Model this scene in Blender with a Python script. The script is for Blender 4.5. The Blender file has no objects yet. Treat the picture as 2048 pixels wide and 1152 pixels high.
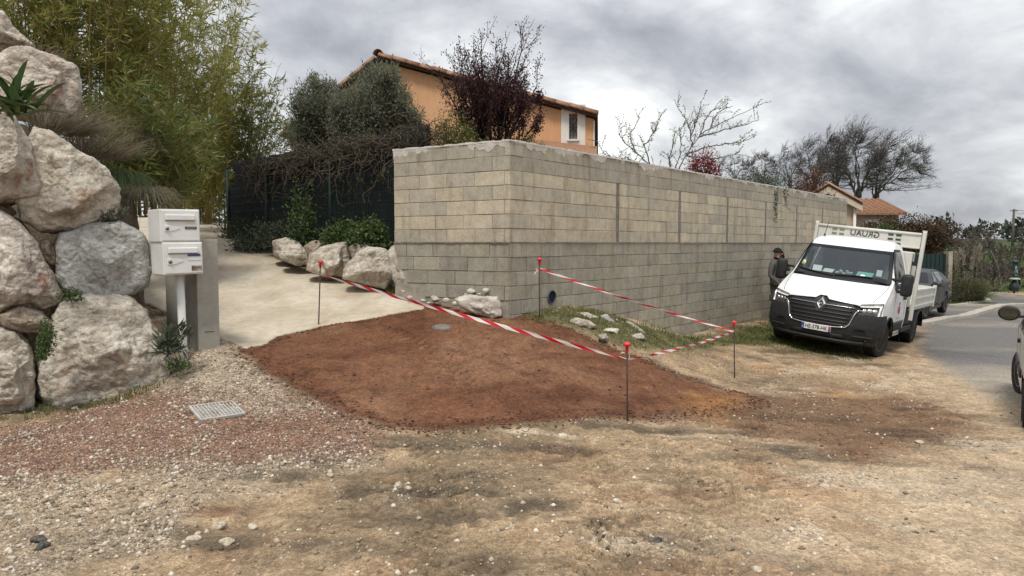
import bpy, bmesh, math, random
import numpy as np
from mathutils import Vector, Matrix, Euler
from mathutils.geometry import delaunay_2d_cdt
random.seed(7); RNG = np.random.default_rng(11)
scene = bpy.context.scene
COL = scene.collection
# ------------------------------------------------------------------ camera
F_PX = 1450.0; EYE = 1.70; PITCH = math.atan(89.0/F_PX)
cam_d = bpy.data.cameras.new('camera'); cam = bpy.data.objects.new('camera', cam_d); COL.objects.link(cam)
cam.location = (0, 0, EYE); cam.rotation_euler = (math.pi/2-PITCH, 0, 0)
cam_d.sensor_width = 36.0; cam_d.lens = 36.0*F_PX/2048.0; cam_d.clip_start = 0.05; cam_d.clip_end = 5000
scene.camera = cam
scene.render.resolution_x = 1024; scene.render.resolution_y = 576
# ------------------------------------------------------------------ exposure
scene.view_settings.view_transform = 'Standard'; scene.view_settings.look = 'None'
scene.view_settings.gamma = 1.0; scene.view_settings.use_curve_mapping = False
scene.view_settings.exposure = 0.90
# ------------------------------------------------------------------ world: cloudy sky
SUN_EL = math.radians(62); SUN_AZ = math.radians(-14)      # azimuth measured from +Y towards +X
world = bpy.data.worlds.new('World'); scene.world = world; world.use_nodes = True
nt = world.node_tree; N = nt.nodes; L = nt.links; N.clear()
def wn(t, **kw):
    n = N.new(t)
    for k, v in kw.items(): setattr(n, k, v)
    return n
out = wn('ShaderNodeOutputWorld'); bg = wn('ShaderNodeBackground'); L.new(bg.outputs[0], out.inputs[0])
sky = wn('ShaderNodeTexSky'); sky.sky_type = 'NISHITA'; sky.sun_disc = False
sky.sun_elevation = SUN_EL; sky.sun_rotation = SUN_AZ; sky.dust_density = 2.0
skym = wn('ShaderNodeMix', data_type='RGBA', blend_type='MULTIPLY'); skym.inputs[0].default_value = 1.0
L.new(sky.outputs[0], skym.inputs[6]); skym.inputs[7].default_value = (0.09, 0.09, 0.09, 1)
tc = wn('ShaderNodeTexCoord'); sep = wn('ShaderNodeSeparateXYZ'); L.new(tc.outputs['Generated'], sep.inputs[0])
def wmath(op, a, b=None, clamp=False):
    m = wn('ShaderNodeMath', operation=op); m.use_clamp = clamp
    for i, v in enumerate((a, b)):
        if v is None: continue
        if isinstance(v, (int, float)): m.inputs[i].default_value = v
        else: L.new(v, m.inputs[i])
    return m.outputs[0]
zc = wmath('MAXIMUM', sep.outputs[2], 0.0); den = wmath('ADD', zc, 0.42)
cx = wmath('DIVIDE', sep.outputs[0], den); cy = wmath('DIVIDE', sep.outputs[1], den)
comb = wn('ShaderNodeCombineXYZ'); L.new(cx, comb.inputs[0]); L.new(cy, comb.inputs[1]); comb.inputs[2].default_value = 3.3
def wnoise(scale, detail, rough, dist=0.0, off=(0, 0, 0)):
    mp = wn('ShaderNodeMapping'); mp.inputs['Location'].default_value = off
    L.new(comb.outputs[0], mp.inputs[0])
    n = wn('ShaderNodeTexNoise'); n.inputs['Scale'].default_value = scale; n.inputs['Detail'].default_value = detail
    n.inputs['Roughness'].default_value = rough; n.inputs['Distortion'].default_value = dist
    L.new(mp.outputs[0], n.inputs['Vector']); return n.outputs[0]
SKY_OFF = (0.9, 9.5, 0.6); SKY_SC = 1.5
n1 = wnoise(SKY_SC, 12, 0.52, 0.25, SKY_OFF); n2 = wnoise(4.6, 10, 0.6, 0.5, (5.2, 1.3, 0.4))
mixn = wmath('ADD', wmath('MULTIPLY', n1, 1.06), wmath('MULTIPLY', n2, 0.28)); mixn = wmath('ADD', mixn, -0.175)
ramp = wn('ShaderNodeValToRGB'); L.new(mixn, ramp.inputs[0]); cr = ramp.color_ramp
cr.elements[0].position = 0.36; cr.elements[0].color = (0.27, 0.28, 0.305, 1)
cr.elements[1].position = 0.68; cr.elements[1].color = (0.95, 0.95, 0.92, 1)
e = cr.elements.new(0.455); e.color = (0.385, 0.395, 0.425, 1)
e = cr.elements.new(0.53); e.color = (0.52, 0.535, 0.555, 1)
e = cr.elements.new(0.60); e.color = (0.68, 0.695, 0.70, 1)
# an overcast sky is brighter overhead than near the horizon
grad = wmath('ADD', 0.92, wmath('MULTIPLY', zc, 0.95))
cl = wn('ShaderNodeMix', data_type='RGBA', blend_type='MULTIPLY'); cl.inputs[0].default_value = 1.0
L.new(ramp.outputs[0], cl.inputs[6]); L.new(grad, cl.inputs[7])
mx = wn('ShaderNodeMix', data_type='RGBA'); mx.inputs[0].default_value = 0.93
L.new(skym.outputs[2], mx.inputs[6]); L.new(cl.outputs[2], mx.inputs[7])
L.new(mx.outputs[2], bg.inputs[0]); bg.inputs[1].default_value = 0.68
# ------------------------------------------------------------------ sun behind cloud
sun_d = bpy.data.lights.new('sun', 'SUN'); sun = bpy.data.objects.new('sun', sun_d); COL.objects.link(sun)
sun_d.energy = 1.5; sun_d.angle = math.radians(13); sun_d.color = (1.0, 0.95, 0.87)
sdir = Vector((math.sin(SUN_AZ)*math.cos(SUN_EL), math.cos(SUN_AZ)*math.cos(SUN_EL)*-1.0, math.sin(SUN_EL)))
sun.rotation_euler = sdir.to_track_quat('Z', 'Y').to_euler(); sun.location = (0, 0, 30)
sky.sun_rotation = math.atan2(sdir.x, sdir.y)

# ------------------------------------------------------------------ helpers
def tag(o, label=None, cat=None, group=None, kind=None):
    if label: o['label'] = label
    if cat: o['category'] = cat
    if group: o['group'] = group
    if kind: o['kind'] = kind
    return o
def empty(name, loc=(0, 0, 0), rot=(0, 0, 0)):
    o = bpy.data.objects.new(name, None); COL.objects.link(o); o.location = loc; o.rotation_euler = rot
    o.empty_display_size = 0.2; return o
def link(name, me, parent=None, world=True):
    o = bpy.data.objects.new(name, me); COL.objects.link(o)
    if parent is not None: put(o, parent, world)
    return o
_WB = set()
def put(o, parent, world=True):
    """world=True: the child's mesh is in world coordinates (world-built parents sit at the identity)"""
    o.parent = parent
    if world:
        if parent.name not in _WB: o.matrix_parent_inverse = Matrix.Translation(parent.location).inverted()
        _WB.add(o.name)
    return o
def mesh_np(name, V, Fc, mats=(), smooth=False, mi=None):
    V = np.asarray(V, dtype=np.float32).reshape(-1, 3); Fc = np.asarray(Fc, dtype=np.int32)
    me = bpy.data.meshes.new(name); n, k = Fc.shape
    me.vertices.add(len(V)); me.vertices.foreach_set('co', V.ravel())
    me.loops.add(n*k); me.loops.foreach_set('vertex_index', Fc.ravel())
    me.polygons.add(n); me.polygons.foreach_set('loop_start', np.arange(0, n*k, k, dtype=np.int32))
    me.polygons.foreach_set('loop_total', np.full(n, k, dtype=np.int32))
    if smooth: me.polygons.foreach_set('use_smooth', np.ones(n, dtype=bool))
    if mi is not None: me.polygons.foreach_set('material_index', np.asarray(mi, dtype=np.int32))
    for m in (mats if isinstance(mats, (list, tuple)) else [mats]): me.materials.append(m)
    me.update(calc_edges=True); return me
def mesh_py(name, V, Fc, mats=(), smooth=False, mi=None):
    me = bpy.data.meshes.new(name); me.from_pydata([tuple(v) for v in V], [], [tuple(f) for f in Fc])
    for m in (mats if isinstance(mats, (list, tuple)) else [mats]): me.materials.append(m)
    if smooth:
        for p in me.polygons: p.use_smooth = True
    if mi is not None:
        for p, i in zip(me.polygons, mi): p.material_index = i
    me.update(); return me
class MB:
    """collects simple shapes into one mesh"""
    def __init__(s): s.V = []; s.F = []; s.M = []
    def add(s, V, Fc, m=0):
        o = len(s.V); s.V += [tuple(v) for v in V]; s.F += [tuple(i+o for i in f) for f in Fc]; s.M += [m]*len(Fc); return s
    def box(s, a, b, m=0, M=None):
        x0, y0, z0 = a; x1, y1, z1 = b
        V = [(x0,y0,z0),(x1,y0,z0),(x1,y1,z0),(x0,y1,z0),(x0,y0,z1),(x1,y0,z1),(x1,y1,z1),(x0,y1,z1)]
        if M is not None: V = [M @ Vector(v) for v in V]
        return s.add(V, [(0,3,2,1),(4,5,6,7),(0,1,5,4),(1,2,6,5),(2,3,7,6),(3,0,4,7)], m)
    def tube(s, pts, rad, sides=8, m=0, cap=True):
        pts = [Vector(p) for p in pts]; n = len(pts)
        if not isinstance(rad, (list, tuple)): rad = [rad]*n
        V = []; up = None
        for i, p in enumerate(pts):
            t = (pts[min(i+1, n-1)]-pts[max(i-1, 0)]).normalized()
            if up is None:
                up = Vector((0, 0, 1)) if abs(t.z) < .9 else Vector((1, 0, 0))
            a = t.cross(up).normalized(); up = a.cross(t).normalized()
            for k in range(sides):
                th = 2*math.pi*k/sides; V.append(p+(a*math.cos(th)+up*math.sin(th))*rad[i])
        Fc = []
        for i in range(n-1):
            for k in range(sides):
                k2 = (k+1) % sides; Fc.append((i*sides+k, i*sides+k2, (i+1)*sides+k2, (i+1)*sides+k))
        if cap: Fc.append(tuple(range(sides-1, -1, -1))); Fc.append(tuple(range((n-1)*sides, n*sides)))
        return s.add(V, Fc, m)
    def lathe(s, prof, center=(0, 0, 0), sides=16, m=0, axis='z'):
        V = []; n = len(prof)
        for (r, h) in prof:
            for k in range(sides):
                th = 2*math.pi*k/sides
                v = (r*math.cos(th), r*math.sin(th), h)
                if axis == 'x': v = (h, r*math.cos(th), r*math.sin(th))
                if axis == 'y': v = (r*math.cos(th), h, r*math.sin(th))
                V.append((v[0]+center[0], v[1]+center[1], v[2]+center[2]))
        Fc = []
        for i in range(n-1):
            for k in range(sides):
                k2 = (k+1) % sides; Fc.append((i*sides+k, i*sides+k2, (i+1)*sides+k2, (i+1)*sides+k))
        Fc.append(tuple(range(sides-1, -1, -1))); Fc.append(tuple(range((n-1)*sides, n*sides)))
        return s.add(V, Fc, m)
    def build(s, name, mats, parent=None, world=True, smooth=False, bevel=0):
        me = mesh_py(name, s.V, s.F, mats, smooth, s.M)
        o = link(name, me, parent, world)
        if bevel:
            b = o.modifiers.new('bevel', 'BEVEL'); b.width = bevel; b.segments = 2; b.limit_method = 'ANGLE'
        return o
def pix(px, py, Y):
    a = (px-1024.0)/F_PX; b = (576.0-py)/F_PX; c, s = math.cos(PITCH), math.sin(PITCH)
    d = Vector((a, c+b*s, -s+b*c)); d *= Y/d.y
    return Vector((0, 0, EYE))+d
# ---- numpy gradient noise
_perm = np.random.default_rng(3).permutation(256); _perm = np.concatenate([_perm, _perm, _perm])
_g = np.random.default_rng(4).normal(size=(256, 3)); _g /= np.linalg.norm(_g, axis=1)[:, None]
def perlin(P):
    P = np.asarray(P, dtype=np.float64); I = np.floor(P).astype(np.int64); f = P-I; I &= 255
    u = f*f*f*(f*(f*6-15)+10); r = 0
    for dx in (0, 1):
        for dy in (0, 1):
            for dz in (0, 1):
                h = _perm[_perm[_perm[(I[:, 0]+dx) & 255]+((I[:, 1]+dy) & 255)]+((I[:, 2]+dz) & 255)]
                d = (_g[h]*(f-np.array([dx, dy, dz]))).sum(1)
                w = (u[:, 0] if dx else 1-u[:, 0])*(u[:, 1] if dy else 1-u[:, 1])*(u[:, 2] if dz else 1-u[:, 2])
                r = r+w*d
    return r*1.5
def fbm(P, oct=4, lac=2.1, gain=0.5, ridged=False):
    P = np.asarray(P, dtype=np.float64); a = 1.0; r = 0; t = 0
    for i in range(oct):
        n = perlin(P+i*17.3)
        if ridged: n = 1-2*np.abs(n)
        r = r+a*n; t += a; a *= gain; P = P*lac
    return r/t
def smooth(a, b, x):
    t = np.clip((x-a)/(b-a), 0, 1); return t*t*(3-2*t)
# ------------------------------------------------------------------ materials
class NT:
    def __init__(s, name):
        s.m = bpy.data.materials.new(name); s.m.use_nodes = True; s.t = s.m.node_tree; s.n = s.t.nodes; s.l = s.t.links
        s.p = s.n['Principled BSDF']; s.o = s.n['Material Output']
    def N(s, t, ins=None, **kw):
        n = s.n.new(t)
        for k, v in kw.items(): setattr(n, k, v)
        for k, v in (ins or {}).items():
            if hasattr(v, 'is_linked') or isinstance(v, bpy.types.NodeSocket): s.l.new(v, n.inputs[k])
            else: n.inputs[k].default_value = v
        return n
    def L(s, a, b): s.l.new(a, b)
    def coord(s, which='Object', scale=(1, 1, 1)):
        if which == 'World': c = s.N('ShaderNodeNewGeometry').outputs['Position']
        else: c = s.N('ShaderNodeTexCoord').outputs[which]
        return s.N('ShaderNodeMapping', {'Vector': c, 'Scale': scale}).outputs[0]
    def noise(s, vec, scale, detail=5, rough=.55, dist=0):
        return s.N('ShaderNodeTexNoise', {'Vector': vec, 'Scale': scale, 'Detail': detail, 'Roughness': rough, 'Distortion': dist}).outputs[0]
    def ramp(s, fac, stops):
        r = s.N('ShaderNodeValToRGB', {'Fac': fac}); c = r.color_ramp
        while len(c.elements) < len(stops): c.elements.new(.5)
        for e, (p, col) in zip(c.elements, stops):
            e.position = p; e.color = (*col, 1) if len(col) == 3 else col
        return r.outputs[0]
    def mix(s, fac, a, b, bt='MIX'):
        n = s.N('ShaderNodeMix', data_type='RGBA', blend_type=bt)
        for i, v in ((0, fac), (6, a), (7, b)):
            if isinstance(v, bpy.types.NodeSocket): s.l.new(v, n.inputs[i])
            elif i == 0: n.inputs[0].default_value = v
            else: n.inputs[i].default_value = (*v, 1) if len(v) == 3 else v
        return n.outputs[2]
    def math(s, op, a, b=0.0, clamp=False):
        n = s.N('ShaderNodeMath', operation=op); n.use_clamp = clamp
        for i, v in enumerate((a, b)):
            if isinstance(v, bpy.types.NodeSocket): s.l.new(v, n.inputs[i])
            else: n.inputs[i].default_value = v
        return n.outputs[0]
    def bump(s, h, strength=.5, dist=.01):
        b = s.N('ShaderNodeBump', {'Height': h, 'Strength': strength, 'Distance': dist}); s.L(b.outputs[0], s.p.inputs['Normal'])
    def done(s, col=None, rough=.8, spec=None, metal=None):
        for k, v in (('Base Color', col), ('Roughness', rough), ('Specular IOR Level', spec), ('Metallic', metal)):
            if v is None: continue
            if isinstance(v, bpy.types.NodeSocket): s.l.new(v, s.p.inputs[k])
            elif k == 'Base Color': s.p.inputs[k].default_value = (*v, 1)
            else: s.p.inputs[k].default_value = v
        return s.m
def mat_noise(name, c1, c2, scale=6, rough=.8, bump=0, bscale=40, bdist=.01, coord='Object', sc=(1, 1, 1), spec=.3, metal=None, detail=6):
    t = NT(name); v = t.coord(coord, sc); n = t.noise(v, scale, detail)
    col = t.ramp(n, [(.3, c1), (.7, c2)])
    if bump: t.bump(t.noise(v, bscale, 6, .6), bump, bdist)
    return t.done(col, rough, spec, metal)
def mat_leaf(name, stops, rough=.55, trans=.25):
    """leaf colour varies from leaf to leaf"""
    t = NT(name); g = t.N('ShaderNodeNewGeometry'); col = t.ramp(g.outputs['Random Per Island'], stops)
    t.done(col, rough, .35)
    tr = t.N('ShaderNodeBsdfTranslucent', {'Color': col}); mxs = t.N('ShaderNodeMixShader', {0: trans, 1: t.p.outputs[0], 2: tr.outputs[0]})
    t.L(mxs.outputs[0], t.o.inputs[0]); return t.m
# ================================================================== TERRAIN
# control points: (x, y, height relative to the eye)
CP = np.array([
 (0,-25,-1.7),(-25,-15,-1.5),(25,-15,-2.0),(0,0,-1.68),(-3,3.2,-1.66),(0,3.4,-1.68),(3,3.4,-1.74),(-7,4.5,-1.66),(7,4,-1.86),
 (-4.9,6.8,-1.71),(-4.2,7.35,-1.62),(-2.73,6.7,-1.55),(-3.72,7.9,-1.38),(-3.40,8.3,-1.17),(-1.03,6.7,-1.72),(1.147,7.2,-1.79),
 (-3.17,8.6,-1.245),(-2.70,9.9,-1.12),(0,10.2,-1.08),(-.75,10.55,-1.0),(-1.82,11.2,-.88),(-1.1,8.7,-1.34),(.5,8.6,-1.47),(1.4,9.0,-1.66),
 (1.09,11.4,-1.02),(.6,10.6,-1.04),(2.18,12.8,-1.36),(3.6,14.5,-1.87),(6.5,18.1,-1.92),(10.9,23.7,-2.1),(2.38,11.3,-1.60),(1.75,11.2,-1.25),
 (3.28,10.7,-2.0),(2.4,8.0,-1.88),(2.0,5.6,-1.80),(4,6,-1.9),(5.46,14.75,-1.93),(6.92,13.6,-2.14),(8.89,16.1,-2.2),(7.45,17.25,-1.99),
 (5.1,8,-1.98),(6.9,9.9,-2.05),(5.4,7.6,-1.96),(8,9,-2.05),(11.4,18.9,-2.25),(14,21,-2.28),(12.1,21.1,-2.27),(13.9,23.2,-2.36),(22,32.9,-2.45),(27,33,-2.5),
 (-1.47,11,-.895),(-3,12,-.75),(-4,14,-.44),(-4.8,14.8,-.24),(-6,16,.04),(-7.1,18,.25),(-8.6,19.6,.45),(-11,23,.8),(-5.8,11.7,-.79),(-8,8,-1.2),(-9,12,-.6),
 (60,70,-1.2),(40,50,-1.9),(110,150,1.2),(0,60,-.4),(0,150,1.0),(-60,60,.8),(-110,150,2.5),(30,45,-2.2),(20,26,-2.35)], dtype=float)
CP[:, 2] += EYE
def _ker(d2): return np.sqrt(d2+.25)
_A = _ker(((CP[:, None, :2]-CP[None, :, :2])**2).sum(2)); _n = len(CP)
_M = np.zeros((_n+3, _n+3)); _M[:_n, :_n] = _A-np.eye(_n)*.02; _M[:_n, _n] = 1; _M[:_n, _n+1:] = CP[:, :2]; _M[_n:, :_n] = _M[:_n, _n:].T
_w = np.linalg.solve(_M, np.concatenate([CP[:, 2], [0, 0, 0]]))
def Hs(x, y):
    """smooth ground height"""
    x = np.atleast_1d(np.asarray(x, float)); y = np.atleast_1d(np.asarray(y, float)); sh = x.shape; x = x.ravel(); y = y.ravel()
    rr = np.maximum(1, np.hypot(x, y)/170.0); xx = x/rr; yy = y/rr
    z = np.full(len(x), _w[_n])+_w[_n+1]*xx+_w[_n+2]*yy
    for i in range(_n): z += _w[i]*_ker((xx-CP[i, 0])**2+(yy-CP[i, 1])**2)
    return z.reshape(sh)
def H(x, y): return float(Hs(x, y)[0])
def gp(px, py):
    """point of the ground seen at a pixel of the photograph"""
    lo, hi = 1.5, 400.0; p = pix(px, py, 1.0); d = p-Vector((0, 0, EYE))
    ys = np.concatenate([np.arange(1.5, 40, .05), np.arange(40, 400, 1.0)])
    zz = EYE+d.z*ys; hh = Hs(d.x*ys, ys); k = np.argmax(zz < hh)
    if zz[k] >= hh[k]: k = len(ys)-1
    a, b = ys[max(k-1, 0)], ys[k]
    for _ in range(20):
        m = (a+b)/2
        if EYE+d.z*m < H(d.x*m, m): b = m
        else: a = m
    return (d.x*b, b)
def gpoly(pts): return np.array([gp(*p) for p in pts])
def sdist(X, Y, poly):
    """signed distance to a polygon, positive inside"""
    d = np.full(X.shape, 1e9); ins = np.zeros(X.shape, bool); n = len(poly)
    for i in range(n):
        ax, ay = poly[i]; bx, by = poly[(i+1) % n]; ex, ey = bx-ax, by-ay; L2 = ex*ex+ey*ey+1e-12
        t = np.clip(((X-ax)*ex+(Y-ay)*ey)/L2, 0, 1); d = np.minimum(d, (X-ax-t*ex)**2+(Y-ay-t*ey)**2)
        c = ((ay > Y) != (by > Y)) & (X < (bx-ax)*(Y-ay)/(by-ay+1e-12)+ax); ins ^= c
    return np.sqrt(d)*np.where(ins, 1, -1)
def axis(lo, hi, fine, far_lo, far_hi, g=1.07):
    a = list(np.arange(lo, hi, fine)); s = fine; v = a[-1]; up = []
    while v < far_hi: s *= g; v += s; up.append(v)
    s = fine; v = a[0]; dn = []
    while v > far_lo: s *= g; v -= s; dn.append(v)
    return np.array(dn[::-1]+a+up)
AX = axis(-5.6, 7.2, .027, -1500, 1500, 1.055); AY = axis(3.0, 11.8, .027, -60, 2500, 1.05)
GX, GY = np.meshgrid(AX, AY); X = GX.ravel(); Y = GY.ravel(); Z = Hs(X, Y)
near = ((np.abs(X) < 30) & (Y > -5) & (Y < 45))
P3 = np.stack([X, Y, np.zeros_like(X)], 1)
def nz(scale, oct=3, ridged=False, off=0.0, stretch=(1, 1)):
    r = np.zeros(len(X)); Q = P3[near]*np.array([scale*stretch[0], scale*stretch[1], 1]); Q[:, 2] += off+.5
    r[near] = fbm(Q, oct, ridged=ridged); return r
nA = nz(.55, 4, off=1); nB = nz(1.7, 4, off=2); nC = nz(5.5, 3, off=3); nD = nz(14, 2, off=5)
RED_PX = [(472,702),(560,668),(640,650),(740,632),(840,612),(900,600),(960,604),(1005,626),(1090,642),(1170,672),(1250,707),(1330,737),(1430,772),(1500,790),
          (1540,806),(1450,826),(1350,832),(1290,842),(1200,836),(1080,846),(960,856),(850,864),(760,852),(690,826),(600,786),(530,742)]
RED = gpoly(RED_PX)
STAIN = gpoly([(1380,780),(1500,785),(1640,790),(1800,790),(1880,812),(1965,868),(1900,885),(1800,900),(1745,935),(1680,928),(1640,895),(1500,870),(1400,850),(1300,845)])
GRED = gpoly([(-150,868),(60,850),(200,812),(350,775),(520,765),(600,790),(700,830),(770,865),(700,905),(500,925),(330,930),(180,945),(-150,985)])
GWH1 = gpoly([(325,780),(345,745),(360,690),(470,690),(505,735),(590,795),(640,815),(520,830),(470,800),(400,800)])
GWH2 = gpoly([(-150,985),(180,950),(330,935),(480,930),(620,930),(560,1000),(420,1010),(330,1090),(120,1200),(-150,1200)])
OCH = gpoly([(1350,800),(1400,785),(1470,790),(1480,812),(1440,845),(1390,835)])
PALE = gpoly([(1830,720),(2200,720),(2500,1300),(1650,1300),(1700,1080),(1640,990),(1800,940),(1980,870),(1880,805),(1780,770)])
ROADP = np.array([gp(1838, 700), gp(1856, 662), gp(1850, 648), gp(2005, 613), (26, 33.5), (40, 44), (60, 40), (40, 22), (22, 10), (9, 6), (7.2, 8.4), gp(1985, 800), gp(1930, 760)])
ROAD2 = np.array([gp(1842, 652), gp(2005, 614), (24.5, 30), (30, 36), gp(2045, 595), gp(1958, 588), gp(1978, 603), gp(1902, 613), (13.9, 27.5), (11.6, 24.2), (10.8, 21.0)])
sR = sdist(X, Y, RED)+nB*.09+nC*.13+nD*.08; _rt = smooth(1.0, 3.0, X); mR = np.clip((smooth(-.07, .09, sR)*(1-_rt)+smooth(-.35, .45, sR+nB*.3)*_rt), 0, 1); redz = smooth(-.12, .16, sR)
mS = smooth(-.18, .35, sdist(X, Y, STAIN)+nB*.35+nC*.25)*(1-mR*.8)
mGR = smooth(-.25, .25, sdist(X, Y, GRED)+nB*.3+nC*.2+nD*.1)*(1-mR)
mGW = np.maximum(smooth(-.2, .2, sdist(X, Y, GWH1)+nC*.25+nD*.15), smooth(-.25, .35, sdist(X, Y, GWH2)+nB*.5+nC*.35)*.6)*(1-mR)
mO = smooth(-.2, .3, sdist(X, Y, OCH)+nB*.2+nC*.1)
mP = smooth(-.5, .7, sdist(X, Y, PALE)+nA*.5+nB*.5)
sRd = sdist(X, Y, ROADP); mRoad = np.maximum(smooth(-.25, .25, sRd+nB*.15+nC*.12), smooth(-.1, .1, sdist(X, Y, ROAD2)))
# ---- relief
rough = 1-.75*mRoad-.35*mP-.35*mR
nE = nz(26, 2, off=6)
relief = (nB*.040+nC*.026*(1+nA)+nD*.015+nE*.009)*np.clip(rough, .12, 1)
relief[~near] = 0
Zm = Z+relief+redz*.018
tread_shade = np.zeros(len(X))
def track(pts, width, pitch, depth):
    """tyre prints: chevron ridges pressed along a path"""
    global Zm
    p = np.array([gp(*q) for q in pts]); s0 = 0
    for a, b in zip(p[:-1], p[1:]):
        e = b-a; Ln = np.hypot(*e); e = e/Ln; n = np.array([-e[1], e[0]])
        t = (X-a[0])*e[0]+(Y-a[1])*e[1]; w = (X-a[0])*n[0]+(Y-a[1])*n[1]
        ok = (t > 0) & (t < Ln) & (np.abs(w) < width*.6)
        ph = (t[ok]+s0-np.abs(w[ok])*.75)/pitch
        prof = smooth(width*.55, width*.4, np.abs(w[ok]))*np.where((ph % 1) > .64, -1.55, .12)*depth
        br = np.clip(.8+nB[ok]*1.6+nC[ok]*.8, .05, 1); Zm[ok] += prof*br; tread_shade[ok] = np.maximum(tread_shade[ok], np.where((ph % 1) > .64, 1, 0)*smooth(width*.55, width*.4, np.abs(w[ok]))*br); s0 += Ln
track([(1180,1150),(1255,1060),(1230,960),(1150,900)], .44, .125, .036)
track([(1560,1040),(1500,960),(1480,890),(1540,850)], .42, .15, .026)
track([(880,1150),(905,1040),(850,930),(790,880)], .42, .125, .028)
track([(1400,1150),(1420,1030),(1400,940),(1330,880)], .42, .15, .030)
track([(980,820),(900,740),(780,660)], .36, .13, .016)
track([(620,770),(560,720)], .36, .13, .014)
# ---- colour of the soil, with painted shade in the tyre grooves
def C(*c): return np.array(c, float)
def over(base, col, m): return base*(1-m[:, None])+col*m[:, None]
col = np.tile(C(.325, .252, .170), (len(X), 1))
col = over(col, C(.225, .175, .122), smooth(-.05, .35, nA+.5*nB))
col = over(col, C(.36, .285, .20), smooth(.0, .4, -nA+.6*nC)*.75)
col = over(col, C(.32, .195, .10), smooth(.1, .45, nz(.8, 3, off=9))*.6)
col = over(col, C(.42, .35, .262), mP*.8)
col = over(col, C(.30, .25, .185), mP*smooth(.0, .35, nz(.7, 4, off=15, stretch=(.6, 1.5)))*.7)
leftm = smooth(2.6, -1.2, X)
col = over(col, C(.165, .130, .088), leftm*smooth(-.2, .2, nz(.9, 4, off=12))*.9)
col = over(col, C(.23, .155, .10), smooth(.05, .35, nz(2.2, 4, off=17))*.55*(1-mP*.7))
col = over(col, C(.115, .092, .066), smooth(.12, .4, nz(2.6, 4, off=19, stretch=(.6, 1.5)))*.65*(1-mP*.7))
col = over(col, C(.088, .075, .058), smooth(.05, .30, nz(1.0, 4, off=21, stretch=(.7, 1.5)))*.78*(1-mP*.8)*(1-mGR))       # damp dark patches
col = over(col, C(.40, .35, .28), smooth(.18, .42, nz(1.3, 4, off=31))*.7)                          # pale crushed stone
col = over(col, C(.215, .125, .090), mGR*.85)
col = over(col, C(.135, .085, .066), mGR*smooth(0, .4, nB)*.7)
col = over(col, C(.36, .32, .262), mGW*.8)
col = over(col, C(.150, .092, .058), mS*.88)
col = over(col, C(.075, .053, .039), mS*smooth(.15, .4, nz(1.6, 4, off=41, stretch=(.6, 1.6)))*.8)
def spot(px, py, rx, ry, c, amt):
    # irregular patch of different soil seen at a place in the photograph
    global col
    g = gp(px, py); q = ((X-g[0])/rx)**2+((Y-g[1])/ry)**2; col = over(col, C(*c), smooth(1.25, .25, np.sqrt(q)+nB*.55+nC*.55+nD*.3)*amt*near)
DK = (.070, .060, .047)
for (px, py, rx, ry, a) in ((850, 985, .42, .26, .85), (1050, 1010, .40, .22, .85), (715, 985, .22, .16, .7), (905, 1035, .35, .22, .6), (560, 950, .4, .12, .5), (1240, 855, .75, .13, .75), (960, 1125, .4, .15, .55), (1315, 1080, .14, .10, .7), (330, 1060, .35, .10, .45), (1450, 865, .4, .10, .6), (1270, 1120, .25, .12, .5), (640, 1090, .4, .16, .5), (60, 1070, .3, .1, .4)): spot(px, py, rx, ry, DK, a)
for (px, py, rx, ry, a) in ((1370, 985, .22, .16, .6), (430, 1022, .25, .1, .6), (1690, 905, .30, .22, .8), (1130, 900, .5, .2, .35), (1560, 780, .8, .10, .5), (1900, 830, .5, .14, .6)): spot(px, py, rx, ry, (.13, .078, .052), a)
for (px, py, rx, ry, a) in ((1045, 863, .28, .10, .9), (1120, 870, .16, .06, .7), (1240, 1015, .22, .13, .6), (1600, 1010, .5, .3, .35), (1500, 1080, .8, .4, .35), (1850, 960, 1.0, .5, .5), (1700, 745, .9, .3, .45)): spot(px, py, rx, ry, (.47, .405, .315), a)
redc = over(np.tile(C(.138, .067, .039), (len(X), 1)), C(.178, .099, .062), smooth(-.1, .35, nz(.7, 4, off=51, stretch=(1, .7))))
_a = math.radians(38); _u = X*math.cos(_a)+Y*math.sin(_a); _v = -X*math.sin(_a)+Y*math.cos(_a); _sn = np.zeros(len(X)); _sn[near] = fbm(np.stack([_u*.5, _v*3.2, 0*_u+7], 1)[near], 4)
redc = over(redc, C(.165, .097, .064), smooth(.1, .4, _sn)*.5)
redc = over(redc, C(.080, .036, .021), smooth(.1, .4, -_sn)*.6)
redc = over(redc, C(.096, .043, .025), smooth(.0, .4, nz(1.1, 4, off=61)))
redc = over(redc, C(.078, .032, .018), smooth(.28, .0, sR)*.8)
col = over(col, redc, mR)
col = over(col, C(.27, .145, .058), mO*.7)
var = 1+.34*nC+.30*nD+.26*nE; var[~near] = 1; col = col*np.clip(var, .45, 1.7)[:, None]
asp = over(np.tile(C(.145, .141, .136), (len(X), 1)), C(.32, .28, .225), np.clip(smooth(-.5, 2.6, -(Y-13.2)+nA*3.2)+smooth(.05, .4, nz(.6, 4, off=71, stretch=(.5, 1.4)))*.45, 0, 1))
asp = over(asp, C(.085, .083, .082), smooth(.1, .4, nz(.45, 4, off=81))*.6)
col = col*np.where(mRoad[:, None] > .5, 1, np.array([1.06, 1.0, .93]))
col = col*(1-.28*tread_shade)[:, None]      # groove shade painted into the soil colour along the tread prints
col = over(col, asp, mRoad)
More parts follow.
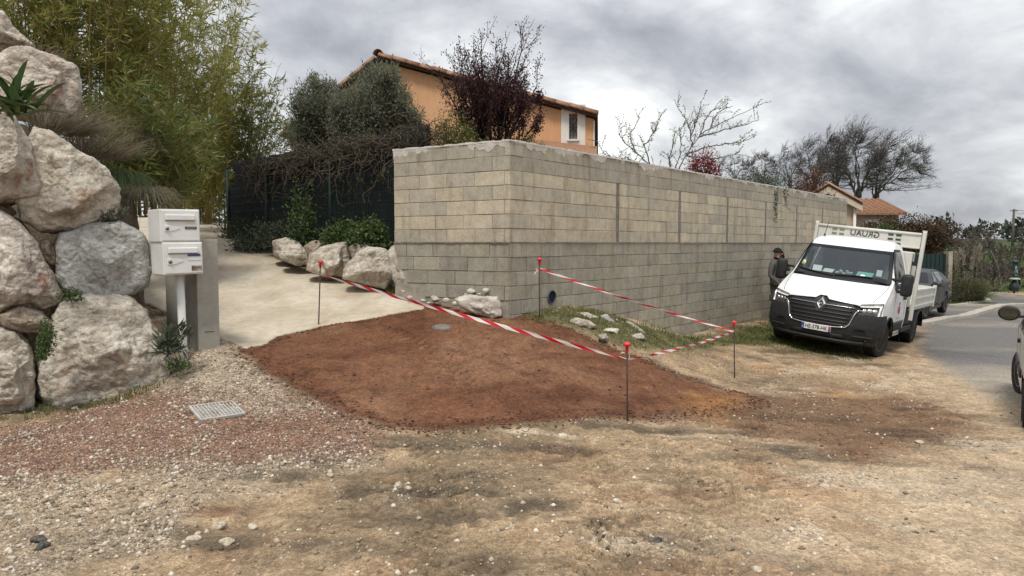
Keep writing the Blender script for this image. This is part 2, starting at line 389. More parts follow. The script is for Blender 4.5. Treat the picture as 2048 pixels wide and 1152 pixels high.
# grass verge and fields further off
GRASS1 = np.vstack([gpoly([(1040,628),(1160,615),(1250,640),(1340,668),(1450,668),(1545,650),(1600,650),(1700,700),(1640,706),(1560,690),(1470,690),(1380,702),(1290,702),(1230,690),(1160,660),(1080,646)])])
mG1 = smooth(-.2, .25, sdist(X, Y, GRASS1)+nB*.25+nC*.3)
FIELD = np.array([(24, 36), (60, 46), (120, 60), (400, 80), (400, 400), (-20, 400), (10, 60), (15, 30), gp(1902, 613), gp(1970, 604)])
mF = smooth(-.3, .3, sdist(X, Y, FIELD))
col = over(col, C(.075, .085, .030), mG1*.75)
col = over(col, C(.07, .13, .03), mF)
far = np.hypot(X, Y) > 120
col[far] = C(.06, .075, .035)
grav = np.clip(mGR*1.0+mGW*1.0+smooth(.1, .4, nz(1.3, 4, off=31))*.5+.25, 0, 1)*(1-mR*.65)*(1-mRoad*.85)*(1-mP*.5)
# sink under the driveway slab
DRV_PX = [(492,698),(560,672),(640,655),(740,638),(850,618)]
drv_front = [gp(*p) for p in DRV_PX]
DRIVE = np.array(drv_front+[(-1.55, 11.3), (-2.2, 11.9), (-3.2, 12.9), (-4.6, 14.6), (-6.2, 16.9), (-7.6, 19.6), (-8.6, 22.5), (-12.5, 24), (-12, 20), (-9.6, 15.6), (-7.4, 12.9), (-5.7, 11.1), (-4.5, 9.9), (-3.75, 9.1)])
mD = smooth(-.05, .12, sdist(X, Y, DRIVE))
Zm -= mD*.06
# ground material
def ground_material():
    t = NT('soil'); att = t.N('ShaderNodeAttribute', attribute_name='soil'); ga = t.N('ShaderNodeAttribute', attribute_name='gravel')
    pos = t.coord('World')
    f1 = t.noise(pos, 30, 9, .72); f2 = t.noise(pos, 105, 5, .75)
    v1 = t.N('ShaderNodeTexVoronoi', {'Vector': pos, 'Scale': 42.0, 'Randomness': 1.0})
    v2 = t.N('ShaderNodeTexVoronoi', {'Vector': pos, 'Scale': 95.0, 'Randomness': 1.0})
    tone = t.ramp(f1, [(.25, (.42, .42, .42)), (.5, (1, 1, 1)), (.75, (1.65, 1.62, 1.56))])
    c = t.mix(.8, att.outputs['Color'], tone, 'MULTIPLY')
    grain = t.ramp(f2, [(.28, (.40, .40, .40)), (.5, (1, 1, 1)), (.72, (1.75, 1.73, 1.68))]); c = t.mix(.85, c, grain, 'MULTIPLY')
    sep1 = t.N('ShaderNodeSeparateColor', {'Color': v1.outputs['Color']}); sep2 = t.N('ShaderNodeSeparateColor', {'Color': v2.outputs['Color']})
    st1 = t.ramp(sep1.outputs[0], [(0, (.5, .48, .46)), (.55, (.95, .95, .95)), (1, (1.9, 1.88, 1.85))])
    st2 = t.ramp(sep2.outputs[0], [(0, (.55, .52, .5)), (.6, (1, 1, 1)), (1, (1.7, 1.68, 1.65))])
    stones = t.mix(.55, st1, st2)
    c = t.mix(t.math('MAXIMUM', ga.outputs['Fac'], .5), c, t.mix(1.0, c, stones, 'MULTIPLY'))
    bh = t.math('ADD', t.math('MULTIPLY', t.math('SUBTRACT', .5, v1.outputs['Distance']), ga.outputs['Fac']), t.math('MULTIPLY', f1, .7))
    bh = t.math('ADD', bh, t.math('MULTIPLY', f2, .22))
    t.bump(bh, .95, .016)
    return t.done(c, .92, .18)
M_SOIL = ground_material()
ny_, nx_ = GX.shape
idx = np.arange(nx_*ny_).reshape(ny_, nx_)
Q = np.stack([idx[:-1, :-1], idx[:-1, 1:], idx[1:, 1:], idx[1:, :-1]], -1).reshape(-1, 4)
fr = mR[Q].mean(1); fd = mRoad[Q].mean(1)
VV = np.stack([X, Y, Zm], 1)
def sub_ground(name, sel):
    q = Q[sel]; u, inv = np.unique(q, return_inverse=True); me = mesh_np(name, VV[u], inv.reshape(-1, 4), M_SOIL, True)
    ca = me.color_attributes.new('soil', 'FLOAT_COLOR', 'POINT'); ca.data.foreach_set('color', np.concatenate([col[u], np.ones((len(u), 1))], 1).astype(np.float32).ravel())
    at = me.attributes.new('gravel', 'FLOAT', 'POINT'); at.data.foreach_set('value', grav[u].astype(np.float32))
    return tag(link(name, me), kind='structure')
isR = fr > .5; isD = (fd > .5) & ~isR
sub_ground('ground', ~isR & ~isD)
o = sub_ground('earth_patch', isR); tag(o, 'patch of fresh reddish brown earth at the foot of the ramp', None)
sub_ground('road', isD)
# height lookup on the finished surface
def Hz(x, y):
    i = np.clip(np.searchsorted(AX, x)-1, 0, nx_-2); j = np.clip(np.searchsorted(AY, y)-1, 0, ny_-2)
    tx = (x-AX[i])/(AX[i+1]-AX[i]); ty = (y-AY[j])/(AY[j+1]-AY[j]); ZZ = Zm.reshape(ny_, nx_)
    return (ZZ[j, i]*(1-tx)+ZZ[j, i+1]*tx)*(1-ty)+(ZZ[j+1, i]*(1-tx)+ZZ[j+1, i+1]*tx)*ty
# ------------------------------------------------------------------ concrete driveway ramp
def driveway():
    step = .06; xs = np.arange(-13, -.9, step); ys = np.arange(8.2, 24.5, step); gx, gy = np.meshgrid(xs, ys); x = gx.ravel(); y = gy.ravel()
    s = sdist(x, y, DRIVE); z = Hs(x, y)+.012
    n = fbm(np.stack([x*1.2, y*1.2, 0*x], 1), 4)
    z += n*.012
    # wheel prints pressed in the dust
    for (x0, y0, x1, y1) in ((-2.6, 10.4, -6.1, 15.6), (-3.9, 9.9, -7.2, 14.6)):
        e = np.array([x1-x0, y1-y0]); Ln = np.hypot(*e); e /= Ln; t = (x-x0)*e[0]+(y-y0)*e[1]; w = -(x-x0)*e[1]+(y-y0)*e[0]
        ok = (t > 0) & (t < Ln) & (np.abs(w) < .22); z[ok] += np.where(((t[ok]) % .18) > .09, 0, -.010)
    ii = np.arange(len(x)).reshape(gx.shape); q = np.stack([ii[:-1, :-1], ii[:-1, 1:], ii[1:, 1:], ii[1:, :-1]], -1).reshape(-1, 4)
    q = q[s[q].mean(1) > 0]; u, inv = np.unique(q, return_inverse=True)
    t = NT('pale_concrete'); p = t.coord('World'); a = t.noise(p, 1.3, 7, .6, .3); b = t.noise(p, 9, 6, .65); c2 = t.noise(p, 90, 4, .6)
    c = t.ramp(a, [(.3, (.42, .355, .265)), (.52, (.53, .465, .37)), (.72, (.60, .54, .445))])
    c = t.mix(.7, c, t.ramp(b, [(.25, (.72, .70, .66)), (.6, (1, 1, 1)), (.8, (1.1, 1.1, 1.08))]), 'MULTIPLY')
    st = t.noise(t.coord('World', (.9, .25, 1)), 3.0, 5, .6); c = t.mix(t.ramp(st, [(.5, (0, 0, 0)), (.72, (.7, .7, .7))]), c, (.37, .295, .20))
    c = t.mix(.5, c, t.ramp(c2, [(.2, (.8, .8, .8)), (.8, (1.2, 1.2, 1.2))]), 'MULTIPLY')
    t.bump(t.math('ADD', b, t.math('MULTIPLY', c2, .4)), .35, .015)
    m = t.done(c, .9, .2)
    me = mesh_np('driveway', np.stack([x, y, z], 1)[u], inv.reshape(-1, 4), m, True)
    o = link('driveway', me); sol = o.modifiers.new('thickness', 'SOLIDIFY'); sol.thickness = .05; sol.offset = -1
    tag(o, 'pale concrete ramp rising towards the bamboo', None, kind='structure')
driveway()
# ------------------------------------------------------------------ kerbs
M_KERB = mat_noise('kerb_concrete', (.33, .30, .25), (.47, .43, .37), 5, .9, .4, 60)
def ribbon_kerb(name, pts, w, h, sub=30):
    pts = [np.array(p) for p in pts]; path = []
    for a, b in zip(pts[:-1], pts[1:]):
        for k in range(sub): path.append(a+(b-a)*k/sub)
    path.append(pts[-1]); V = []; Fc = []
    for i, p in enumerate(path):
        d = path[min(i+1, len(path)-1)]-path[max(i-1, 0)]; d = d/np.hypot(*d); n = np.array([-d[1], d[0]])
        z = H(*p); a = p-n*w/2; b = p+n*w/2; j = .006*math.sin(i*1.7)
        V += [(a[0], a[1], z-.1), (a[0], a[1], z+h+j), (b[0], b[1], z+h+j), (b[0], b[1], z-.1)]
        if i:
            o = 4*i
            for k in range(3): Fc.append((o-4+k, o+k, o+k+1, o-3+k))
    Fc += [(0, 1, 2, 3), (4*len(path)-1, 4*len(path)-2, 4*len(path)-3, 4*len(path)-4)]
    return tag(link(name, mesh_py(name, V, Fc, M_KERB)), kind='structure')
ribbon_kerb('kerb', [gp(1838, 651), gp(1880, 642), gp(2005, 613), (24.0, 29.0)], .34, .09)
ribbon_kerb('kerb', [gp(1900, 613), gp(1935, 612), gp(1986, 614)], .22, .08)
ribbon_kerb('kerb', [gp(1955, 587), gp(2010, 591), gp(2060, 595), (42, 36.5)], .30, .12)
ribbon_kerb('kerb', [gp(1902, 614), gp(1945, 607), gp(1978, 603), gp(1958, 588)], .16, .07)
# ================================================================== BLOCK WALL
WC = np.array([-.028, 10.2]); WL = np.array([-1.83, 11.3]); WR = np.array([10.9, 23.7])
Z_MID = EYE+.005; COURSE = .2035; Z_TOP = Z_MID+7*COURSE
def block_material(name, use_obj):
    t = NT(name); pos = t.coord('World')
    if use_obj: base = t.N('ShaderNodeObjectInfo').outputs['Color']
    else: base = t.N('ShaderNodeAttribute', attribute_name='tint').outputs['Color']
    grain = t.noise(pos, 75, 4, .7); mid = t.noise(pos, 7, 6, .62)
    streak = t.noise(t.coord('World', (4.2, 4.2, .45)), 1.6, 6, .62)
    drip = t.noise(t.coord('World', (16, 16, 1.2)), 1.5, 5, .6)
    c = t.mix(.9, base, t.ramp(grain, [(.28, (.55, .55, .54)), (.52, (1, 1, 1)), (.76, (1.4, 1.4, 1.38))]), 'MULTIPLY')
    c = t.mix(.8, c, t.ramp(mid, [(.3, (.78, .76, .72)), (.6, (1.05, 1.05, 1.04))]), 'MULTIPLY')
    c = t.mix(.75, c, t.ramp(streak, [(.28, (.55, .53, .49)), (.45, (.95, .95, .94)), (.72, (1.10, 1.10, 1.09))]), 'MULTIPLY')
    c = t.mix(.35, c, t.ramp(drip, [(.28, (.66, .65, .62)), (.40, (1, 1, 1))]), 'MULTIPLY')
    t.bump(t.math('ADD', t.math('MULTIPLY', grain, .5), mid), .7, .008)
    return t.done(c, .95, .15)
M_BLOCK = block_material('concrete_block', True); M_BLOCKF = block_material('concrete_block_far', False)
M_MORTAR = mat_noise('grey_mortar', (.23, .21, .175), (.37, .335, .28), 9, .95, .6, 50, .012, 'World')
M_TIE = mat_noise('tie_concrete', (.15, .135, .11), (.25, .225, .185), 9, .95, .5, 50, .01, 'World')
M_RENDER = mat_noise('pale_mortar', (.52, .495, .44), (.72, .69, .63), 8, .95, .8, 45, .014, 'World')
M_RUBBLE = mat_noise('broken_concrete', (.34, .305, .255), (.58, .54, .47), 7, .95, .9, 30, .012, 'World')
_bcache = {}
def block_mesh(Ln, Ht, var):
    key = (round(Ln, 2), round(Ht, 3), var)
    if key in _bcache: return _bcache[key]
    r = random.Random(hash(key) & 0xffff); bv = .004; d = .19
    def ring(y, ins):
        return [(ins+r.uniform(-.003, .003), y, ins+r.uniform(-.003, .003)), (Ln-ins+r.uniform(-.003, .003), y, ins+r.uniform(-.003, .003)),
                (Ln-ins+r.uniform(-.003, .003), y, Ht-ins+r.uniform(-.003, .003)), (ins+r.uniform(-.003, .003), y, Ht-ins+r.uniform(-.003, .003))]
    V = ring(r.uniform(-.002, .002), bv)+ring(bv, 0)+ring(d, 0)
    Fc = [(0, 1, 2, 3)]
    for k in range(4):
        k2 = (k+1) % 4; Fc += [(k2, k, 4+k, 4+k2), (4+k2, 4+k, 8+k, 8+k2)]
    Fc.append((11, 10, 9, 8))
    me = mesh_py('block', V, Fc, M_BLOCK); _bcache[key] = me; return me
def wall():
    root = empty('block_wall', (WC[0], WC[1], H(*WC))); tag(root, 'long grey concrete block wall with a corner beside the ramp', 'wall')
    faces = []                                        # origin, direction, inward normal, length
    dl = (WC-WL)/np.hypot(*(WC-WL)); dr = (WR-WC)/np.hypot(*(WR-WC))
    nl = np.array([-dl[1], dl[0]]); nr = np.array([-dr[1], dr[0]])
    Ll = np.hypot(*(WC-WL)); Lr = np.hypot(*(WR-WC))
    blocks = []
    R = random.Random(5); J = .009
    def rowfill(s0, s1, first):
        s = s0; l = first; res = []
        while s < s1-.03:
            e = min(s+l, s1)
            if s1-e < .08: e = s1
            res.append((s, e)); s = e; l = .505
        return res
    UP = lambda: R.choice([(.50, .445, .35), (.475, .425, .34), (.52, .46, .36), (.45, .41, .335), (.495, .435, .335), (.43, .395, .33), (.53, .47, .37)])
    LO = lambda: R.choice([(.34, .32, .27), (.315, .295, .25), (.37, .35, .295), (.335, .31, .255), (.38, .35, .285), (.35, .325, .26)])
    CAP = lambda: R.choice([(.39, .36, .30), (.37, .34, .285), (.41, .375, .31), (.36, .335, .285)])
    cols = [2.87+2.36*k for k in range(6)]
    for face in (0, 1):
        Ln = Ll if face == 0 else Lr; o = WL if face == 0 else WC; d = dl if face == 0 else dr; n = nl if face == 0 else nr
        lowest = 6 if face == 0 else 10
        for c in range(-lowest, 7):
            z = Z_MID+c*COURSE
            bays = [(0, Ln)]
            if face == 1 and 0 <= c < 5:
                bays = []; a = 0
                for q in cols+[Ln]: bays.append((a, min(q, Ln))); a = q+.11
            for bi, (a, b) in enumerate(bays):
                ph = (.505 if (c % 2) else .25)
                if face == 0: ph = (.505 if (c % 2 == 0) else .30)
                if face == 1 and bi == 0 and 0 <= c: ph = (.30 if (c % 2 == 0) else .505) if c < 7 else .3
                if c < 0: ph = [.505, .25, .38, .15][(-c) % 4]
                for (s, e) in rowfill(a, b, ph):
                    mid = o+d*(s+e)/2; zz = z+COURSE/2
                    if zz+.1 < H(*mid)-.06: continue
                    if face == 0 and c == -5 and s < .75: continue
                    if face == 0 and c == -5 and s > 1.55: continue
                    if face == 0 and c == -6: continue
                    if face == 0 and c <= -3 and s < .28*(abs(c)-2): s = .28*(abs(c)-2)+R.uniform(-.04, .04)
                    if e-s < .08: continue
                    tone = CAP() if c >= 5 else (UP() if c >= 0 else LO())
                    f = R.uniform(.94, 1.06); tone = tuple(v*f for v in tone)
                    blocks.append((face, s+J/2, e-s-J, z+J/2, COURSE-J, tone, np.hypot(*mid)))
    blocks.sort(key=lambda b: b[6])
    rotl = math.atan2(dl[1], dl[0]); rotr = math.atan2(dr[1], dr[0])
    Vf = []; Ff = []; Cf = []
    for k, (face, s, Ln, z, Ht, tone, _) in enumerate(blocks):
        o = WL if face == 0 else WC; d = dl if face == 0 else dr; n = nl if face == 0 else nr
        me = block_mesh(Ln, Ht, R.randrange(4)); out_ = R.uniform(-.003, .003)+(.0 if z > Z_MID-.01 else -.008)
        if face == 0 and s+Ln > Ll-.02: out_ = -.002
        p = o+d*s+n*out_
        if k < 300:
            b = bpy.data.objects.new('block', me); COL.objects.link(b); b.color = (*tone, 1)
            b.parent = root; b.location = (p[0]-root.location.x, p[1]-root.location.y, z-root.location.z); b.rotation_euler = (0, 0, rotl if face == 0 else rotr)
        else:
            a = rotl if face == 0 else rotr; ca, sa = math.cos(a), math.sin(a); off = len(Vf)
            for v in me.vertices: Vf.append((p[0]+v.co.x*ca-v.co.y*sa, p[1]+v.co.x*sa+v.co.y*ca, z+v.co.z)); Cf.append((*tone, 1))
            for f in me.polygons: Ff.append(tuple(i+off for i in f.vertices))
    me = mesh_py('far_blocks', Vf, Ff, M_BLOCKF); ca = me.color_attributes.new('tint', 'FLOAT_COLOR', 'POINT')
    ca.data.foreach_set('color', np.array(Cf, np.float32).ravel()); fo = link('far_blocks', me, root); fo['kind'] = 'stuff'
    # mortar core, set back behind the faces of the blocks
    mb = MB(); bk = .007
    for (o, d, n, Ln, zl) in ((WL, dl, nl, Ll, .3), (WC, dr, nr, Lr, -.8)):
        a = o+n*bk+d*(bk if o is WC else 0.003); b = o+d*(Ln-bk)+n*bk; c = o+d*(Ln-bk)+n*.19; e = o+n*.19
        V = [(q[0], q[1], zz) for zz in (zl, Z_TOP-.012) for q in (a, b, c, e)]
        mb.add(V, [(0, 1, 5, 4), (1, 2, 6, 5), (2, 3, 7, 6), (3, 0, 4, 7), (4, 5, 6, 7)])
    mb.build('mortar', M_MORTAR, root)
    # tie columns between the bays of the upper wall
    for q in cols:
        m2 = MB(); Mx = Matrix.Translation((WC[0]+dr[0]*q, WC[1]+dr[1]*q, 0)) @ Matrix.Rotation(rotr, 4, 'Z')
        m2.box((.004, .004, Z_MID), (.106, .18, Z_MID+5*COURSE-.004), 0, Mx); m2.build('tie_column', M_TIE, root)
    # rough mortar ledge where the upper wall meets the lower one, and pale render smeared along the top
    def smear(name, o, d, n, Ln, zt, depth_fn, thick, m, step=.03):
        V = []; Fc = []; k = int(Ln/step)
        for i in range(k+1):
            s = i*step; h = depth_fn(s); rows = 4
            for r_ in range(rows+1):
                f = r_/rows; pr = thick*(.35+.65*math.sin(math.pi*min(f+.25, 1)))*(1-f*.9)+.0015*math.sin(s*47+r_*3)
                p = o+d*s-n*max(pr, -.002); V.append((p[0], p[1], zt-h*f))
            if i:
                for r_ in range(rows):
                    a = (i-1)*(rows+1)+r_; b = i*(rows+1)+r_; Fc.append((a, a+1, b+1, b))
        return link(name, mesh_py(name, V, Fc, m, True), root)
    def dn(seed, base, amp, sc):
        def f(s):
            v = fbm(np.array([[s*sc, seed, .3], [s*sc*4.5, seed, 9.3]]), 3); return max(.006, base+amp*v[0]+amp*.5*v[1])
        return f
    smear('render_smear', WL, dl, nl, Ll, Z_TOP+.004, dn(2.2, .065, .20, 2.4), .013, M_RENDER)
    smear('render_smear', WC, dr, nr, Lr, Z_TOP+.004, dn(7.7, .06, .21, 1.9), .013, M_RENDER)
    smear('mortar_ledge', WL, dl, nl, Ll, Z_MID+.018, dn(3.1, .05, .06, 3.0), .032, M_MORTAR)
    smear('mortar_ledge', WC, dr, nr, Lr, Z_MID+.018, dn(4.4, .045, .05, 2.0), .026, M_MORTAR)
    mb = MB()
    for (o, d, n, Ln, s0) in ((WL, dl, nl, Ll, -.01), (WC, dr, nr, Lr, -.012)):
        Mx = Matrix.Translation((o[0], o[1], 0)) @ Matrix.Rotation(math.atan2(d[1], d[0]), 4, 'Z')
        k = int(Ln/.12)
        for i in range(k):
            h = .012+.010*math.sin(i*2.3+Ln)+.006*math.sin(i*.7); a0 = s0+Ln*i/k; a1 = s0+Ln*(i+1)/k
            mb.box((a0, -.014, Z_TOP-.004), (a1+.001*(i % 2), .205, Z_TOP+.012+h*.5+.0007*(i % 3)), 0, Mx)
    mb.build('coping', M_RENDER, root)
    # drain pipe through the right face
    s = 1.0; pz = H(*(WC+dr*s))+.19
    pp = WC+dr*.98; pz = pix(1121, 594, pp[1]).z
    mb = MB(); Mx = Matrix.Translation((pp[0], pp[1], pz)) @ Matrix.Rotation(rotr, 4, 'Z')
    def ringpts(r, y, n=20): return [Mx @ Vector((r*math.cos(2*math.pi*k/n), y, r*math.sin(2*math.pi*k/n))) for k in range(n)]
    n = 20; V = ringpts(.108, -.03)+ringpts(.092, -.03)+ringpts(.092, -.013)
    Fc = []
    for a in (0, 1):
        for k in range(n): k2 = (k+1) % n; Fc.append((a*n+k, a*n+k2, (a+1)*n+k2, (a+1)*n+k))
    V2 = ringpts(.108, .16); o2 = len(V); V += V2
    for k in range(n): k2 = (k+1) % n; Fc.append((k2, k, o2+k, o2+k2))
    mb.add(V, Fc); pp_ = mb.build('drain_pipe', mat_noise('blue_grey_plastic', (.05, .07, .10), (.09, .11, .14), 8, .5), root, smooth=True)
    m3 = MB(); V = ringpts(.0915, -.014); m3.add(V, [tuple(range(n))]); m3.build('pipe_mouth', mat_noise('pipe_dark', (.006, .007, .009), (.012, .014, .018), 8, .9), root)
    # chipped mortar round the pipe
    return root
# ------------------------------------------------------------------ rocks
_ico = {}
def ico(sub):
    if sub not in _ico:
        bm = bmesh.new(); bmesh.ops.create_icosphere(bm, subdivisions=sub, radius=1.0)
        V = np.array([v.co[:] for v in bm.verts]); Fc = np.array([[v.index for v in f.verts] for f in bm.faces]); bm.free(); _ico[sub] = (V, Fc)
    return _ico[sub]
def rock_shape(V, seed, planes=14, hmin=.62, hmax=.95, jag=.05):
    r = np.random.default_rng(seed); Pn = r.normal(size=(planes, 3)); Pn /= np.linalg.norm(Pn, axis=1)[:, None]; h = r.uniform(hmin, hmax, planes)
    D = V@Pn.T; rad = np.where(D > .05, h/np.maximum(D, .05), 9).min(1); rad = np.minimum(rad, 1.02)
    n = fbm(V*1.6+seed*3.1, 5, ridged=True)*.8+fbm(V*5+seed, 4)*.4
    return rad*(1+jag*n)
def lump(name, c, dims, seed, m, parent=None, sub=3, jag=.16, rz=0.0):
    V, Fc = ico(sub); rad = rock_shape(V, seed, jag=jag); P = V*rad[:, None]*np.array(dims)
    ca, sa = math.cos(rz), math.sin(rz); P = np.stack([P[:, 0]*ca-P[:, 1]*sa, P[:, 0]*sa+P[:, 1]*ca, P[:, 2]], 1)+np.array(c)
    return link(name, mesh_np(name, P, Fc, m, False), parent)
def rock_material(name, light, mid, dark, stain, stain_amt, sc=1.0):
    t = NT(name); oi = t.N('ShaderNodeObjectInfo'); sh = t.math('MULTIPLY', oi.outputs['Random'], 37.0); cmb = t.N('ShaderNodeCombineXYZ', {0: sh, 1: sh, 2: sh}); add = t.N('ShaderNodeVectorMath', {0: t.N('ShaderNodeTexCoord').outputs['Object'], 1: cmb.outputs[0]}, operation='ADD'); p = add.outputs[0]
    bed = t.noise(t.N('ShaderNodeMapping', {'Vector': p, 'Rotation': (.9, .6, .3), 'Scale': (1.5, 1.5, 6.0)}).outputs[0], 2.0*sc, 6, .6, .6)
    a = t.noise(p, 2.2*sc, 8, .62, .6); b = t.noise(p, 9*sc, 8, .68, .8); c0 = t.noise(p, 45*sc, 5, .65)
    st = t.noise(t.coord('Object', (1, 1, .8)), 1.5*sc, 5, .6, 1.2)
    c = t.ramp(a, [(.30, dark), (.47, mid), (.62, light), (.8, tuple(v*1.12 for v in light))])
    c = t.mix(.9, c, t.ramp(b, [(.30, (.45, .43, .40)), (.46, (.92, .92, .91)), (.72, (1.28, 1.27, 1.25))]), 'MULTIPLY')
    c = t.mix(.7, c, t.ramp(c0, [(.3, (.7, .7, .69)), (.7, (1.22, 1.22, 1.2))]), 'MULTIPLY')
    c = t.mix(.35, c, t.ramp(bed, [(.34, (.58, .56, .53)), (.47, (1, 1, 1)), (.7, (1.12, 1.12, 1.11))]), 'MULTIPLY')
    wv = t.N('ShaderNodeVectorMath', {0: p, 1: t.N('ShaderNodeVectorMath', {0: t.N('ShaderNodeTexNoise', {'Vector': p, 'Scale': 6.0*sc, 'Detail': 4.0}).outputs['Color'], 1: (.16/sc, .16/sc, .16/sc)}, operation='MULTIPLY').outputs[0]}, operation='ADD').outputs[0]
    vo = t.N('ShaderNodeTexVoronoi', {'Vector': wv, 'Scale': 13.0*sc}); vc = t.N('ShaderNodeSeparateColor', {'Color': vo.outputs['Color']}); c = t.mix(.6, c, t.ramp(vc.outputs[0], [(0, (.72, .71, .69)), (.5, (1, 1, 1)), (1, (1.22, 1.21, 1.2))]), 'MULTIPLY')
    vein = t.noise(p, 4.5*sc, 6, .6, 2.5); vm = t.ramp(vein, [(.485, (0, 0, 0)), (.5, (1, 1, 1)), (.515, (0, 0, 0))]); c = t.mix(t.math('MULTIPLY', vm, .35), c, (.62, .58, .52))
    c = t.mix(t.math('MULTIPLY', t.ramp(st, [(.54, (0, 0, 0)), (.66, (1, 1, 1))]), stain_amt), c, stain)
    t.bump(t.math('ADD', t.math('ADD', t.math('MULTIPLY', b, .8), t.math('MULTIPLY', bed, .5)), t.math('ADD', t.math('MULTIPLY', c0, .25), t.math('MULTIPLY', vo.outputs['Distance'], -.9))), 1.0, .030/sc)
    return t.done(c, .93, .2)
M_R1 = rock_material('limestone_pale', (.58, .535, .465), (.47, .42, .355), (.30, .26, .215), (.30, .17, .085), .55)
M_R2 = rock_material('limestone_grey', (.46, .46, .45), (.38, .38, .37), (.25, .245, .235), (.27, .21, .14), .25, 1.3)
M_R3 = rock_material('limestone_red', (.55, .51, .455), (.45, .395, .34), (.29, .24, .20), (.25, .085, .045), .8, 1.1)
M_R4 = rock_material('limestone_brown', (.36, .31, .26), (.28, .225, .175), (.17, .13, .10), (.27, .16, .07), .5, 1.6)
def boulder(name, outline, Y, thick, seed, m, label, sub=5, jag=.065, fwd=.55, group='limestone boulders of the retaining bank', p=4.0, hmin=.52, planes=26):
    # the outline is laid in an upright plane square to the line of sight through the stone
    mx = sum(q[0] for q in outline)/len(outline); va = math.atan2((mx-1024)/F_PX, 1.0); dep = Vector((math.sin(va), math.cos(va), 0)); uu = Vector((math.cos(va), -math.sin(va), 0)); dist = Y/math.cos(va); eye = Vector((0, 0, EYE)); UZ = []
    for px, py in outline:
        ray = pix(px, py, 1.0)-eye; hit = ray*(dist/ray.dot(dep)); UZ.append((hit.dot(uu), hit.z+EYE))
    um = sum(q[0] for q in UZ)/len(UZ); czm = sum(q[1] for q in UZ)/len(UZ); XZ = np.array([(q[0]-um, q[1]-czm) for q in UZ]); n = len(UZ)
    cen = dep*(dist+thick*fwd)+uu*um*(1+thick*fwd/dist); cen.z = czm; XZ = XZ*(1.09+thick*fwd*.6/dist)
    V, Fc = ico(sub); th = np.arctan2(V[:, 2], V[:, 0]); dx, dz = np.cos(th), np.sin(th); R_ = np.full(len(V), .02)
    for i in range(n):
        a, b = XZ[i], XZ[(i+1) % n]; e = b-a; den = dx*e[1]-dz*e[0]
        t = (a[0]*e[1]-a[1]*e[0])/np.where(np.abs(den) < 1e-9, 1e-9, den); u = (a[0]*dz-a[1]*dx)/np.where(np.abs(den) < 1e-9, 1e-9, den)
        ok = (t > 0) & (u >= -1e-6) & (u <= 1+1e-6); R_[ok] = np.maximum(R_[ok], t[ok])
    mag = np.hypot(V[:, 0], V[:, 2]); rho = 1.0/(mag**p+np.abs(V[:, 1])**p)**(1/p)
    r = np.random.default_rng(seed); Pn = r.normal(size=(planes, 3)); Pn[:, 1] = -np.abs(Pn[:, 1])*1.3; Pn /= np.linalg.norm(Pn, axis=1)[:, None]; hh = r.uniform(hmin, 1.02, planes)
    D = V@Pn.T; cut = np.where(D > .05, hh/np.maximum(D, .05), 9).min(1)
    rho = np.minimum(rho, cut*1.0+.0*mag); keep = smooth(.80, .99, mag); rho = rho*(1-keep*.7)+keep*.7/(mag**p+np.abs(V[:, 1])**p)**(1/p)
    scale = np.mean(np.linalg.norm(XZ, axis=1))
    Pp = np.stack([R_*rho*mag*dx, thick*rho*V[:, 1], R_*rho*mag*dz], 1)
    q = Pp/scale
    disp = fbm(q*2.2+seed*1.7, 4, ridged=True)*.22+fbm(q*7+seed, 5, gain=.68)*.62+np.abs(fbm(q*2.6+seed*2, 3))*-.8
    nrm = Pp/np.maximum(np.linalg.norm(Pp, axis=1)[:, None], 1e-6)
    tn = fbm(q*np.array([1.2, 1.2, 2.0])+seed*5.3, 3)*5; ter = (np.floor(tn)+smooth(.72, .98, tn-np.floor(tn)))/5
    Pp = Pp+nrm*((disp*jag*1.3+ter*jag*1.1)*scale)[:, None]
    me = mesh_np(name, Pp, Fc, m, False)
    o = link(name, me); o.location = cen; o.rotation_euler = (0, 0, -va); tag(o, label, 'boulder', group); return o
wall()
# ================================================================== BOULDERS
B = boulder
B('boulder', [(-60,690),(0,660),(30,662),(58,690),(75,760),(72,835),(40,862),(-60,870)], 7.0, .55, 21, M_R1, 'pale upright boulder at the bottom left corner of the bank', 6)
B('boulder', [(118,612),(180,596),(262,600),(300,628),(325,690),(332,718),(346,744),(332,768),(240,818),(170,826),(105,826),(80,795),(78,740),(98,690),(104,640)], 7.35, .62, 22, M_R1, 'huge pale boulder with an ochre stain at the foot of the bank below the mailboxes', 6)
B('boulder', [(-5,632),(40,616),(85,624),(112,652),(88,669),(40,667),(0,655)], 7.15, .30, 23, M_R4, 'small flat brown boulder wedged between bigger ones at the left edge', 5)
B('boulder', [(-60,420),(0,426),(40,444),(75,480),(100,540),(126,590),(112,612),(85,624),(60,612),(0,624),(-60,625)], 7.15, .58, 24, M_R3, 'large tan boulder at the left edge above the flat brown stone', 6)
B('boulder', [(107,492),(118,466),(170,448),(242,440),(287,465),(302,495),(310,540),(300,575),(270,590),(215,603),(170,598),(135,587),(114,560)], 7.65, .52, 25, M_R2, 'rounded blue grey boulder beside the mailboxes', 6, .035)
B('boulder', [(27,402),(45,300),(62,243),(100,253),(160,303),(212,330),(240,375),(245,412),(232,441),(195,452),(150,460),(80,463),(42,440)], 7.55, .62, 26, M_R1, 'big pale slanting boulder resting on the blue grey one', 6)
B('boulder', [(-60,205),(0,217),(30,238),(60,280),(84,370),(76,392),(30,400),(-60,400)], 7.2, .55, 27, M_R3, 'greyish pink boulder at the left edge under the broad leaved plant', 6)
B('boulder', [(-30,125),(20,86),(60,86),(110,103),(160,124),(169,150),(167,200),(150,230),(90,236),(30,225),(-40,210)], 8.3, .60, 28, M_R3, 'boulder with rusty red stains near the top of the bank', 6)
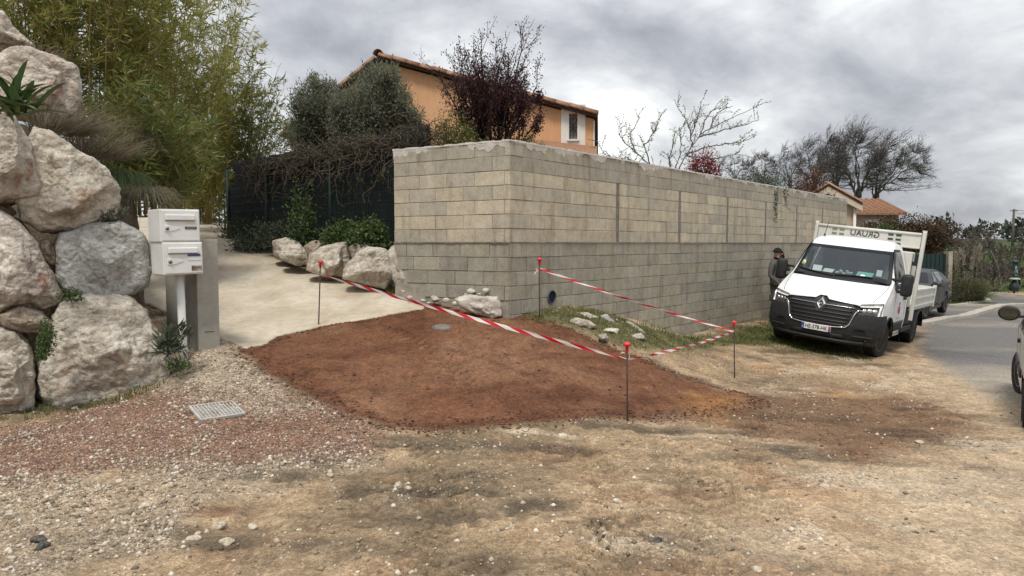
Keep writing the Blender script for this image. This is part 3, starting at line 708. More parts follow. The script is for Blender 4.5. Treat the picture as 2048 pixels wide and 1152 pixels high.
B('boulder', [(-60,10),(5,12),(30,48),(74,86),(60,96),(0,100),(-60,100)], 9.0, .6, 29, M_R1, 'pale boulder at the very top left of the bank', 5)
B('boulder', [(-20,392),(12,396),(32,425),(20,434),(-20,430)], 7.5, .2, 30, M_R4, 'small dark stone wedged at the left edge between two boulders', 4)
B('boulder', [(80,482),(98,476),(113,500),(112,532),(95,528),(82,505)], 7.6, .14, 31, M_R4, 'small brown stone wedged beside the blue grey boulder', 4)
# boulders lining the ramp below the dark fence
gB = 'boulders lining the ramp under the fence'
B('boulder', [(545,482),(570,476),(600,487),(612,500),(608,524),(580,528),(548,514)], 13.6, .40, 41, M_R1, 'ramp boulder farthest up beside the dark green plants', 4, group=gB)
B('boulder', [(556,508),(578,490),(600,490),(622,508),(626,528),(590,532),(560,520)], 13.0, .40, 42, M_R1, 'second ramp boulder from the top, low and pale', 4, group=gB)
B('boulder', [(606,492),(630,480),(650,484),(652,496),(630,515),(616,516)], 13.1, .32, 43, M_R4, 'small wedge shaped ramp boulder behind the middle ones', 4, group=gB)
B('boulder', [(614,540),(620,510),(640,494),(672,486),(692,482),(700,500),(702,525),(690,548),(650,550)], 12.3, .46, 44, M_R1, 'large pale ramp boulder just behind the red capped stake', 5, group=gB)
B('boulder', [(698,494),(712,487),(738,488),(750,497),(730,510),(706,522)], 12.2, .32, 45, M_R4, 'small flat ramp boulder lying behind two larger ones', 4, group=gB)
B('boulder', [(688,556),(694,530),(715,508),(735,498),(770,500),(786,520),(790,550),(770,578),(730,570)], 11.6, .42, 46, M_R1, 'large ramp boulder nearest the left end of the block wall', 5, group=gB)
# broken footing and rubble at the end of the wall
B('concrete_chunk', [(775,505),(792,488),(800,500),(806,540),(822,552),(835,575),(838,592),(815,590),(795,570),(780,545)], 11.25, .22, 47, M_RUBBLE, 'broken concrete footing sticking out at the left end of the wall', 5, .12, group='rubble at the wall foot')['category'] = 'concrete chunk'
B('concrete_chunk', [(912,600),(940,592),(995,596),(1005,612),(1004,634),(985,640),(955,630),(925,618)], 10.15, .16, 48, M_RUBBLE, 'rough white concrete footing exposed under the wall corner', 5, .12, group='rubble at the wall foot')['category'] = 'concrete chunk'
gS = 'loose pale stones at the wall foot'
for i, (px, py, r_, Yd, lb) in enumerate([(943, 583, .055, 10.5, 'biggest round white lump lying on the broken footing'), (972, 581, .042, 10.35, 'white lump leaning on the wall corner above the footing'), (959, 589, .030, 10.4, 'small white lump between two bigger ones on the footing'),
                                     (893, 600, .05, 10.62, 'white stone lying at the edge of the red earth below the wall'), (870, 598, .06, 10.75, 'flat pale stone at the wall foot left of the white lumps'), (806, 583, .03, 11.1, 'small white stone below the broken footing at the wall end'), (846, 602, .035, 10.85, 'grey crumb of concrete at the edge of the ramp below the wall'), (820, 596, .04, 10.95, 'lump of mortar just right of the broken footing'), (912, 607, .045, 10.5, 'angular pale lump left of the exposed white footing'), (985, 626, .03, 10.05, 'pale crumb in front of the exposed white footing'), (858, 606, .025, 10.7, 'tiny pale stone where ramp, wall and red earth meet'), (932, 590, .03, 10.45, 'flat lump leaning left of the biggest white lump')]):
    p = pix(px, py, Yd); o = lump('stone', p, (r_*1.15, r_, r_*.9), 60+i, M_RUBBLE, None, 3, .2); tag(o, lb, 'stone', gS)
# outcrop of rock in the grass beside the wall
gO = 'rocks in the grass mound by the wall'
for i, (ol, Yd, lb) in enumerate([
    ([(1158,626),(1175,626),(1196,634),(1197,642),(1184,645),(1170,640)], 10.9, 'tilted pale slab at the top of the grassy mound'),
    ([(1200,632),(1215,630),(1230,645),(1236,657),(1220,656),(1205,648)], 11.0, 'grey slab lying right of the tilted one on the grassy mound'),
    ([(1132,645),(1155,636),(1180,644),(1196,652),(1180,660),(1150,656)], 10.4, 'broad whitish rock half buried at the left of the grassy mound'),
    ([(1205,660),(1222,657),(1238,660),(1236,668),(1215,670)], 10.5, 'small low rock in the middle of the grassy mound'),
    ([(1245,640),(1262,645),(1285,662),(1298,676),(1285,674),(1262,660)], 11.4, 'narrow rock ridge slanting down the right of the grassy mound'),
    ([(1262,672),(1282,668),(1290,676),(1280,682),(1264,680)], 10.6, 'white rock low on the right of the grassy mound'),
    ([(1196,672),(1212,670),(1216,678),(1204,682)], 9.9, 'small pale stone at the front edge of the grassy mound')]):
    B('rock', ol, Yd, .16, 70+i, M_R1 if i != 1 else M_R2, lb, 4, .09, .3, gO)['category'] = 'rock'
# soil bank behind the boulders
def embankment():
    lo = [(-10.5, 7.4, -1.5), (-6.3, 7.75, -1.45), (-5.0, 7.95, -1.40), (-4.35, 8.35, -1.2), (-4.75, 9.4, -1.05), (-5.75, 10.9, -.9), (-7.6, 13.0, -.6), (-9.8, 15.8, -.2), (-12.4, 20.3, .4), (-13, 25, .8)]
    m1 = [(-10.8, 7.95, .1), (-6.5, 8.2, .05), (-5.2, 8.45, -.1), (-4.72, 8.85, .40), (-5.0, 9.7, .62), (-5.9, 11.0, .62), (-7.7, 13.2, .62), (-10.0, 16.1, .6), (-12.7, 20.6, 1.0), (-13.5, 25, 1.0)]
    m2 = [(-11, 8.6, 1.9), (-6.9, 8.8, 1.75), (-5.9, 9.2, 1.0), (-5.5, 9.8, .95), (-5.8, 10.5, .95), (-6.8, 11.8, .9), (-8.6, 13.8, .9), (-10.8, 16.6, 1.1), (-13.4, 21, 1.4), (-14, 25, 1.2)]
    up = [(-12, 11, 3.2), (-8.8, 10.6, 2.9), (-7.6, 11.0, 2.0), (-7.3, 11.6, 1.5), (-7.8, 12.2, 1.2), (-9, 13.4, 1.1), (-11, 15.4, 1.2), (-13, 18, 1.2), (-16, 22, 1.4), (-17, 25, 1.4)]
    fa = [(-30, 14, 3.6)]*3+[(-30, 18, 3.0), (-30, 20, 2.6), (-30, 22, 2.2), (-30, 24, 2.0), (-30, 26, 2.0), (-32, 28, 1.8), (-32, 32, 1.8)]
    rows = [np.array(r) for r in (lo, m1, m2, up, fa)]
    def dens(a, n):
        t = np.linspace(0, len(a)-1, n); i = np.minimum(t.astype(int), len(a)-2); f = (t-i)[:, None]; return a[i]*(1-f)+a[i+1]*f
    A = np.array([dens(r, 110) for r in rows]); n = 60; t = np.linspace(0, 4, n); i = np.minimum(t.astype(int), 3); f = (t-i)[:, None, None]; G = A[i]*(1-f)+A[i+1]*f
    P = G.reshape(-1, 3); P[:, 2] += EYE; P += (fbm(P*1.5, 4)*.16)[:, None]*np.array([.6, .6, 1])
    ii = np.arange(n*110).reshape(n, 110); q = np.stack([ii[:-1, :-1], ii[:-1, 1:], ii[1:, 1:], ii[1:, :-1]], -1).reshape(-1, 4)
    m = mat_noise('bank_soil', (.055, .042, .028), (.13, .10, .065), 5, .95, .9, 25, .04, 'World')
    tag(link('embankment', mesh_np('embankment', P, q, m, True)), kind='structure')
embankment()
# ================================================================== DARK SCREENED FENCE
def fence():
    A = np.array([-6.75, 17.2]); Bq = np.array([-1.38, 11.95]); d = Bq-A; Ln = np.hypot(*d); d /= Ln; n = np.array([d[1], -d[0]])   # n points towards the ramp
    root = empty('screened_fence', (A[0], A[1], EYE-.1)); tag(root, 'dark screened mesh fence with green posts above the ramp', 'fence')
    t = NT('dark_screen'); p = t.coord('World'); w1 = t.noise(p, 4, 5, .6); w2 = t.noise(t.coord('World', (30, 30, 2)), 3, 3, .5)
    c = t.mix(.5, t.ramp(w1, [(.3, (.005, .006, .007)), (.7, (.012, .013, .014))]), t.ramp(w2, [(.3, (.004, .005, .006)), (.7, (.018, .021, .024))])); t.bump(w1, .4, .03)
    ms = t.done(c, .8, .25)
    mg = mat_noise('green_coated_steel', (.008, .026, .021), (.012, .036, .029), 10, .5)
    def sheet(name, s0, s1, z0a, z0b, z1a, z1b, off, m):
        V = []; Fc = []; nx, nz_ = 40, 10
        for i in range(nx+1):
            f = i/nx; s = s0+(s1-s0)*f
            for k in range(nz_+1):
                g = k/nz_; za = z0a+(z0b-z0a)*f; zb = z1a+(z1b-z1a)*f; w = .018*math.sin(s*5.1+k*.7)*math.sin(g*3.1)+.012*math.sin(s*13+k)
                if g == 1: zb += .012*math.sin(s*9)
                q = A+d*s+n*(off+w); V.append((q[0], q[1], za+(zb-za)*g))
        for i in range(nx):
            for k in range(nz_): a = i*(nz_+1)+k; Fc.append((a, a+nz_+1, a+nz_+2, a+1))
        o = link(name, mesh_py(name, V, Fc, m, True), root); so = o.modifiers.new('thickness', 'SOLIDIFY'); so.thickness = .006; return o
    posts = [0.12, 2.05, 4.75, Ln-.1]
    posts = [.1, 2.0, 4.55, 7.0]
    lowtop = lambda s: EYE+1.30+(.0)*s
    top = lambda s: EYE+1.86+.10*(s/Ln)
    for a, b in zip(posts[:-1], posts[1:]): sheet('screen', a, b, EYE-.15, EYE-.15, lowtop(a), lowtop(b), -.03, ms)
    sheet('upper_screen', .35, Ln, EYE+1.22, EYE+1.22, top(0), top(Ln), -.05, ms)
    for s in posts[:]:
        mb = MB(); q = A+d*s; mb.tube([(q[0], q[1], EYE-.5), (q[0], q[1], top(s)-.12)], .035, 10); mb.lathe([(.04, 0), (.04, .03), (.0, .045)], (q[0], q[1], top(s)-.12), 10); mb.build('post', mg, root, smooth=True)
    for a, b in zip(posts[:-1], posts[1:]):
        mb = MB(); s = a+.05
        while s < b-.03:
            q = A+d*s+n*.004; mb.tube([(q[0], q[1], EYE-.1), (q[0], q[1], lowtop(s)-.02)], .0028, 3, cap=False); s += .05
        for k in range(9):
            z = EYE-.08+k*.165; q0 = A+d*a+n*.010; q1 = A+d*b+n*.010; mb.tube([(q0[0], q0[1], z), (q1[0], q1[1], z)], .004, 4, cap=False)
        o = mb.build('wire_panel', mg, root); o['kind'] = 'stuff'
    return A, d, n, Ln, top
FA, FD, FN, FL, FTOP = fence()
# ================================================================== MAILBOXES AND PILLAR
def mailboxes():
    Yb = 7.72; base = pix(352, 690, Yb); bz = Hz(base.x, base.y); root = empty('mailbox_stand', (base.x, base.y, bz)); tag(root, 'two stacked white metal mailboxes on a white post', 'mailbox')
    mw = mat_noise('white_enamel', (.66, .66, .64), (.76, .76, .74), 3, .38, .05, 30, .002, spec=.5); mo = NT('post_white').done((.66, .66, .63), .45)
    mg = NT('lock_metal').done((.28, .28, .27), .35, None, .9); md = NT('gap_dark').done((.22, .22, .21), .8)
    P = pix(352, 550, Yb); yaw = math.radians(43); lean = -.012
    sc = 1/(F_PX/Yb)          # metres per photograph pixel
    w = 77*sc; h = 66.5*sc; dep = .40
    x0 = pix(322, 480, Yb).x
    zt = [pix(360, 417, Yb).z, pix(360, 484, Yb).z]
    mb = MB(); mb.tube([(P.x-.055, P.y+.27, bz-.25), (P.x-.085, P.y+.27, pix(352, 548, Yb).z)], .043, 14); mb.build('post', mo, root, smooth=True)
    for k in range(2):
        Mx = Matrix.Translation((x0+k*.022, Yb, zt[k]-h)) @ Matrix.Rotation(yaw, 4, 'Z') @ Matrix.Rotation(lean, 4, 'Y')
        body = MB(); body.box((-.004, 0, 0), (w, dep, h-.004), 0, Mx); b = body.build('box', mw, root, bevel=.008); b.name = 'mailbox_case'
        d = MB(); d.box((.014, -.012, .014), (w-.012, -.0005, h-.018), 0, Mx); d.build('door', mw, root, bevel=.005)
        f = MB(); f.box((.045, -.034, h-.125), (w-.055, -.013, h-.062), 0, Mx); f.build('flap', mw, root, bevel=.010)
        f = MB(); f.box((.045, -.0145, h-.134), (w-.055, -.0125, h-.1255), 0, Mx); f.build('slot', md, root)
        c = MB(); c.lathe([(.0, -.030), (.017, -.030), (.020, -.012)], (0, 0, 0), 14, axis='y'); c.V = [Mx @ (Vector(v)+Vector((.062, 0, h*.40))) for v in c.V]; c.build('lock', mg, root, smooth=True)
        # raised oval panel round the lock
        o = MB(); pr = [(.035, h*.32), (.06, h*.29), (.14, h*.34), (.20, h*.41), (.14, h*.47), (.06, h*.51), (.035, h*.48)]
        V = [Mx @ Vector((a, -.018, b_)) for a, b_ in pr]+[Mx @ Vector((a, -.011, b_)) for a, b_ in pr]; n = len(pr)
        o.add(V, [tuple(range(n))]+[((i+1) % n, i, n+i, n+(i+1) % n) for i in range(n)]); o.build('lock_panel', mw, root, bevel=.004)
        if k == 0:
            q = MB(); q.box((w*.60, -.0165, h*.38), (w*.90, -.0125, h*.46), 0, Mx); q.build('name_plate', NT('black_plate').done((.015, .015, .017), .4), root, bevel=.004)
            q = MB()
            for i in range(9): q.box((w*.635+i*w*.027, -.0172, h*.408), (w*.635+i*w*.027+w*(.012+.006*(i % 2)), -.0166, h*.432), 0, Mx)
            q.build('name_lettering', NT('plate_letters').done((.5, .5, .5), .6), root)
            q = MB(); q.box((w*.62, -.0138, h*.55), (w*.86, -.0124, h*.60), 0, Mx); q.build('tape_mark', NT('old_tape').done((.62, .58, .40), .7), root)
        else:
            q = MB(); q.box((w*.60, -.0165, h*.555), (w*.93, -.0125, h*.63), 0, Mx); q.build('blue_label', NT('blue_label').done((.055, .075, .20), .5), root)
            q = MB(); q.box((w*.60, -.0165, h*.43), (w*.93, -.0125, h*.51), 0, Mx); q.build('name_card', NT('card_white').done((.72, .72, .74), .5), root)
            q = MB(); q.box((w*.69, -.0145, h*.11), (w*.95, -.0125, h*.27), 0, Mx)
            st = NT('sticker'); v = st.coord('Object'); s_ = st.noise(v, 14, 3, .6, 2.0); q.build('sticker', st.done(st.ramp(s_, [(.40, (.05, .045, .04)), (.47, (.30, .22, .16)), (.55, (.55, .50, .42))]), .5), root)
    # concrete gate pillar behind it
    pl = pix(419, 690, 8.25); pz = Hz(pl.x, pl.y)
    wq = .243; hq = pix(419, 479, 8.25).z-pz
    t = NT('pillar_concrete'); v = t.coord('Object'); a = t.noise(v, 5, 6, .6); g = t.noise(t.coord('Object', (4, 4, 40)), 3, 4, .6); c0 = t.noise(v, 60, 4, .6)
    c = t.ramp(a, [(.3, (.30, .285, .245)), (.7, (.41, .39, .34))]); c = t.mix(.6, c, t.ramp(g, [(.3, (.82, .82, .81)), (.7, (1.12, 1.12, 1.12))]), 'MULTIPLY'); t.bump(t.math('ADD', g, c0), .25, .006)
    mp = t.done(c, .9, .2)
    r = empty('gate_pillar', (pl.x, pl.y, pz)); tag(r, 'grey concrete gate pillar behind the mailboxes at the foot of the ramp', 'pillar')
    mm = MB(); mm.box((-wq/2, 0, -.3), (wq/2, .50, hq)); s = mm.build('shaft', mp, r, False, bevel=.008)
    mm = MB(); mm.box((-wq/2-.03, .505, -.3), (wq/2-.03, .98, hq-.012)); s2 = mm.build('rear_shaft', mp, r, False, bevel=.008)
    mm = MB(); mm.box((-wq/2+.07, -.004, .19), (-wq/2+.18, .002, .197)); mm.build('crack', NT('crack_dark').done((.09, .085, .075), .9), r, False)
    r.rotation_euler = (0, 0, math.radians(43))
mailboxes()
# ================================================================== STAKES AND TAPE
STK = [(637, 650, 641, 522, 9.9, 'leaning red capped stake standing on the edge of the ramp'), (1255, 848, 1254, 686, 7.2, 'nearest red capped stake at the front edge of the earth patch'),
       (1469, 760, 1468, 643, 10.7, 'red capped stake farthest to the right on the dirt'), (1079, 622, 1079, 517, 10.30, 'red capped stake standing close to the block wall')]
M_STEEL = mat_noise('rusty_rebar', (.045, .035, .03), (.09, .065, .05), 20, .75, .5, 80, .003)
M_CAP = NT('red_plastic').done((.62, .03, .045), .42)
tops = []
for (bx, by, tx, ty, Yd, lb) in STK:
    b = pix(bx, by, Yd); gz = Hz(b.x, b.y); tp = pix(tx, ty, Yd); r = empty('barrier_stake', (b.x, b.y, gz)); tag(r, lb, 'stake', 'red capped stakes holding the tape')
    ax = (tp-Vector((b.x, b.y, gz))); Ln = ax.length; u = ax.normalized(); q = u.to_track_quat('Z', 'Y').to_matrix().to_4x4(); Mx = Matrix.Translation((b.x, b.y, gz)) @ q
    mb = MB(); mb.tube([(0, 0, -.2), (0, 0, Ln-.03)], .0085, 8)
    for k in range(int((Ln-.05)/.03)): mb.lathe([(.0085, 0), (.0102, .004), (.0085, .008)], (0, 0, .02+k*.03), 8)
    mb.V = [Mx @ Vector(v) for v in mb.V]; mb.build('rod', M_STEEL, r, smooth=True)
    c = MB(); c.lathe([(.013, -.085), (.016, -.08), (.017, -.02), (.036, -.016), (.040, -.004), (.034, .012), (.018, .020), (.0, .022)], (0, 0, Ln-.01), 16); c.V = [Mx @ Vector(v) for v in c.V]; c.build('cap', M_CAP, r, smooth=True)
    tops.append((b, tp, gz))
def tape():
    t = NT('barrier_tape'); uv = t.N('ShaderNodeUVMap', uv_map='UVMap'); sp = t.N('ShaderNodeSeparateXYZ', {0: uv.outputs[0]})
    ph = t.math('ADD', sp.outputs[0], t.math('MULTIPLY', sp.outputs[1], .20)); f = t.math('FRACT', t.math('DIVIDE', ph, .40))
    s = t.math('GREATER_THAN', f, .5); c = t.mix(s, (.72, .70, .66), (.55, .018, .035)); m = t.done(c, .35, .4)
    tr = t.N('ShaderNodeBsdfTranslucent', {'Color': c}); mxs = t.N('ShaderNodeMixShader', {0: .25, 1: t.p.outputs[0], 2: tr.outputs[0]}); t.L(mxs.outputs[0], t.o.inputs[0])
    a1 = pix(638, 548, 9.9); a2 = pix(1256, 719, 7.2); a3 = pix(1468, 663, 10.7); a4 = pix(1079, 537, 10.30)
    runs = [(a1, a2, .02, .042, 3.3), (a2, a3, .03, .042, 9), (a3, a4, .03, .042, 5.2)]
    V = []; Fc = []; UV = []; s0 = 0
    for (a, b, sag, w, tw) in runs:
        n = 130; prev = None; Ln = (b-a).length; ax = (b-a).normalized(); up = (Vector((0, 0, 1))-ax*ax.z).normalized(); sd = ax.cross(up)
        for i in range(n+1):
            f = i/n; p = a+(b-a)*f-Vector((0, 0, 1))*sag*4*f*(1-f)
            th = .35*math.sin(f*tw*2.1+.4)+.25*math.sin(f*tw*5+1.0)+(.7*math.sin(f*tw*1.7) if tw > 4 else 0)
            ww = w*(.30+.70*min(1, 8*f, 8*(1-f))) if tw < 4 else w*.8
            e = (up*math.cos(th)+sd*math.sin(th))*ww/2; k = sd*math.cos(th)*.004-up*math.sin(th)*.004
            o = len(V); V += [p-e, p+k*math.sin(f*40), p+e]; UV += [(s0+f*Ln, 0), (s0+f*Ln, .5), (s0+f*Ln, 1)]
            if i: Fc += [(o-3, o, o+1, o-2), (o-2, o+1, o+2, o-1)]
        s0 += Ln
    for (a, dx, dz) in ((a4, -.075, -.075), (a4, -.05, -.02), (a2, .02, .03)):
        o = len(V); p2 = a+Vector((dx, .02, dz)); V += [a+Vector((0, 0, .012)), a-Vector((0, 0, .012)), p2-Vector((0, 0, .02)), p2+Vector((0, 0, .02))]; UV += [(s0, 0), (s0, 1), (s0+.1, 1), (s0+.1, 0)]; Fc.append((o, o+1, o+2, o+3))
    me = mesh_py('barrier_tape', V, Fc, m, False); ul = me.uv_layers.new(name='UVMap')
    for l in me.loops: ul.data[l.index].uv = UV[l.vertex_index]
    tag(link('barrier_tape', me), 'red and white barrier tape strung between the red capped stakes', 'tape')
tape()
# ---- drain grate in the gravel and cover in the red earth
def covers():
    g = gp(434, 824); gz = Hz(*g); dzx = (H(g[0]+.2, g[1])-H(g[0]-.2, g[1]))/.4; dzy = (H(g[0], g[1]+.2)-H(g[0], g[1]-.2))/.4
    r = empty('drain_grate', (g[0], g[1], gz+.004)); tag(r, 'square metal drain grate set flush in the gravel', 'grate'); r.rotation_euler = Euler((math.atan(dzy), -math.atan(dzx), math.radians(38)))
    mg = mat_noise('galvanised_steel', (.30, .29, .265), (.50, .48, .44), 22, .8, .2, 60, .004, metal=.0); a = .20
    fr = MB()
    for (p, q) in (((-a, -a, 0), (a, -a+.022, .022)), ((-a, a-.022, 0), (a, a, .022)), ((-a, -a+.023, 0), (-a+.022, a-.023, .0215)), ((a-.022, -a+.023, 0), (a, a-.023, .0215))): fr.box(p, q)
    fr.build('frame', mg, r, False)
    for k in range(11):
        s = -a+.04+k*(2*a-.08)/10; b = MB(); b.box((s-.005, -a+.024, .002), (s+.005, a-.024, .019)); b.build('bar', mg, r, False)
    for k in range(9):
        s = -a+.045+k*(2*a-.09)/8; b = MB(); b.box((-a+.024, s-.003, .004), (a-.024, s+.003, .0175)); b.build('cross_bar', mg, r, False)
    b = MB(); b.box((-a+.023, -a+.023, -.05), (a-.023, a-.023, .010)); b.build('silt', mat_noise('grate_silt', (.16, .145, .12), (.46, .43, .37), 60, .95), r, False)
    c = gp(884, 658); cz = Hz(*c); dzy = (H(c[0], c[1]+.2)-H(c[0], c[1]-.2))/.4; dzx = (H(c[0]+.2, c[1])-H(c[0]-.2, c[1]))/.4
    r = empty('access_cover', (c[0], c[1], cz+.002)); tag(r, 'small round grey access cover in the red earth', 'cover'); r.rotation_euler = (math.atan(dzy), -math.atan(dzx), 0)
    m = MB(); m.lathe([(.0, .012), (.10, .012), (.105, .010), (.11, -.02)], (0, 0, 0), 24); m.build('lid', mat_noise('grey_iron', (.13, .12, .11), (.22, .205, .19), 12, .8, .4, 50, .005), r, False, True)
    m = MB(); m.lathe([(.112, -.02), (.112, .012), (.135, .010), (.14, -.02)], (0, 0, 0), 24); m.build('rim', mat_noise('cover_rim', (.12, .09, .07), (.18, .14, .11), 12, .9), r, False, True)
covers()
# ================================================================== HOUSES
M_ORANGE = None
def render_mat(name, c1, c2):
    t = NT(name); p = t.coord('World'); a = t.noise(p, 1.2, 6, .6, .4); b = t.noise(t.coord('World', (5, 5, .5)), 1.6, 5, .6); g = t.noise(p, 60, 4, .6)
    c = t.ramp(a, [(.3, c1), (.7, c2)]); c = t.mix(.6, c, t.ramp(b, [(.3, (.82, .80, .77)), (.6, (1.04, 1.04, 1.04))]), 'MULTIPLY'); t.bump(g, .3, .006); return t.done(c, .92, .15)
M_ORANGE = render_mat('orange_render', (.56, .315, .17), (.63, .37, .21))
M_WHITE_TRIM = mat_noise('white_trim', (.62, .60, .55), (.70, .68, .63), 4, .85)
t = NT('clay_tile'); oi = t.N('ShaderNodeObjectInfo'); cc = t.ramp(oi.outputs['Random'], [(0, (.20, .105, .065)), (.5, (.30, .165, .105)), (1, (.36, .235, .165))]); nn = t.noise(t.coord('Object'), 9, 6, .65)
cc = t.mix(.8, cc, t.ramp(nn, [(.3, (.55, .53, .5)), (.65, (1.1, 1.1, 1.1))]), 'MULTIPLY'); t.bump(nn, .4, .02); M_TILE = t.done(cc, .9, .2)
M_DARKWOOD = mat_noise('dark_eave', (.05, .03, .022), (.09, .055, .04), 8, .8)
def tile_mesh(Ln, r0, r1, name='tile'):
    """half round clay tile, tapered"""
    V = []; n = 8; th_ = .016
    for (y, r) in ((0, r0), (Ln, r1)):
        for rr in (r, r-th_):
            for k in range(n+1): a = math.pi*k/n; V.append((rr*math.cos(a), y, rr*math.sin(a)))
    m = n+1; Fc = []
    for k in range(n):
        Fc += [(k, k+1, 2*m+k+1, 2*m+k), (m+k+1, m+k, 3*m+k, 3*m+k+1), (k+1, k, m+k, m+k+1), (2*m+k, 2*m+k+1, 3*m+k+1, 3*m+k)]
    Fc += [(0, 2*m, 3*m, m), (m-1, 2*m-1, 4*m-1, 3*m-1)]
    return mesh_py(name, V, Fc, M_TILE, True)
def orange_house():
    D = 22.0; a, b = .993, .118; s = .287; sl_ = .757
    rid = np.array([-.1786*D, D]); zr = EYE+.269*D-.50; ur = .2955*D-.16; ul = .125*D
    rt = rid+np.array([a, -b])*ur; lf = rid+np.array([-a, b])*ul; back = np.array([b, a]); z0 = EYE-1.0
    ze_r = zr-s*ur; ze_l = zr-sl_*ul; dep = 9.0
    root = empty('orange_house', (rid[0], rid[1], z0)); tag(root, 'orange rendered house with a clay tile gable behind the wall', 'house')
    g = [(lf, ze_l), (rid, zr), (rt, ze_r)]
    V = []; 
    for off in (0, dep):
        for (p, z) in ((lf, z0), (rt, z0), (rt, ze_r), (rid, zr), (lf, ze_l)): q = p+back*off; V.append((q[0], q[1], z))
    Fc = [(0, 1, 2, 3, 4), (9, 8, 7, 6, 5), (1, 6, 7, 2), (0, 4, 9, 5)]
    # window hole: build the gable as strips round it
    wc = pix(1145, 255, 1); tt = None
    dirx = (wc.x/1.0); u = None
    # distance along the gable (from ridge to the right) where the window centre is seen
    for k in range(4000):
        uu = ur*k/4000; q = rid+np.array([a, -b])*uu
        if q[0]/q[1] > (1145-1024)/F_PX: u = uu; break
    q = rid+np.array([a, -b])*u; sc = q[1]/F_PX
    wz0 = pix(1145, 281, q[1]).z; wz1 = pix(1145, 228, q[1]).z; hw = 8.2*sc
    V += []
    def pt(uu, z, off=0.0):
        qq = rid+np.array([a, -b])*uu+back*off; return (qq[0], qq[1], z)
    mb = MB(); zt = lambda uu: zr-(s*uu if uu > 0 else -sl_*uu)
    L0, R0 = u-hw, u+hw
    # gable polygons
    mb.add([pt(-ul, z0), pt(L0, z0), pt(L0, zt(L0)), pt(0, zr), pt(-ul, ze_l)], [(0, 1, 2, 3, 4)])
    mb.add([pt(L0, z0), pt(R0, z0), pt(R0, wz0), pt(L0, wz0)], [(0, 1, 2, 3)])
    mb.add([pt(L0, wz1), pt(R0, wz1), pt(R0, zt(R0)), pt(L0, zt(L0))], [(0, 1, 2, 3)])
    mb.add([pt(R0, z0), pt(ur, z0), pt(ur, ze_r), pt(R0, zt(R0))], [(0, 1, 2, 3)])
    # sides and back
    mb.add([pt(ur, z0), pt(ur, z0, dep), pt(ur, ze_r, dep), pt(ur, ze_r)], [(0, 1, 2, 3)])
    mb.add([pt(-ul, z0, dep), pt(-ul, z0), pt(-ul, ze_l), pt(-ul, ze_l, dep)], [(0, 1, 2, 3)])
    mb.add([pt(ur, z0, dep), pt(-ul, z0, dep), pt(-ul, ze_l, dep), pt(0, zr, dep), pt(ur, ze_r, dep)], [(0, 1, 2, 3, 4)])
    # window reveals
    rv = .22
    for A_, B_ in (((L0, wz0), (L0, wz1)), ((L0, wz1), (R0, wz1)), ((R0, wz1), (R0, wz0)), ((R0, wz0), (L0, wz0))):
        mb.add([pt(A_[0], A_[1]), pt(B_[0], B_[1]), pt(B_[0], B_[1], rv), pt(A_[0], A_[1], rv)], [(3, 2, 1, 0)])
    mb.build('walls', M_ORANGE, root)
    def bar(name, u0, u1, za, zb, o0, o1, m, parent):
        mm = MB(); mm.add([pt(u0, za, o0), pt(u1, za, o0), pt(u1, za, o1), pt(u0, za, o1), pt(u0, zb, o0), pt(u1, zb, o0), pt(u1, zb, o1), pt(u0, zb, o1)], [(0,3,2,1),(4,5,6,7),(0,1,5,4),(1,2,6,5),(2,3,7,6),(3,0,4,7)]); return mm.build(name, m, parent)
    glass = NT('window_glass').done((.30, .31, .30), .15, .6)
    w = bar('window', L0+.002, R0-.002, wz0, wz1, rv-.02, rv+.02, glass, root)
    fm = NT('window_frame_paint').done((.36, .35, .32), .6)
    bar('frame', L0+.01, L0+.09, wz0+.01, wz1-.01, rv-.07, rv-.025, fm, w); bar('frame', R0-.09, R0-.01, wz0+.01, wz1-.01, rv-.07, rv-.025, fm, w)
    bar('frame', L0+.091, R0-.091, wz0+.01, wz0+.10, rv-.07, rv-.025, fm, w); bar('frame', L0+.091, R0-.091, wz1-.10, wz1-.01, rv-.07, rv-.025, fm, w)
    gm = NT('wrought_iron').done((.012, .012, .013), .6); g_ = MB()
    for k in range(3): uu = L0+(R0-L0)*(k+.5)/3; g_.tube([pt(uu, wz0, .06), pt(uu, wz1, .06)], .007, 5)
    for zz in (wz0+.15, (wz0+wz1)/2, wz1-.12): g_.tube([pt(L0, zz, .06), pt(R0, zz, .06)], .007, 5)
    g_.tube([pt(L0, wz0+.15, .06), pt(R0, wz1-.12, .06)], .010, 5); g_.tube([pt(R0, wz0+.15, .06), pt(L0, wz1-.12, .06)], .010, 5); g_.build('grille', gm, w)
    tw = .23
    bar('surround', L0-tw, L0, wz0-.02, wz1+.02, -.03, .01, M_WHITE_TRIM, w); bar('surround', R0, R0+tw, wz0-.02, wz1+.02, -.03, .01, M_WHITE_TRIM, w)
    bar('surround', L0-tw, R0+tw, wz1+.021, wz1+.26, -.031, .01, M_WHITE_TRIM, w); bar('surround', L0-tw, R0+tw, wz0-.26, wz0-.021, -.031, .01, M_WHITE_TRIM, w)
    bar('sill', L0-.06, R0+.06, wz0-.02, wz0+.03, -.08, .10, M_WHITE_TRIM, w)
    # white corner line at the right end
    bar('corner_trim', ur-.01, ur+.03, z0, ze_r-.05, -.015, .02, M_WHITE_TRIM, root)
    # roof slabs
    rf = MB()
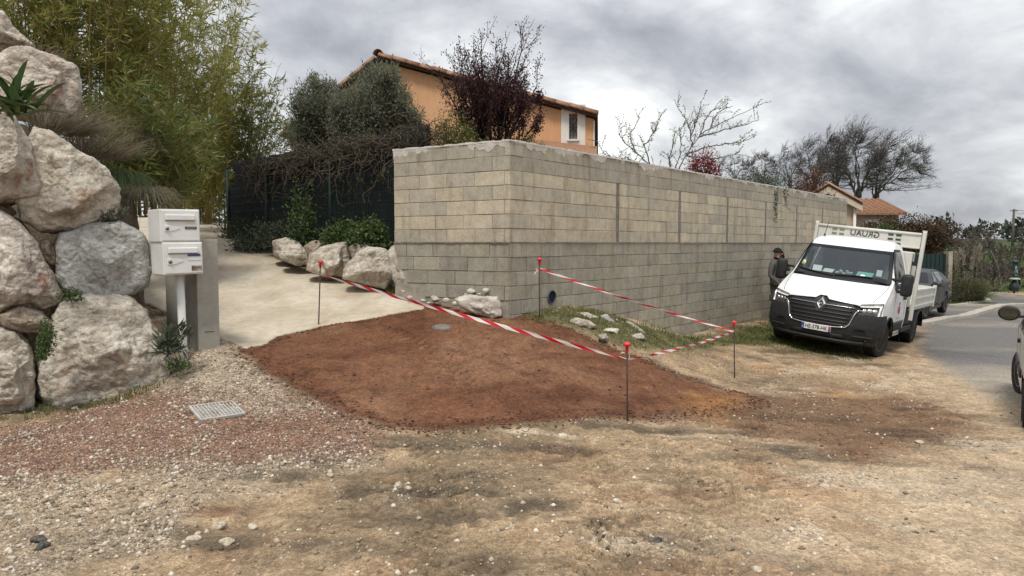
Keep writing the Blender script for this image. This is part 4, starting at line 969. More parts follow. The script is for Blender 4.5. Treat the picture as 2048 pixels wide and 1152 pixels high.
    for (ue, ze) in ((ur+.12, zr-s*(ur+.12)), (-ul-.25, zr-sl_*(ul+.25))):
        V = [pt(0, zr+.04, -.22), pt(ue, ze+.04, -.22), pt(ue, ze+.04, dep+.3), pt(0, zr+.04, dep+.3), pt(0, zr+.11, -.22), pt(ue, ze+.11, -.22), pt(ue, ze+.11, dep+.3), pt(0, zr+.11, dep+.3)]
        rf.add(V, [(0,3,2,1),(4,5,6,7),(0,1,5,4),(1,2,6,5),(2,3,7,6),(3,0,4,7)])
    roof = rf.build('roof', M_DARKWOOD, root)
    # tiles: verge tiles along both slopes, ridge tiles, and the rows of cover tiles behind the verge
    tm = tile_mesh(.46, .155, .13)
    def place(me, p, q_, name='tile'):
        o = bpy.data.objects.new(name, me); COL.objects.link(o); d = (Vector(q_)-Vector(p)).normalized(); side = Vector((back[0], back[1], 0)); up = side.cross(d).normalized()
        if up.z < 0: up = -up
        xx = d.cross(up); Mx = Matrix((xx, d, up)).transposed().to_4x4(); Mx.translation = Vector(p); put(o, roof); o.matrix_basis = Mx; return o
    for sg, lim in ((1, ur+.15), (-1, ul+.3)):
        k = 0; st = .40
        while k*st < lim-.1:
            u1 = sg*min(lim, (k+1)*st+.03); u0 = sg*(k*st)
            for row, off in ((0, -.14), (1, .24)):
                jz = RNG.uniform(-.012, .012)
                place(tm, pt(u1, zt(u1)+.095+jz+row*.02, off), pt(u0, zt(u0)+.125+jz+row*.02, off))
            k += 1
    for k in range(6):
        o = bpy.data.objects.new('ridge_tile', tm); COL.objects.link(o); put(o, roof)
        p = pt(0, zr+.16, -.25+k*.42); o.matrix_basis = Matrix.Translation(p) @ Matrix.Rotation(math.atan2(back[1], back[0])-math.pi/2, 4, 'Z')
    # lower lean-to roof at the right end
    lr = MB(); z1 = pix(1100, 291, rt[1]-.2).z; u0 = ur-2.4
    lr.add([pt(u0, z1+.30, -.02), pt(ur+.1, z1-.0, -.02), pt(ur+.1, z1-.42, -1.6), pt(u0, z1-.12, -1.6), pt(u0, z1+.22, -.02), pt(ur+.1, z1-.08, -.02), pt(ur+.1, z1-.50, -1.6), pt(u0, z1-.20, -1.6)], [(0, 1, 2, 3), (7, 6, 5, 4), (3, 2, 6, 7), (1, 5, 6, 2), (0, 3, 7, 4)])
    lr.build('lower_roof', M_TILE, root)
    return root
orange_house()
# ground of the raised garden behind wall and fence
def garden():
    P = [(-1.75, 11.45), (0, 10.4), (10.75, 23.75), (13, 40), (-12, 42), (-10, 26), (-6.8, 17.4), (-1.3, 12.1)]
    V = [(x, y, EYE-.35) for x, y in P]+[(x, y, EYE-3.5) for x, y in P]; n = len(P)
    Fc = [tuple(range(n))]+[((i+1) % n, i, n+i, n+(i+1) % n) for i in range(n)]
    tag(link('garden_terrace', mesh_py('garden_terrace', V, Fc, mat_noise('garden_soil', (.06, .06, .03), (.11, .09, .05), 3, .95, 0, 30, .01, 'World'))), kind='structure')
garden()
M_BEIGE = render_mat('beige_render', (.42, .35, .26), (.50, .42, .32))
def small_house(name, label, corner, front_dir, w, dep, z0, z_eave, rise, tile_rows, trim=True):
    """gabled house; corner = left foot of the gable, front_dir = direction along the gable"""
    f = np.array(front_dir)/np.hypot(*front_dir); bk = np.array([-f[1], f[0]])
    root = empty(name, (corner[0], corner[1], z0)); tag(root, label, 'house', 'pale houses beyond the wall')
    def pt(u, v, z): q = np.array(corner)+f*u+bk*v; return (q[0], q[1], z)
    mb = MB(); V = []
    for v in (0, dep):
        for (u, z) in ((0, z0), (w, z0), (w, z_eave), (w/2, z_eave+rise), (0, z_eave)): V.append(pt(u, v, z))
    mb.add(V, [(0, 1, 2, 3, 4), (9, 8, 7, 6, 5), (1, 6, 7, 2), (0, 4, 9, 5)]); mb.build('walls', M_BEIGE, root)
    ov = .25; sl = rise/(w/2); rf = MB()
    for sg in (0, 1):
        ue = -ov if sg == 0 else w+ov; ze = z_eave-sl*ov
        V = [pt(w/2, -.2, z_eave+rise+.03), pt(ue, -.2, ze+.03), pt(ue, dep+.2, ze+.03), pt(w/2, dep+.2, z_eave+rise+.03)]; V += [(x, y, z+.08) for x, y, z in V]
        rf.add(V, [(0,3,2,1),(4,5,6,7),(0,1,5,4),(1,2,6,5),(2,3,7,6),(3,0,4,7)])
    roof = rf.build('roof', M_TILE, root)
    if trim:
        for sg in (0, 1):
            ue = -ov if sg == 0 else w+ov; ze = z_eave-sl*ov
            V = [pt(w/2, -.22, z_eave+rise-.22), pt(ue, -.22, ze-.16), pt(ue, -.22, ze+.02), pt(w/2, -.22, z_eave+rise+.02)]; V += [pt(w/2, -.01, z_eave+rise-.22), pt(ue, -.01, ze-.16), pt(ue, -.01, ze+.02), pt(w/2, -.01, z_eave+rise+.02)]
            m2 = MB(); m2.add(V, [(0, 1, 2, 3), (4, 7, 6, 5), (0, 4, 5, 1), (1, 5, 6, 2), (3, 2, 6, 7)]); m2.build('barge_board', mat_noise('cream_board', (.52, .45, .35), (.58, .50, .40), 4, .85), root)
    # rows of cover tiles down both slopes
    tmx = []
    V = []; Fc = []; n = 5; step = .26
    for sg in (0, 1):
        ue = -ov if sg == 0 else w+ov; ze = z_eave-sl*ov; k = 0
        while k*step < dep+.4:
            v = -.2+k*step; o = len(V)
            for (u, z) in ((w/2, z_eave+rise+.11), (ue, ze+.11)):
                for q in range(n+1): a = math.pi*q/n; V.append(pt(u, v+.085*math.cos(a), z+.07*math.sin(a)))
            for q in range(n): Fc.append((o+q, o+q+1, o+n+1+q+1, o+n+1+q))
            Fc.append(tuple(o+n+1+q for q in range(n+1))); k += 1
    r = link('tile_rows', mesh_py('tile_rows', V, Fc, M_TILE, True), roof); r['kind'] = 'stuff'
    return root, pt
hc = np.array([10.95, 23.75]); 
p0 = pix(1694, 480, 24.2); pr = pix(1702, 400, 24.0)
h1, pt1 = small_house('beige_house', 'small beige gabled house at the far end of the block wall', (9.83, 24.76), (1.0, -.30), 1.62, 6, EYE-2.6, pix(1700, 404, 24.3).z, .50, 12)
m = MB(); q0 = pt1(1.66, -.05, 0); m.tube([(q0[0], q0[1], EYE-2.3), (q0[0], q0[1], pix(1700, 403, 24.3).z-.05)], .05, 8); m.build('downpipe', M_WHITE_TRIM, h1, smooth=True)
h2, pt2 = small_house('low_house', 'low pale house with a tiled roof between the beige gable and the russet hedge', (14.45, 34.5), (0.0, -1.0), 4.0, 1.75, EYE-2.9, pix(1740, 428, 30.5).z, .62, 12, False)
def add_window(root, corner_fn, u, v0, z, w, h):
    pass
for (u_, zc_, w_, h_) in ((.45, EYE+.15, .38, .75),):
    m = MB(); a = pt2(4.01, 0, 0)
    V = [pt2(4.03, u_, zc_), pt2(4.03, u_+w_, zc_), pt2(4.03, u_+w_, zc_+h_), pt2(4.03, u_, zc_+h_), pt2(3.98, u_, zc_), pt2(3.98, u_+w_, zc_), pt2(3.98, u_+w_, zc_+h_), pt2(3.98, u_, zc_+h_)]
    m.add(V, [(0, 1, 2, 3), (4, 7, 6, 5), (0, 4, 5, 1), (1, 5, 6, 2), (2, 6, 7, 3), (3, 7, 4, 0)]); wn_ = m.build('window', NT('far_glass').done((.03, .035, .04), .1), h2)
    for (a0, a1, b0, b1) in ((-.1, 0, -.1, h_+.1), (w_, w_+.1, -.1, h_+.1), (0, w_, h_, h_+.1), (0, w_, -.1, 0)):
        m = MB(); V = [pt2(4.05, u_+a0, zc_+b0), pt2(4.05, u_+a1, zc_+b0), pt2(4.05, u_+a1, zc_+b1), pt2(4.05, u_+a0, zc_+b1), pt2(4.0, u_+a0, zc_+b0), pt2(4.0, u_+a1, zc_+b0), pt2(4.0, u_+a1, zc_+b1), pt2(4.0, u_+a0, zc_+b1)]
        m.add(V, [(0, 1, 2, 3), (4, 7, 6, 5), (0, 4, 5, 1), (1, 5, 6, 2), (2, 6, 7, 3), (3, 7, 4, 0)]); m.build('frame', M_WHITE_TRIM, wn_)
# green boarded screen, utility pole, far sign
def green_screen():
    a = pix(1836, 512, 27.0); b = pix(1893, 507, 28.2); root = empty('green_screen', (b.x, b.y, H(b.x, b.y))); tag(root, 'dark green sheet fence panel behind the grey car', 'fence')
    m = mat_noise('green_sheet', (.005, .022, .02), (.009, .034, .03), 6, .6); d = Vector((b.x-a.x, b.y-a.y, 0)); Ln = d.length; d.normalize(); nrm = Vector((d.y, -d.x, 0)); k = 0; st = .16; a2 = Vector((a.x, a.y, 0))-d*2.4
    nb = int((Ln+2.4)/st)
    for k in range(nb):
        p = a2+d*(k*st); q = a2+d*((k+1)*st-.006); mb = MB(); o = nrm*(.02 if k % 2 else 0.0); zt = pix(1870, 508, 27.6).z+.01*math.sin(k*2.1); zb = H(p.x, p.y)-.1
        V = [p+o, q+o, q+o-nrm*.03, p+o-nrm*.03]; mb.add([(v.x, v.y, zb) for v in V]+[(v.x, v.y, zt) for v in V], [(0,3,2,1),(4,5,6,7),(0,1,5,4),(1,2,6,5),(2,3,7,6),(3,0,4,7)]); mb.build('board', m, root)
    mb = MB(); mb.box((b.x, b.y-.15, H(b.x, b.y)-.2), (b.x+.16, b.y+.15, pix(1893, 503, 28.2).z)); mb.build('end_post', mat_noise('pale_post', (.30, .26, .21), (.42, .37, .30), 6, .9), root)
green_screen()
def pole():
    p = pix(2028, 418, 95); root = empty('utility_pole', (p.x, p.y, H(p.x, p.y))); tag(root, 'slim wooden utility pole on the horizon at the right', 'pole')
    m = mat_noise('pole_wood', (.08, .07, .06), (.13, .115, .10), 5, .9); mb = MB(); z = H(p.x, p.y)
    mb.tube([(p.x, p.y, z-.5), (p.x, p.y, p.z)], [.19, .13], 8); mb.build('shaft', m, root, smooth=True)
    mb = MB(); mb.box((p.x-.5, p.y-.05, p.z-.28), (p.x+.5, p.y+.05, p.z-.18)); mb.build('cross_arm', m, root)
    w = MB(); a = Vector((p.x, p.y, p.z-.12)); e1 = pix(1885, 437, 70)-Vector((0, 0, 0)); 
    for (A_, B_, sag) in ((a, Vector((p.x-34, p.y-52, p.z-.9)), 1.1), (a, Vector((p.x+60, p.y+10, p.z-.3)), 1.0)):
        w.tube([A_+(B_-A_)*(i/24)-Vector((0, 0, 4*sag*(i/24)*(1-i/24))) for i in range(25)], .022, 4, cap=False)
    o = w.build('power_line', NT('wire_dark').done((.05, .05, .055), .6)); tag(o, 'thin overhead power line running to the utility pole', 'cable')
pole()
# ================================================================== VEGETATION
def leaves(P, D, Ls, Ws, roll=None, bend=0.0):
    """diamond leaves: base points P, unit directions D, length, width -> verts, quads (two triangles folded a little)"""
    n = len(P); r = RNG.normal(size=(n, 3)) if roll is None else roll
    S = np.cross(D, r); S /= np.maximum(np.linalg.norm(S, axis=1)[:, None], 1e-6); Nn = np.cross(S, D)
    Ls = np.broadcast_to(Ls, n)[:, None]; Ws = np.broadcast_to(Ws, n)[:, None]
    V = np.stack([P, P+D*Ls*.42+S*Ws*.5+Nn*Ws*.12, P+D*Ls-Nn*Ls*bend, P+D*Ls*.42-S*Ws*.5+Nn*Ws*.12], 1).reshape(-1, 3)
    Fc = np.arange(4*n).reshape(n, 4); return V, Fc
def leaf_obj(name, P, D, Ls, Ws, m, parent=None, bend=.12):
    V, Fc = leaves(np.asarray(P), np.asarray(D), Ls, Ws, None, bend); return link(name, mesh_np(name, V, Fc, m), parent)
def unit(a): a = np.asarray(a, float); return a/np.maximum(np.linalg.norm(a, axis=-1, keepdims=True), 1e-9)
def seg_mesh(name, S, m, parent=None, sides=4):
    """S: rows of x0 y0 z0 x1 y1 z1 r0 r1"""
    S = np.asarray(S, float); a = S[:, :3]; b = S[:, 3:6]; d = unit(b-a); h = np.where(np.abs(d[:, 2:3]) < .9, np.array([[0, 0, 1.]]), np.array([[1., 0, 0]])); u = unit(np.cross(d, h)); v = np.cross(d, u)
    th = np.arange(sides)*2*np.pi/sides; ring = (u[:, None, :]*np.cos(th)[None, :, None]+v[:, None, :]*np.sin(th)[None, :, None])
    V = np.concatenate([a[:, None, :]+ring*S[:, 6][:, None, None], b[:, None, :]+ring*S[:, 7][:, None, None]], 1).reshape(-1, 3)
    n = len(S); k = np.arange(sides); k2 = (k+1) % sides; f = np.stack([k, k2, sides+k2, sides+k], 1)
    Fc = (f[None]+(np.arange(n)*2*sides)[:, None, None]).reshape(-1, 4)
    return link(name, mesh_np(name, V, Fc, m, True), parent)
def grow(segs, tips, p, d, Ln, r, lvl, rnd, cfg):
    """recursive branch: appends segments, records twig points"""
    n = cfg['n'][min(lvl, len(cfg['n'])-1)]; step = Ln/n; maxl = cfg['levels']
    for i in range(n):
        d = unit(d+rnd.normal(size=3)*cfg['wig']+np.array(cfg['bias'])*cfg['bw'][min(lvl, len(cfg['bw'])-1)])
        q = p+d*step; r1 = max(r*(1-.75/n*.8), cfg['rmin']); segs.append((*p, *q, r, r1)); 
        if lvl >= cfg['tiplevel']: tips.append((*q, *d, lvl))
        if lvl < maxl and (i+1)/n >= cfg['start'][min(lvl, len(cfg['start'])-1)]:
            for _ in range(rnd.poisson(cfg['kids'][min(lvl, len(cfg['kids'])-1)])):
                a = rnd.normal(size=3); a = unit(a-d*(a@d)); sp = cfg['spread'][min(lvl, len(cfg['spread'])-1)]*rnd.uniform(.6, 1.3)
                grow(segs, tips, q, unit(d*math.cos(sp)+a*math.sin(sp)), Ln*cfg['ratio']*rnd.uniform(.6, 1.15)*(1-.35*i/n), max(r1*.62, cfg['rmin']), lvl+1, rnd, cfg)
        p = q; r = r1
    return p, d
M_BARK = mat_noise('grey_bark', (.05, .042, .034), (.11, .095, .08), 12, .95, .6, 40, .02)
M_TWIG = mat_noise('dark_twigs', (.052, .047, .042), (.105, .097, .088), 8, .95)
M_BAMBOO = mat_leaf('bamboo_leaf', [(0, (.13, .165, .038)), (.35, (.24, .265, .065)), (.7, (.34, .325, .095)), (1, (.47, .40, .15))], .5, .5)
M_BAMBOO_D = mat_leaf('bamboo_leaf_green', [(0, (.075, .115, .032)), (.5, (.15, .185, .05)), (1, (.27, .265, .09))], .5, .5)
M_CANE = mat_noise('bamboo_cane', (.16, .13, .04), (.30, .22, .08), 5, .5)
def bamboo(label, base, hgt, rad, canes, lpc, seed, lean, m, leaf=(.215, .028)):
    r = np.random.default_rng(seed); bz = base[2]; root = empty('bamboo', base); tag(root, label, 'bamboo', 'bamboo clumps along the ramp')
    LP, LD = [], []; twig = []
    for c in range(canes):
        a = r.uniform(0, 2*np.pi); rr = rad*math.sqrt(r.uniform())*.55; p = np.array([base[0]+rr*math.cos(a), base[1]+rr*math.sin(a), bz-.1]); out_ = np.array([math.cos(a), math.sin(a), 0]); hh = hgt*r.uniform(.6, 1.08)
        pts = []; n = 12; ln = np.array(lean)*r.uniform(.4, 1.4)+out_[:2]*rad*.75*r.uniform(.2, 1.3)+r.normal(size=2)*.12
        for i in range(n+1):
            f = i/n; pts.append(p+np.array([ln[0]*f**1.9, ln[1]*f**1.9, hh*(f-.10*f**3)]))
        mb = MB(); mb.tube(pts, [.012*(1-.8*i/n)+.002 for i in range(n+1)], 5); mb.build('cane', M_CANE, root, smooth=True)
        for k in range(lpc):
            f = r.uniform(.04, 1.0)**.8; i = min(int(f*n), n-1); q = pts[i]+(pts[i+1]-pts[i])*(f*n-i)
            bd = unit(np.array([r.normal(), r.normal(), .95+.3*r.normal()])+np.array([*out_[:2], 0])*.35); bl = r.uniform(.15, .60)*(1.15-.5*f); e = q+bd*bl+np.array([0, 0, -.10*bl])
            twig.append((*q, *e, .0035, .0015))
            for j in range(r.integers(5, 9)):
                g = r.uniform(.35, 1.05); LP.append(q+(e-q)*g+r.normal(size=3)*.02); LD.append(unit(bd*.7+r.normal(size=3)*.55+np.array([.12, 0, -.12])))
    LP = np.array(LP); LD = np.array(LD); nl = len(LP)
    leaf_obj('foliage', LP, LD, r.uniform(.7, 1.25, nl)*leaf[0], r.uniform(.8, 1.2, nl)*leaf[1], m, root, .2); seg_mesh('twigs', twig, M_CANE, root, 3)
def bb(px, py, Y): q = pix(px, py, Y); return (q.x, q.y, q.z)
bamboo('tall yellow green bamboo rising past the top edge behind the boulders', bb(190, 330, 12.6), 5.0, 1.25, 34, 42, 1, (.3, .0), M_BAMBOO)
bamboo('yellowish bamboo at the top left corner above the boulders', bb(70, 200, 12.0), 3.6, 1.1, 26, 38, 2, (.1, 0), M_BAMBOO)
bamboo('tall bamboo in the middle of the thicket behind the mailboxes', bb(300, 420, 14.6), 5.4, 1.25, 36, 42, 3, (.25, .0), M_BAMBOO)
bamboo('bamboo with feathery tips leaning right against the sky', bb(395, 440, 18.0), 5.9, 1.15, 34, 42, 4, (.45, .0), M_BAMBOO)
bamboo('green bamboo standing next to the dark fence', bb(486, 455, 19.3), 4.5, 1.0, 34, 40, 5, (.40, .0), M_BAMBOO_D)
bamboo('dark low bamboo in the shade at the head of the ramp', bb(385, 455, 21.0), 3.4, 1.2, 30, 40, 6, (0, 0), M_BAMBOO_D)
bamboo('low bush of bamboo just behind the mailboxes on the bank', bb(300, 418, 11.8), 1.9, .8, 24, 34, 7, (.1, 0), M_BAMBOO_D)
# ---- fountain grasses on the bank
M_DRYG = mat_leaf('dry_grass', [(0, (.15, .12, .085)), (.5, (.26, .215, .16)), (1, (.40, .335, .26))], .8, .35)
M_GRN = mat_leaf('green_blade', [(0, (.02, .04, .012)), (.5, (.045, .075, .02)), (1, (.10, .12, .035))], .6, .25)
def blades(name, base, dirs, Ls, w, droop, m, parent, seg=5):
    n = len(base); Ls = np.broadcast_to(Ls, n)[:, None]; side = unit(np.cross(dirs, np.array([0, 0, 1.])+RNG.normal(size=(n, 3))*.2)); V = []
    for i in range(seg+1):
        f = i/seg; c = base+dirs*Ls*f-np.array([0, 0, 1.])*Ls*droop*f*f; wd = w*(1-f)**.7+.0006; V += [c-side*wd/2, c+side*wd/2]
    V = np.stack(V, 1).reshape(-1, 3); k = 2*(seg+1); f = np.array([(2*i, 2*i+1, 2*i+3, 2*i+2) for i in range(seg)]); Fc = (f[None]+(np.arange(n)*k)[:, None, None]).reshape(-1, 4)
    return link(name, mesh_np(name, V, Fc, m, True), parent)
def tuft(name, label, cat, c, n, Ls, w, m, seed, spread=.75, droop=.5, bias=(0, 0), rad=.15, group=None, extra=None):
    r = np.random.default_rng(seed); root = empty(name, c); tag(root, label, cat, group); a = r.uniform(0, 2*np.pi, n); e = np.abs(r.normal(size=n))*spread
    d = unit(np.stack([np.cos(a)*e+bias[0], np.sin(a)*e+bias[1], np.ones(n)], 1)); b = np.array(c)+np.stack([np.cos(a), np.sin(a), 0*a], 1)*(rad*np.sqrt(r.uniform(size=n)))[:, None]
    blades('blades', b, d, Ls*r.uniform(.3, 1.2, n), w, droop, m, root)
    if extra: blades('dry_blades', b[:n//2], unit(d[:n//2]+r.normal(size=(n//2, 3))*.25), extra[0]*r.uniform(.5, 1.1, n//2), w*.8, droop*1.1, extra[1], root)
    return root
gF = 'fountain grasses on the bank'
tuft('fountain_grass', 'dry brown fountain grass spilling over the big slanting boulder', 'grass clump', bb(120, 268, 8.45), 700, .80, .005, M_DRYG, 1, 1.0, .30, (1.0, -.2), .30, gF, (.6, M_GRN))
tuft('fountain_grass', 'brown fountain grass behind the first one in front of the bamboo', 'grass clump', bb(190, 318, 9.3), 650, .85, .005, M_DRYG, 2, .9, .32, (.7, 0), .35, gF, (.5, M_GRN))
tuft('fountain_grass', 'green fountain grass drooping beside the slanting boulder above the mailboxes', 'grass clump', bb(240, 362, 8.9), 900, .62, .006, M_GRN, 3, .5, 1.05, (.35, -.35), .16, gF)
tuft('fountain_grass', 'pale dry grass hanging behind the mailboxes', 'grass clump', bb(285, 400, 9.75), 900, .7, .005, M_DRYG, 4, .6, .9, (.15, -.35), .25, gF, (.6, M_GRN))
tuft('fountain_grass', 'dry grass tuft on top of the bank beside the highest boulder', 'grass clump', bb(60, 130, 9.3), 500, .55, .006, M_DRYG, 5, .9, .5, (.2, 0), .25, gF, (.4, M_GRN))
# ---- broad leaved plant on the bank
def broad_plant():
    c = bb(22, 226, 6.75); root = empty('broad_leaved_plant', c); tag(root, 'broad leaved sword shaped green plant between the left boulders', 'plant'); r = random.Random(3)
    t = NT('sword_leaf'); g = t.N('ShaderNodeObjectInfo'); cc = t.ramp(g.outputs['Random'], [(0, (.06, .115, .035)), (.6, (.095, .155, .055)), (1, (.14, .20, .07))]); v = t.noise(t.coord('Object', (60, 60, 60)), 1.5, 3); cc = t.mix(.4, cc, t.ramp(v, [(.3, (.7, .7, .7)), (.7, (1.2, 1.2, 1.2))]), 'MULTIPLY'); m = t.done(cc, .45, .4)
    for i in range(40):
        az = r.uniform(-2.9, .35) if i % 3 else r.uniform(0, 6.28); el = r.uniform(.10, 1.35); Ln = r.uniform(.36, .62); w = r.uniform(.06, .09); d = Vector((math.cos(az)*math.cos(el), math.sin(az)*math.cos(el), math.sin(el))); sd = d.cross(Vector((0, 0, 1))).normalized(); up = sd.cross(d); b = Vector(c)+Vector((r.uniform(-.16, .16), r.uniform(-.1, .1), r.uniform(-.05, .08))); V = []; Fc = []; n = 7
        for k in range(n+1):
            f = k/n; p = b+d*Ln*f-Vector((0, 0, 1))*Ln*.28*f*f; ww = w*(.55+1.2*f-1.75*f**3.2 if f < .999 else 0.02); ww = max(ww, .002); V += [p-sd*ww/2+up*ww*.18, p, p+sd*ww/2+up*ww*.18]
            if k: o = 3*k; Fc += [(o-3, o-2, o+1, o), (o-2, o-1, o+2, o+1)]
        link('leaf', mesh_py('leaf', V, Fc, m, True), root)
broad_plant()
# ---- generic leafy shrub
def shrub(name, label, cat, c, dims, n, leaf, m, seed, group=None, stems=10, top=1.0, parts=('foliage', 'stems'), gaps=.25, up=.3):
    r = np.random.default_rng(seed); root = empty(name, c); tag(root, label, cat, group); S = []; P = []; D = []; c = np.array(c); dims = np.array(dims)
    K = max(6, n//55); cen = unit(r.normal(size=(K, 3)))*(r.uniform(.25, 1, K)**.5)[:, None]; cen[:, 2] = np.abs(cen[:, 2])*top
    for q in cen: 
        e = c+q*dims; S.append((*c, *(c*.5+e*.5+r.normal(size=3)*.05*dims), .012*dims.mean()+.004, .008*dims.mean()+.003)); S.append((*S[-1][3:6], *e, .007, .003))
    k = r.integers(0, K, n); off = r.normal(size=(n, 3))*.17; P = c+(cen[k]+off)*dims; P[:, 2] = np.maximum(P[:, 2], c[2]); D = unit(off*3+r.normal(size=(n, 3))*.6+np.array([0, 0, up]))
    leaf_obj(parts[0], P, D, r.uniform(.6, 1.3, n)*leaf[0], r.uniform(.7, 1.2, n)*leaf[1], m, root); seg_mesh(parts[1], S, M_TWIG, root, 4); return root
M_GREEN = mat_leaf('green_leaf', [(0, (.04, .075, .02)), (.5, (.075, .12, .035)), (1, (.13, .175, .06))], .5, .3)
M_GREYG = mat_leaf('grey_green_leaf', [(0, (.045, .062, .035)), (.5, (.08, .10, .06)), (1, (.13, .15, .10))], .6, .25)
gP = 'shrubs growing along the fence foot'
shrub('fence_shrub', 'low grey green shrub at the far end of the fence foot', 'shrub', bb(482, 474, 16.6), (.48, .45, .46), 1300, (.10, .026), M_GREYG, 11, gP)
shrub('fence_shrub', 'leafy grey green shrub left of the first ramp boulder', 'shrub', bb(515, 500, 15.0), (.48, .4, .48), 2000, (.10, .026), M_GREYG, 12, gP)
shrub('fence_shrub', 'tall slim climbing plant against the middle of the fence', 'shrub', bb(602, 482, 13.9), (.26, .2, 1.02), 1700, (.055, .032), M_GREEN, 13, gP)
shrub('fence_shrub', 'bright green leafy bush above the large ramp boulders', 'shrub', bb(685, 490, 12.75), (.42, .28, .40), 1700, (.065, .042), M_GREEN, 14, gP)
shrub('fence_shrub', 'bright green bush nearest the wall end', 'shrub', bb(738, 490, 12.35), (.32, .24, .44), 1300, (.060, .040), M_GREEN, 15, gP)
shrub('fence_shrub', 'dark low plant in front of the first fence post', 'shrub', bb(552, 492, 14.4), (.35, .3, .40), 1100, (.08, .025), M_GREYG, 16, gP)
shrub('weed', 'grey green weed growing against the mailbox post', 'plant', bb(348, 700, 7.6), (.16, .14, .42), 260, (.12, .026), M_GREYG, 17, None, up=1.0)
shrub('weed', 'yellowish tuft of weeds at the corner of the huge boulder', 'plant', bb(352, 742, 7.55), (.14, .12, .12), 160, (.07, .014), M_GREEN, 18, None, up=.8)
shrub('ivy', 'dark small leaved creeper between the two lowest boulders', 'plant', bb(92, 715, 6.95), (.10, .12, .34), 700, (.028, .020), M_GREEN, 19)
shrub('ivy', 'small leaved creeper hanging in the gap right of the wedged flat stone', 'plant', bb(140, 600, 7.35), (.16, .1, .10), 300, (.026, .018), M_GREEN, 191)
shrub('ivy', 'grassy weed at the top of the blue grey boulder', 'plant', bb(230, 446, 7.9), (.20, .1, .14), 260, (.07, .012), M_GREYG, 192, up=.9)
# ---- bare creeper tangled over the fence top
def creeper():
    r = np.random.default_rng(5); p0 = FA+FD*3.2; root = empty('dry_creeper', (p0[0], p0[1], EYE+1.8)); tag(root, 'tangle of bare brown creeper stems over the top of the fence', 'creeper'); S = []; P = []; D = []
    for k in range(330):
        s = r.uniform(1.3, FL+.1)**1.0; s = min(FL+.15, s+max(0, r.normal()*.2)); off = r.uniform(-.25, .22); q = FA+FD*s+FN*off; z = FTOP(s)+r.uniform(-.50, -.08)-abs(off)*.3; p = np.array([q[0], q[1], z]); d = unit(np.array([FD[0], FD[1], 0])*r.normal()+np.array([FN[0], FN[1], 0])*r.normal()*.5+np.array([0, 0, r.normal()*.4])); n = r.integers(8, 18)
        for i in range(n):
            d = unit(d+r.normal(size=3)*.33+np.array([0, 0, -.10])); 
            rel = (p[:2]-FA); dist = rel@FN
            d = unit(d-np.array([FN[0], FN[1], 0])*(.5*(dist-.12)))
            e = p+d*r.uniform(.05, .10); S.append((*p, *e, .0065*(1-i/n)+.002, .0065*(1-(i+1)/n)+.002)); 
            if r.uniform() < .45: P.append(e); D.append(unit(r.normal(size=3)+np.array([0, 0, .3])))
            p = e
    seg_mesh('stems', S, mat_noise('creeper_stem', (.06, .045, .035), (.14, .115, .09), 20, .9), root, 4)
    leaf_obj('foliage', np.array(P), np.array(D), .035, .028, mat_leaf('creeper_leaf', [(0, (.06, .055, .02)), (.6, (.11, .10, .03)), (1, (.13, .085, .05))]), root)
    # dense dead mat under the stems
    n = 9000; s = r.uniform(1.5, FL+.15, n); wgt = np.clip((s-1.2)/3, .1, 1); q = FA[None]+FD[None]*s[:, None]+FN[None]*(r.normal(size=n)*.13)[:, None]; z = np.array([FTOP(v) for v in s])+r.normal(size=n)*.10*wgt-.20
    leaf_obj('dead_leaves', np.stack([q[:, 0], q[:, 1], z], 1), unit(r.normal(size=(n, 3))), .075, .012, mat_leaf('dead_leaf', [(0, (.035, .028, .02)), (.6, (.08, .065, .045)), (1, (.12, .11, .05))]), root)
creeper()
# ---- olive tree
def crown_tree(name, label, cat, base, blobs, n, leaf, m, seed, group=None, trunk_r=.07, spread=.16, clump=50):
    r = np.random.default_rng(seed); root = empty(name, base); tag(root, label, cat, group); S = []; P = []; D = []; b = np.array(base); tot = sum(w for *_, w in blobs)
    for (c, dims, w) in blobs:
        c = np.array(c); dims = np.array(dims); k = int(n*w/tot); K = max(8, k//clump); cen = unit(r.normal(size=(K, 3)))*(r.uniform(.12, 1, K)**.42)[:, None]
        hub = c-np.array([0, 0, dims[2]*.6]); S.append((*b, *(b*.45+hub*.55), trunk_r, trunk_r*.75)); S.append((*S[-1][3:6], *hub, trunk_r*.75, trunk_r*.5))
        for q in cen: e = c+q*dims; mid = hub*.5+e*.5+r.normal(size=3)*.08; S.append((*hub, *mid, trunk_r*.4, trunk_r*.22)); S.append((*mid, *e, trunk_r*.22, .004))
        kk = r.integers(0, K, k); off = r.normal(size=(k, 3))*spread*np.array([1, 1, 1.25]); pp = c+(cen[kk]+off)*dims; P.append(pp); D.append(unit(off*2.5+r.normal(size=(k, 3))*.55+np.array([0, 0, .5])))
    P = np.concatenate(P); D = np.concatenate(D); k = len(P); leaf_obj('crown', P, D, r.uniform(.6, 1.3, k)*leaf[0], r.uniform(.75, 1.2, k)*leaf[1], m, root); seg_mesh('trunk', S, M_BARK, root, 5); return root
M_OLIVE = mat_leaf('olive_leaf', [(0, (.10, .112, .068)), (.45, (.165, .18, .115)), (.8, (.23, .24, .17)), (1, (.31, .315, .245))], .55, .4)
def lobes(lst, Y, seed):
    r = np.random.default_rng(seed); out_ = []
    for (px, py, rr) in lst:
        q = pix(px, py, Y); out_.append(((q.x, q.y+r.uniform(-.5, .5), q.z), (rr*r.uniform(.85, 1.1), rr*1.2, rr*r.uniform(.95, 1.35)), rr**2.2))
    return out_
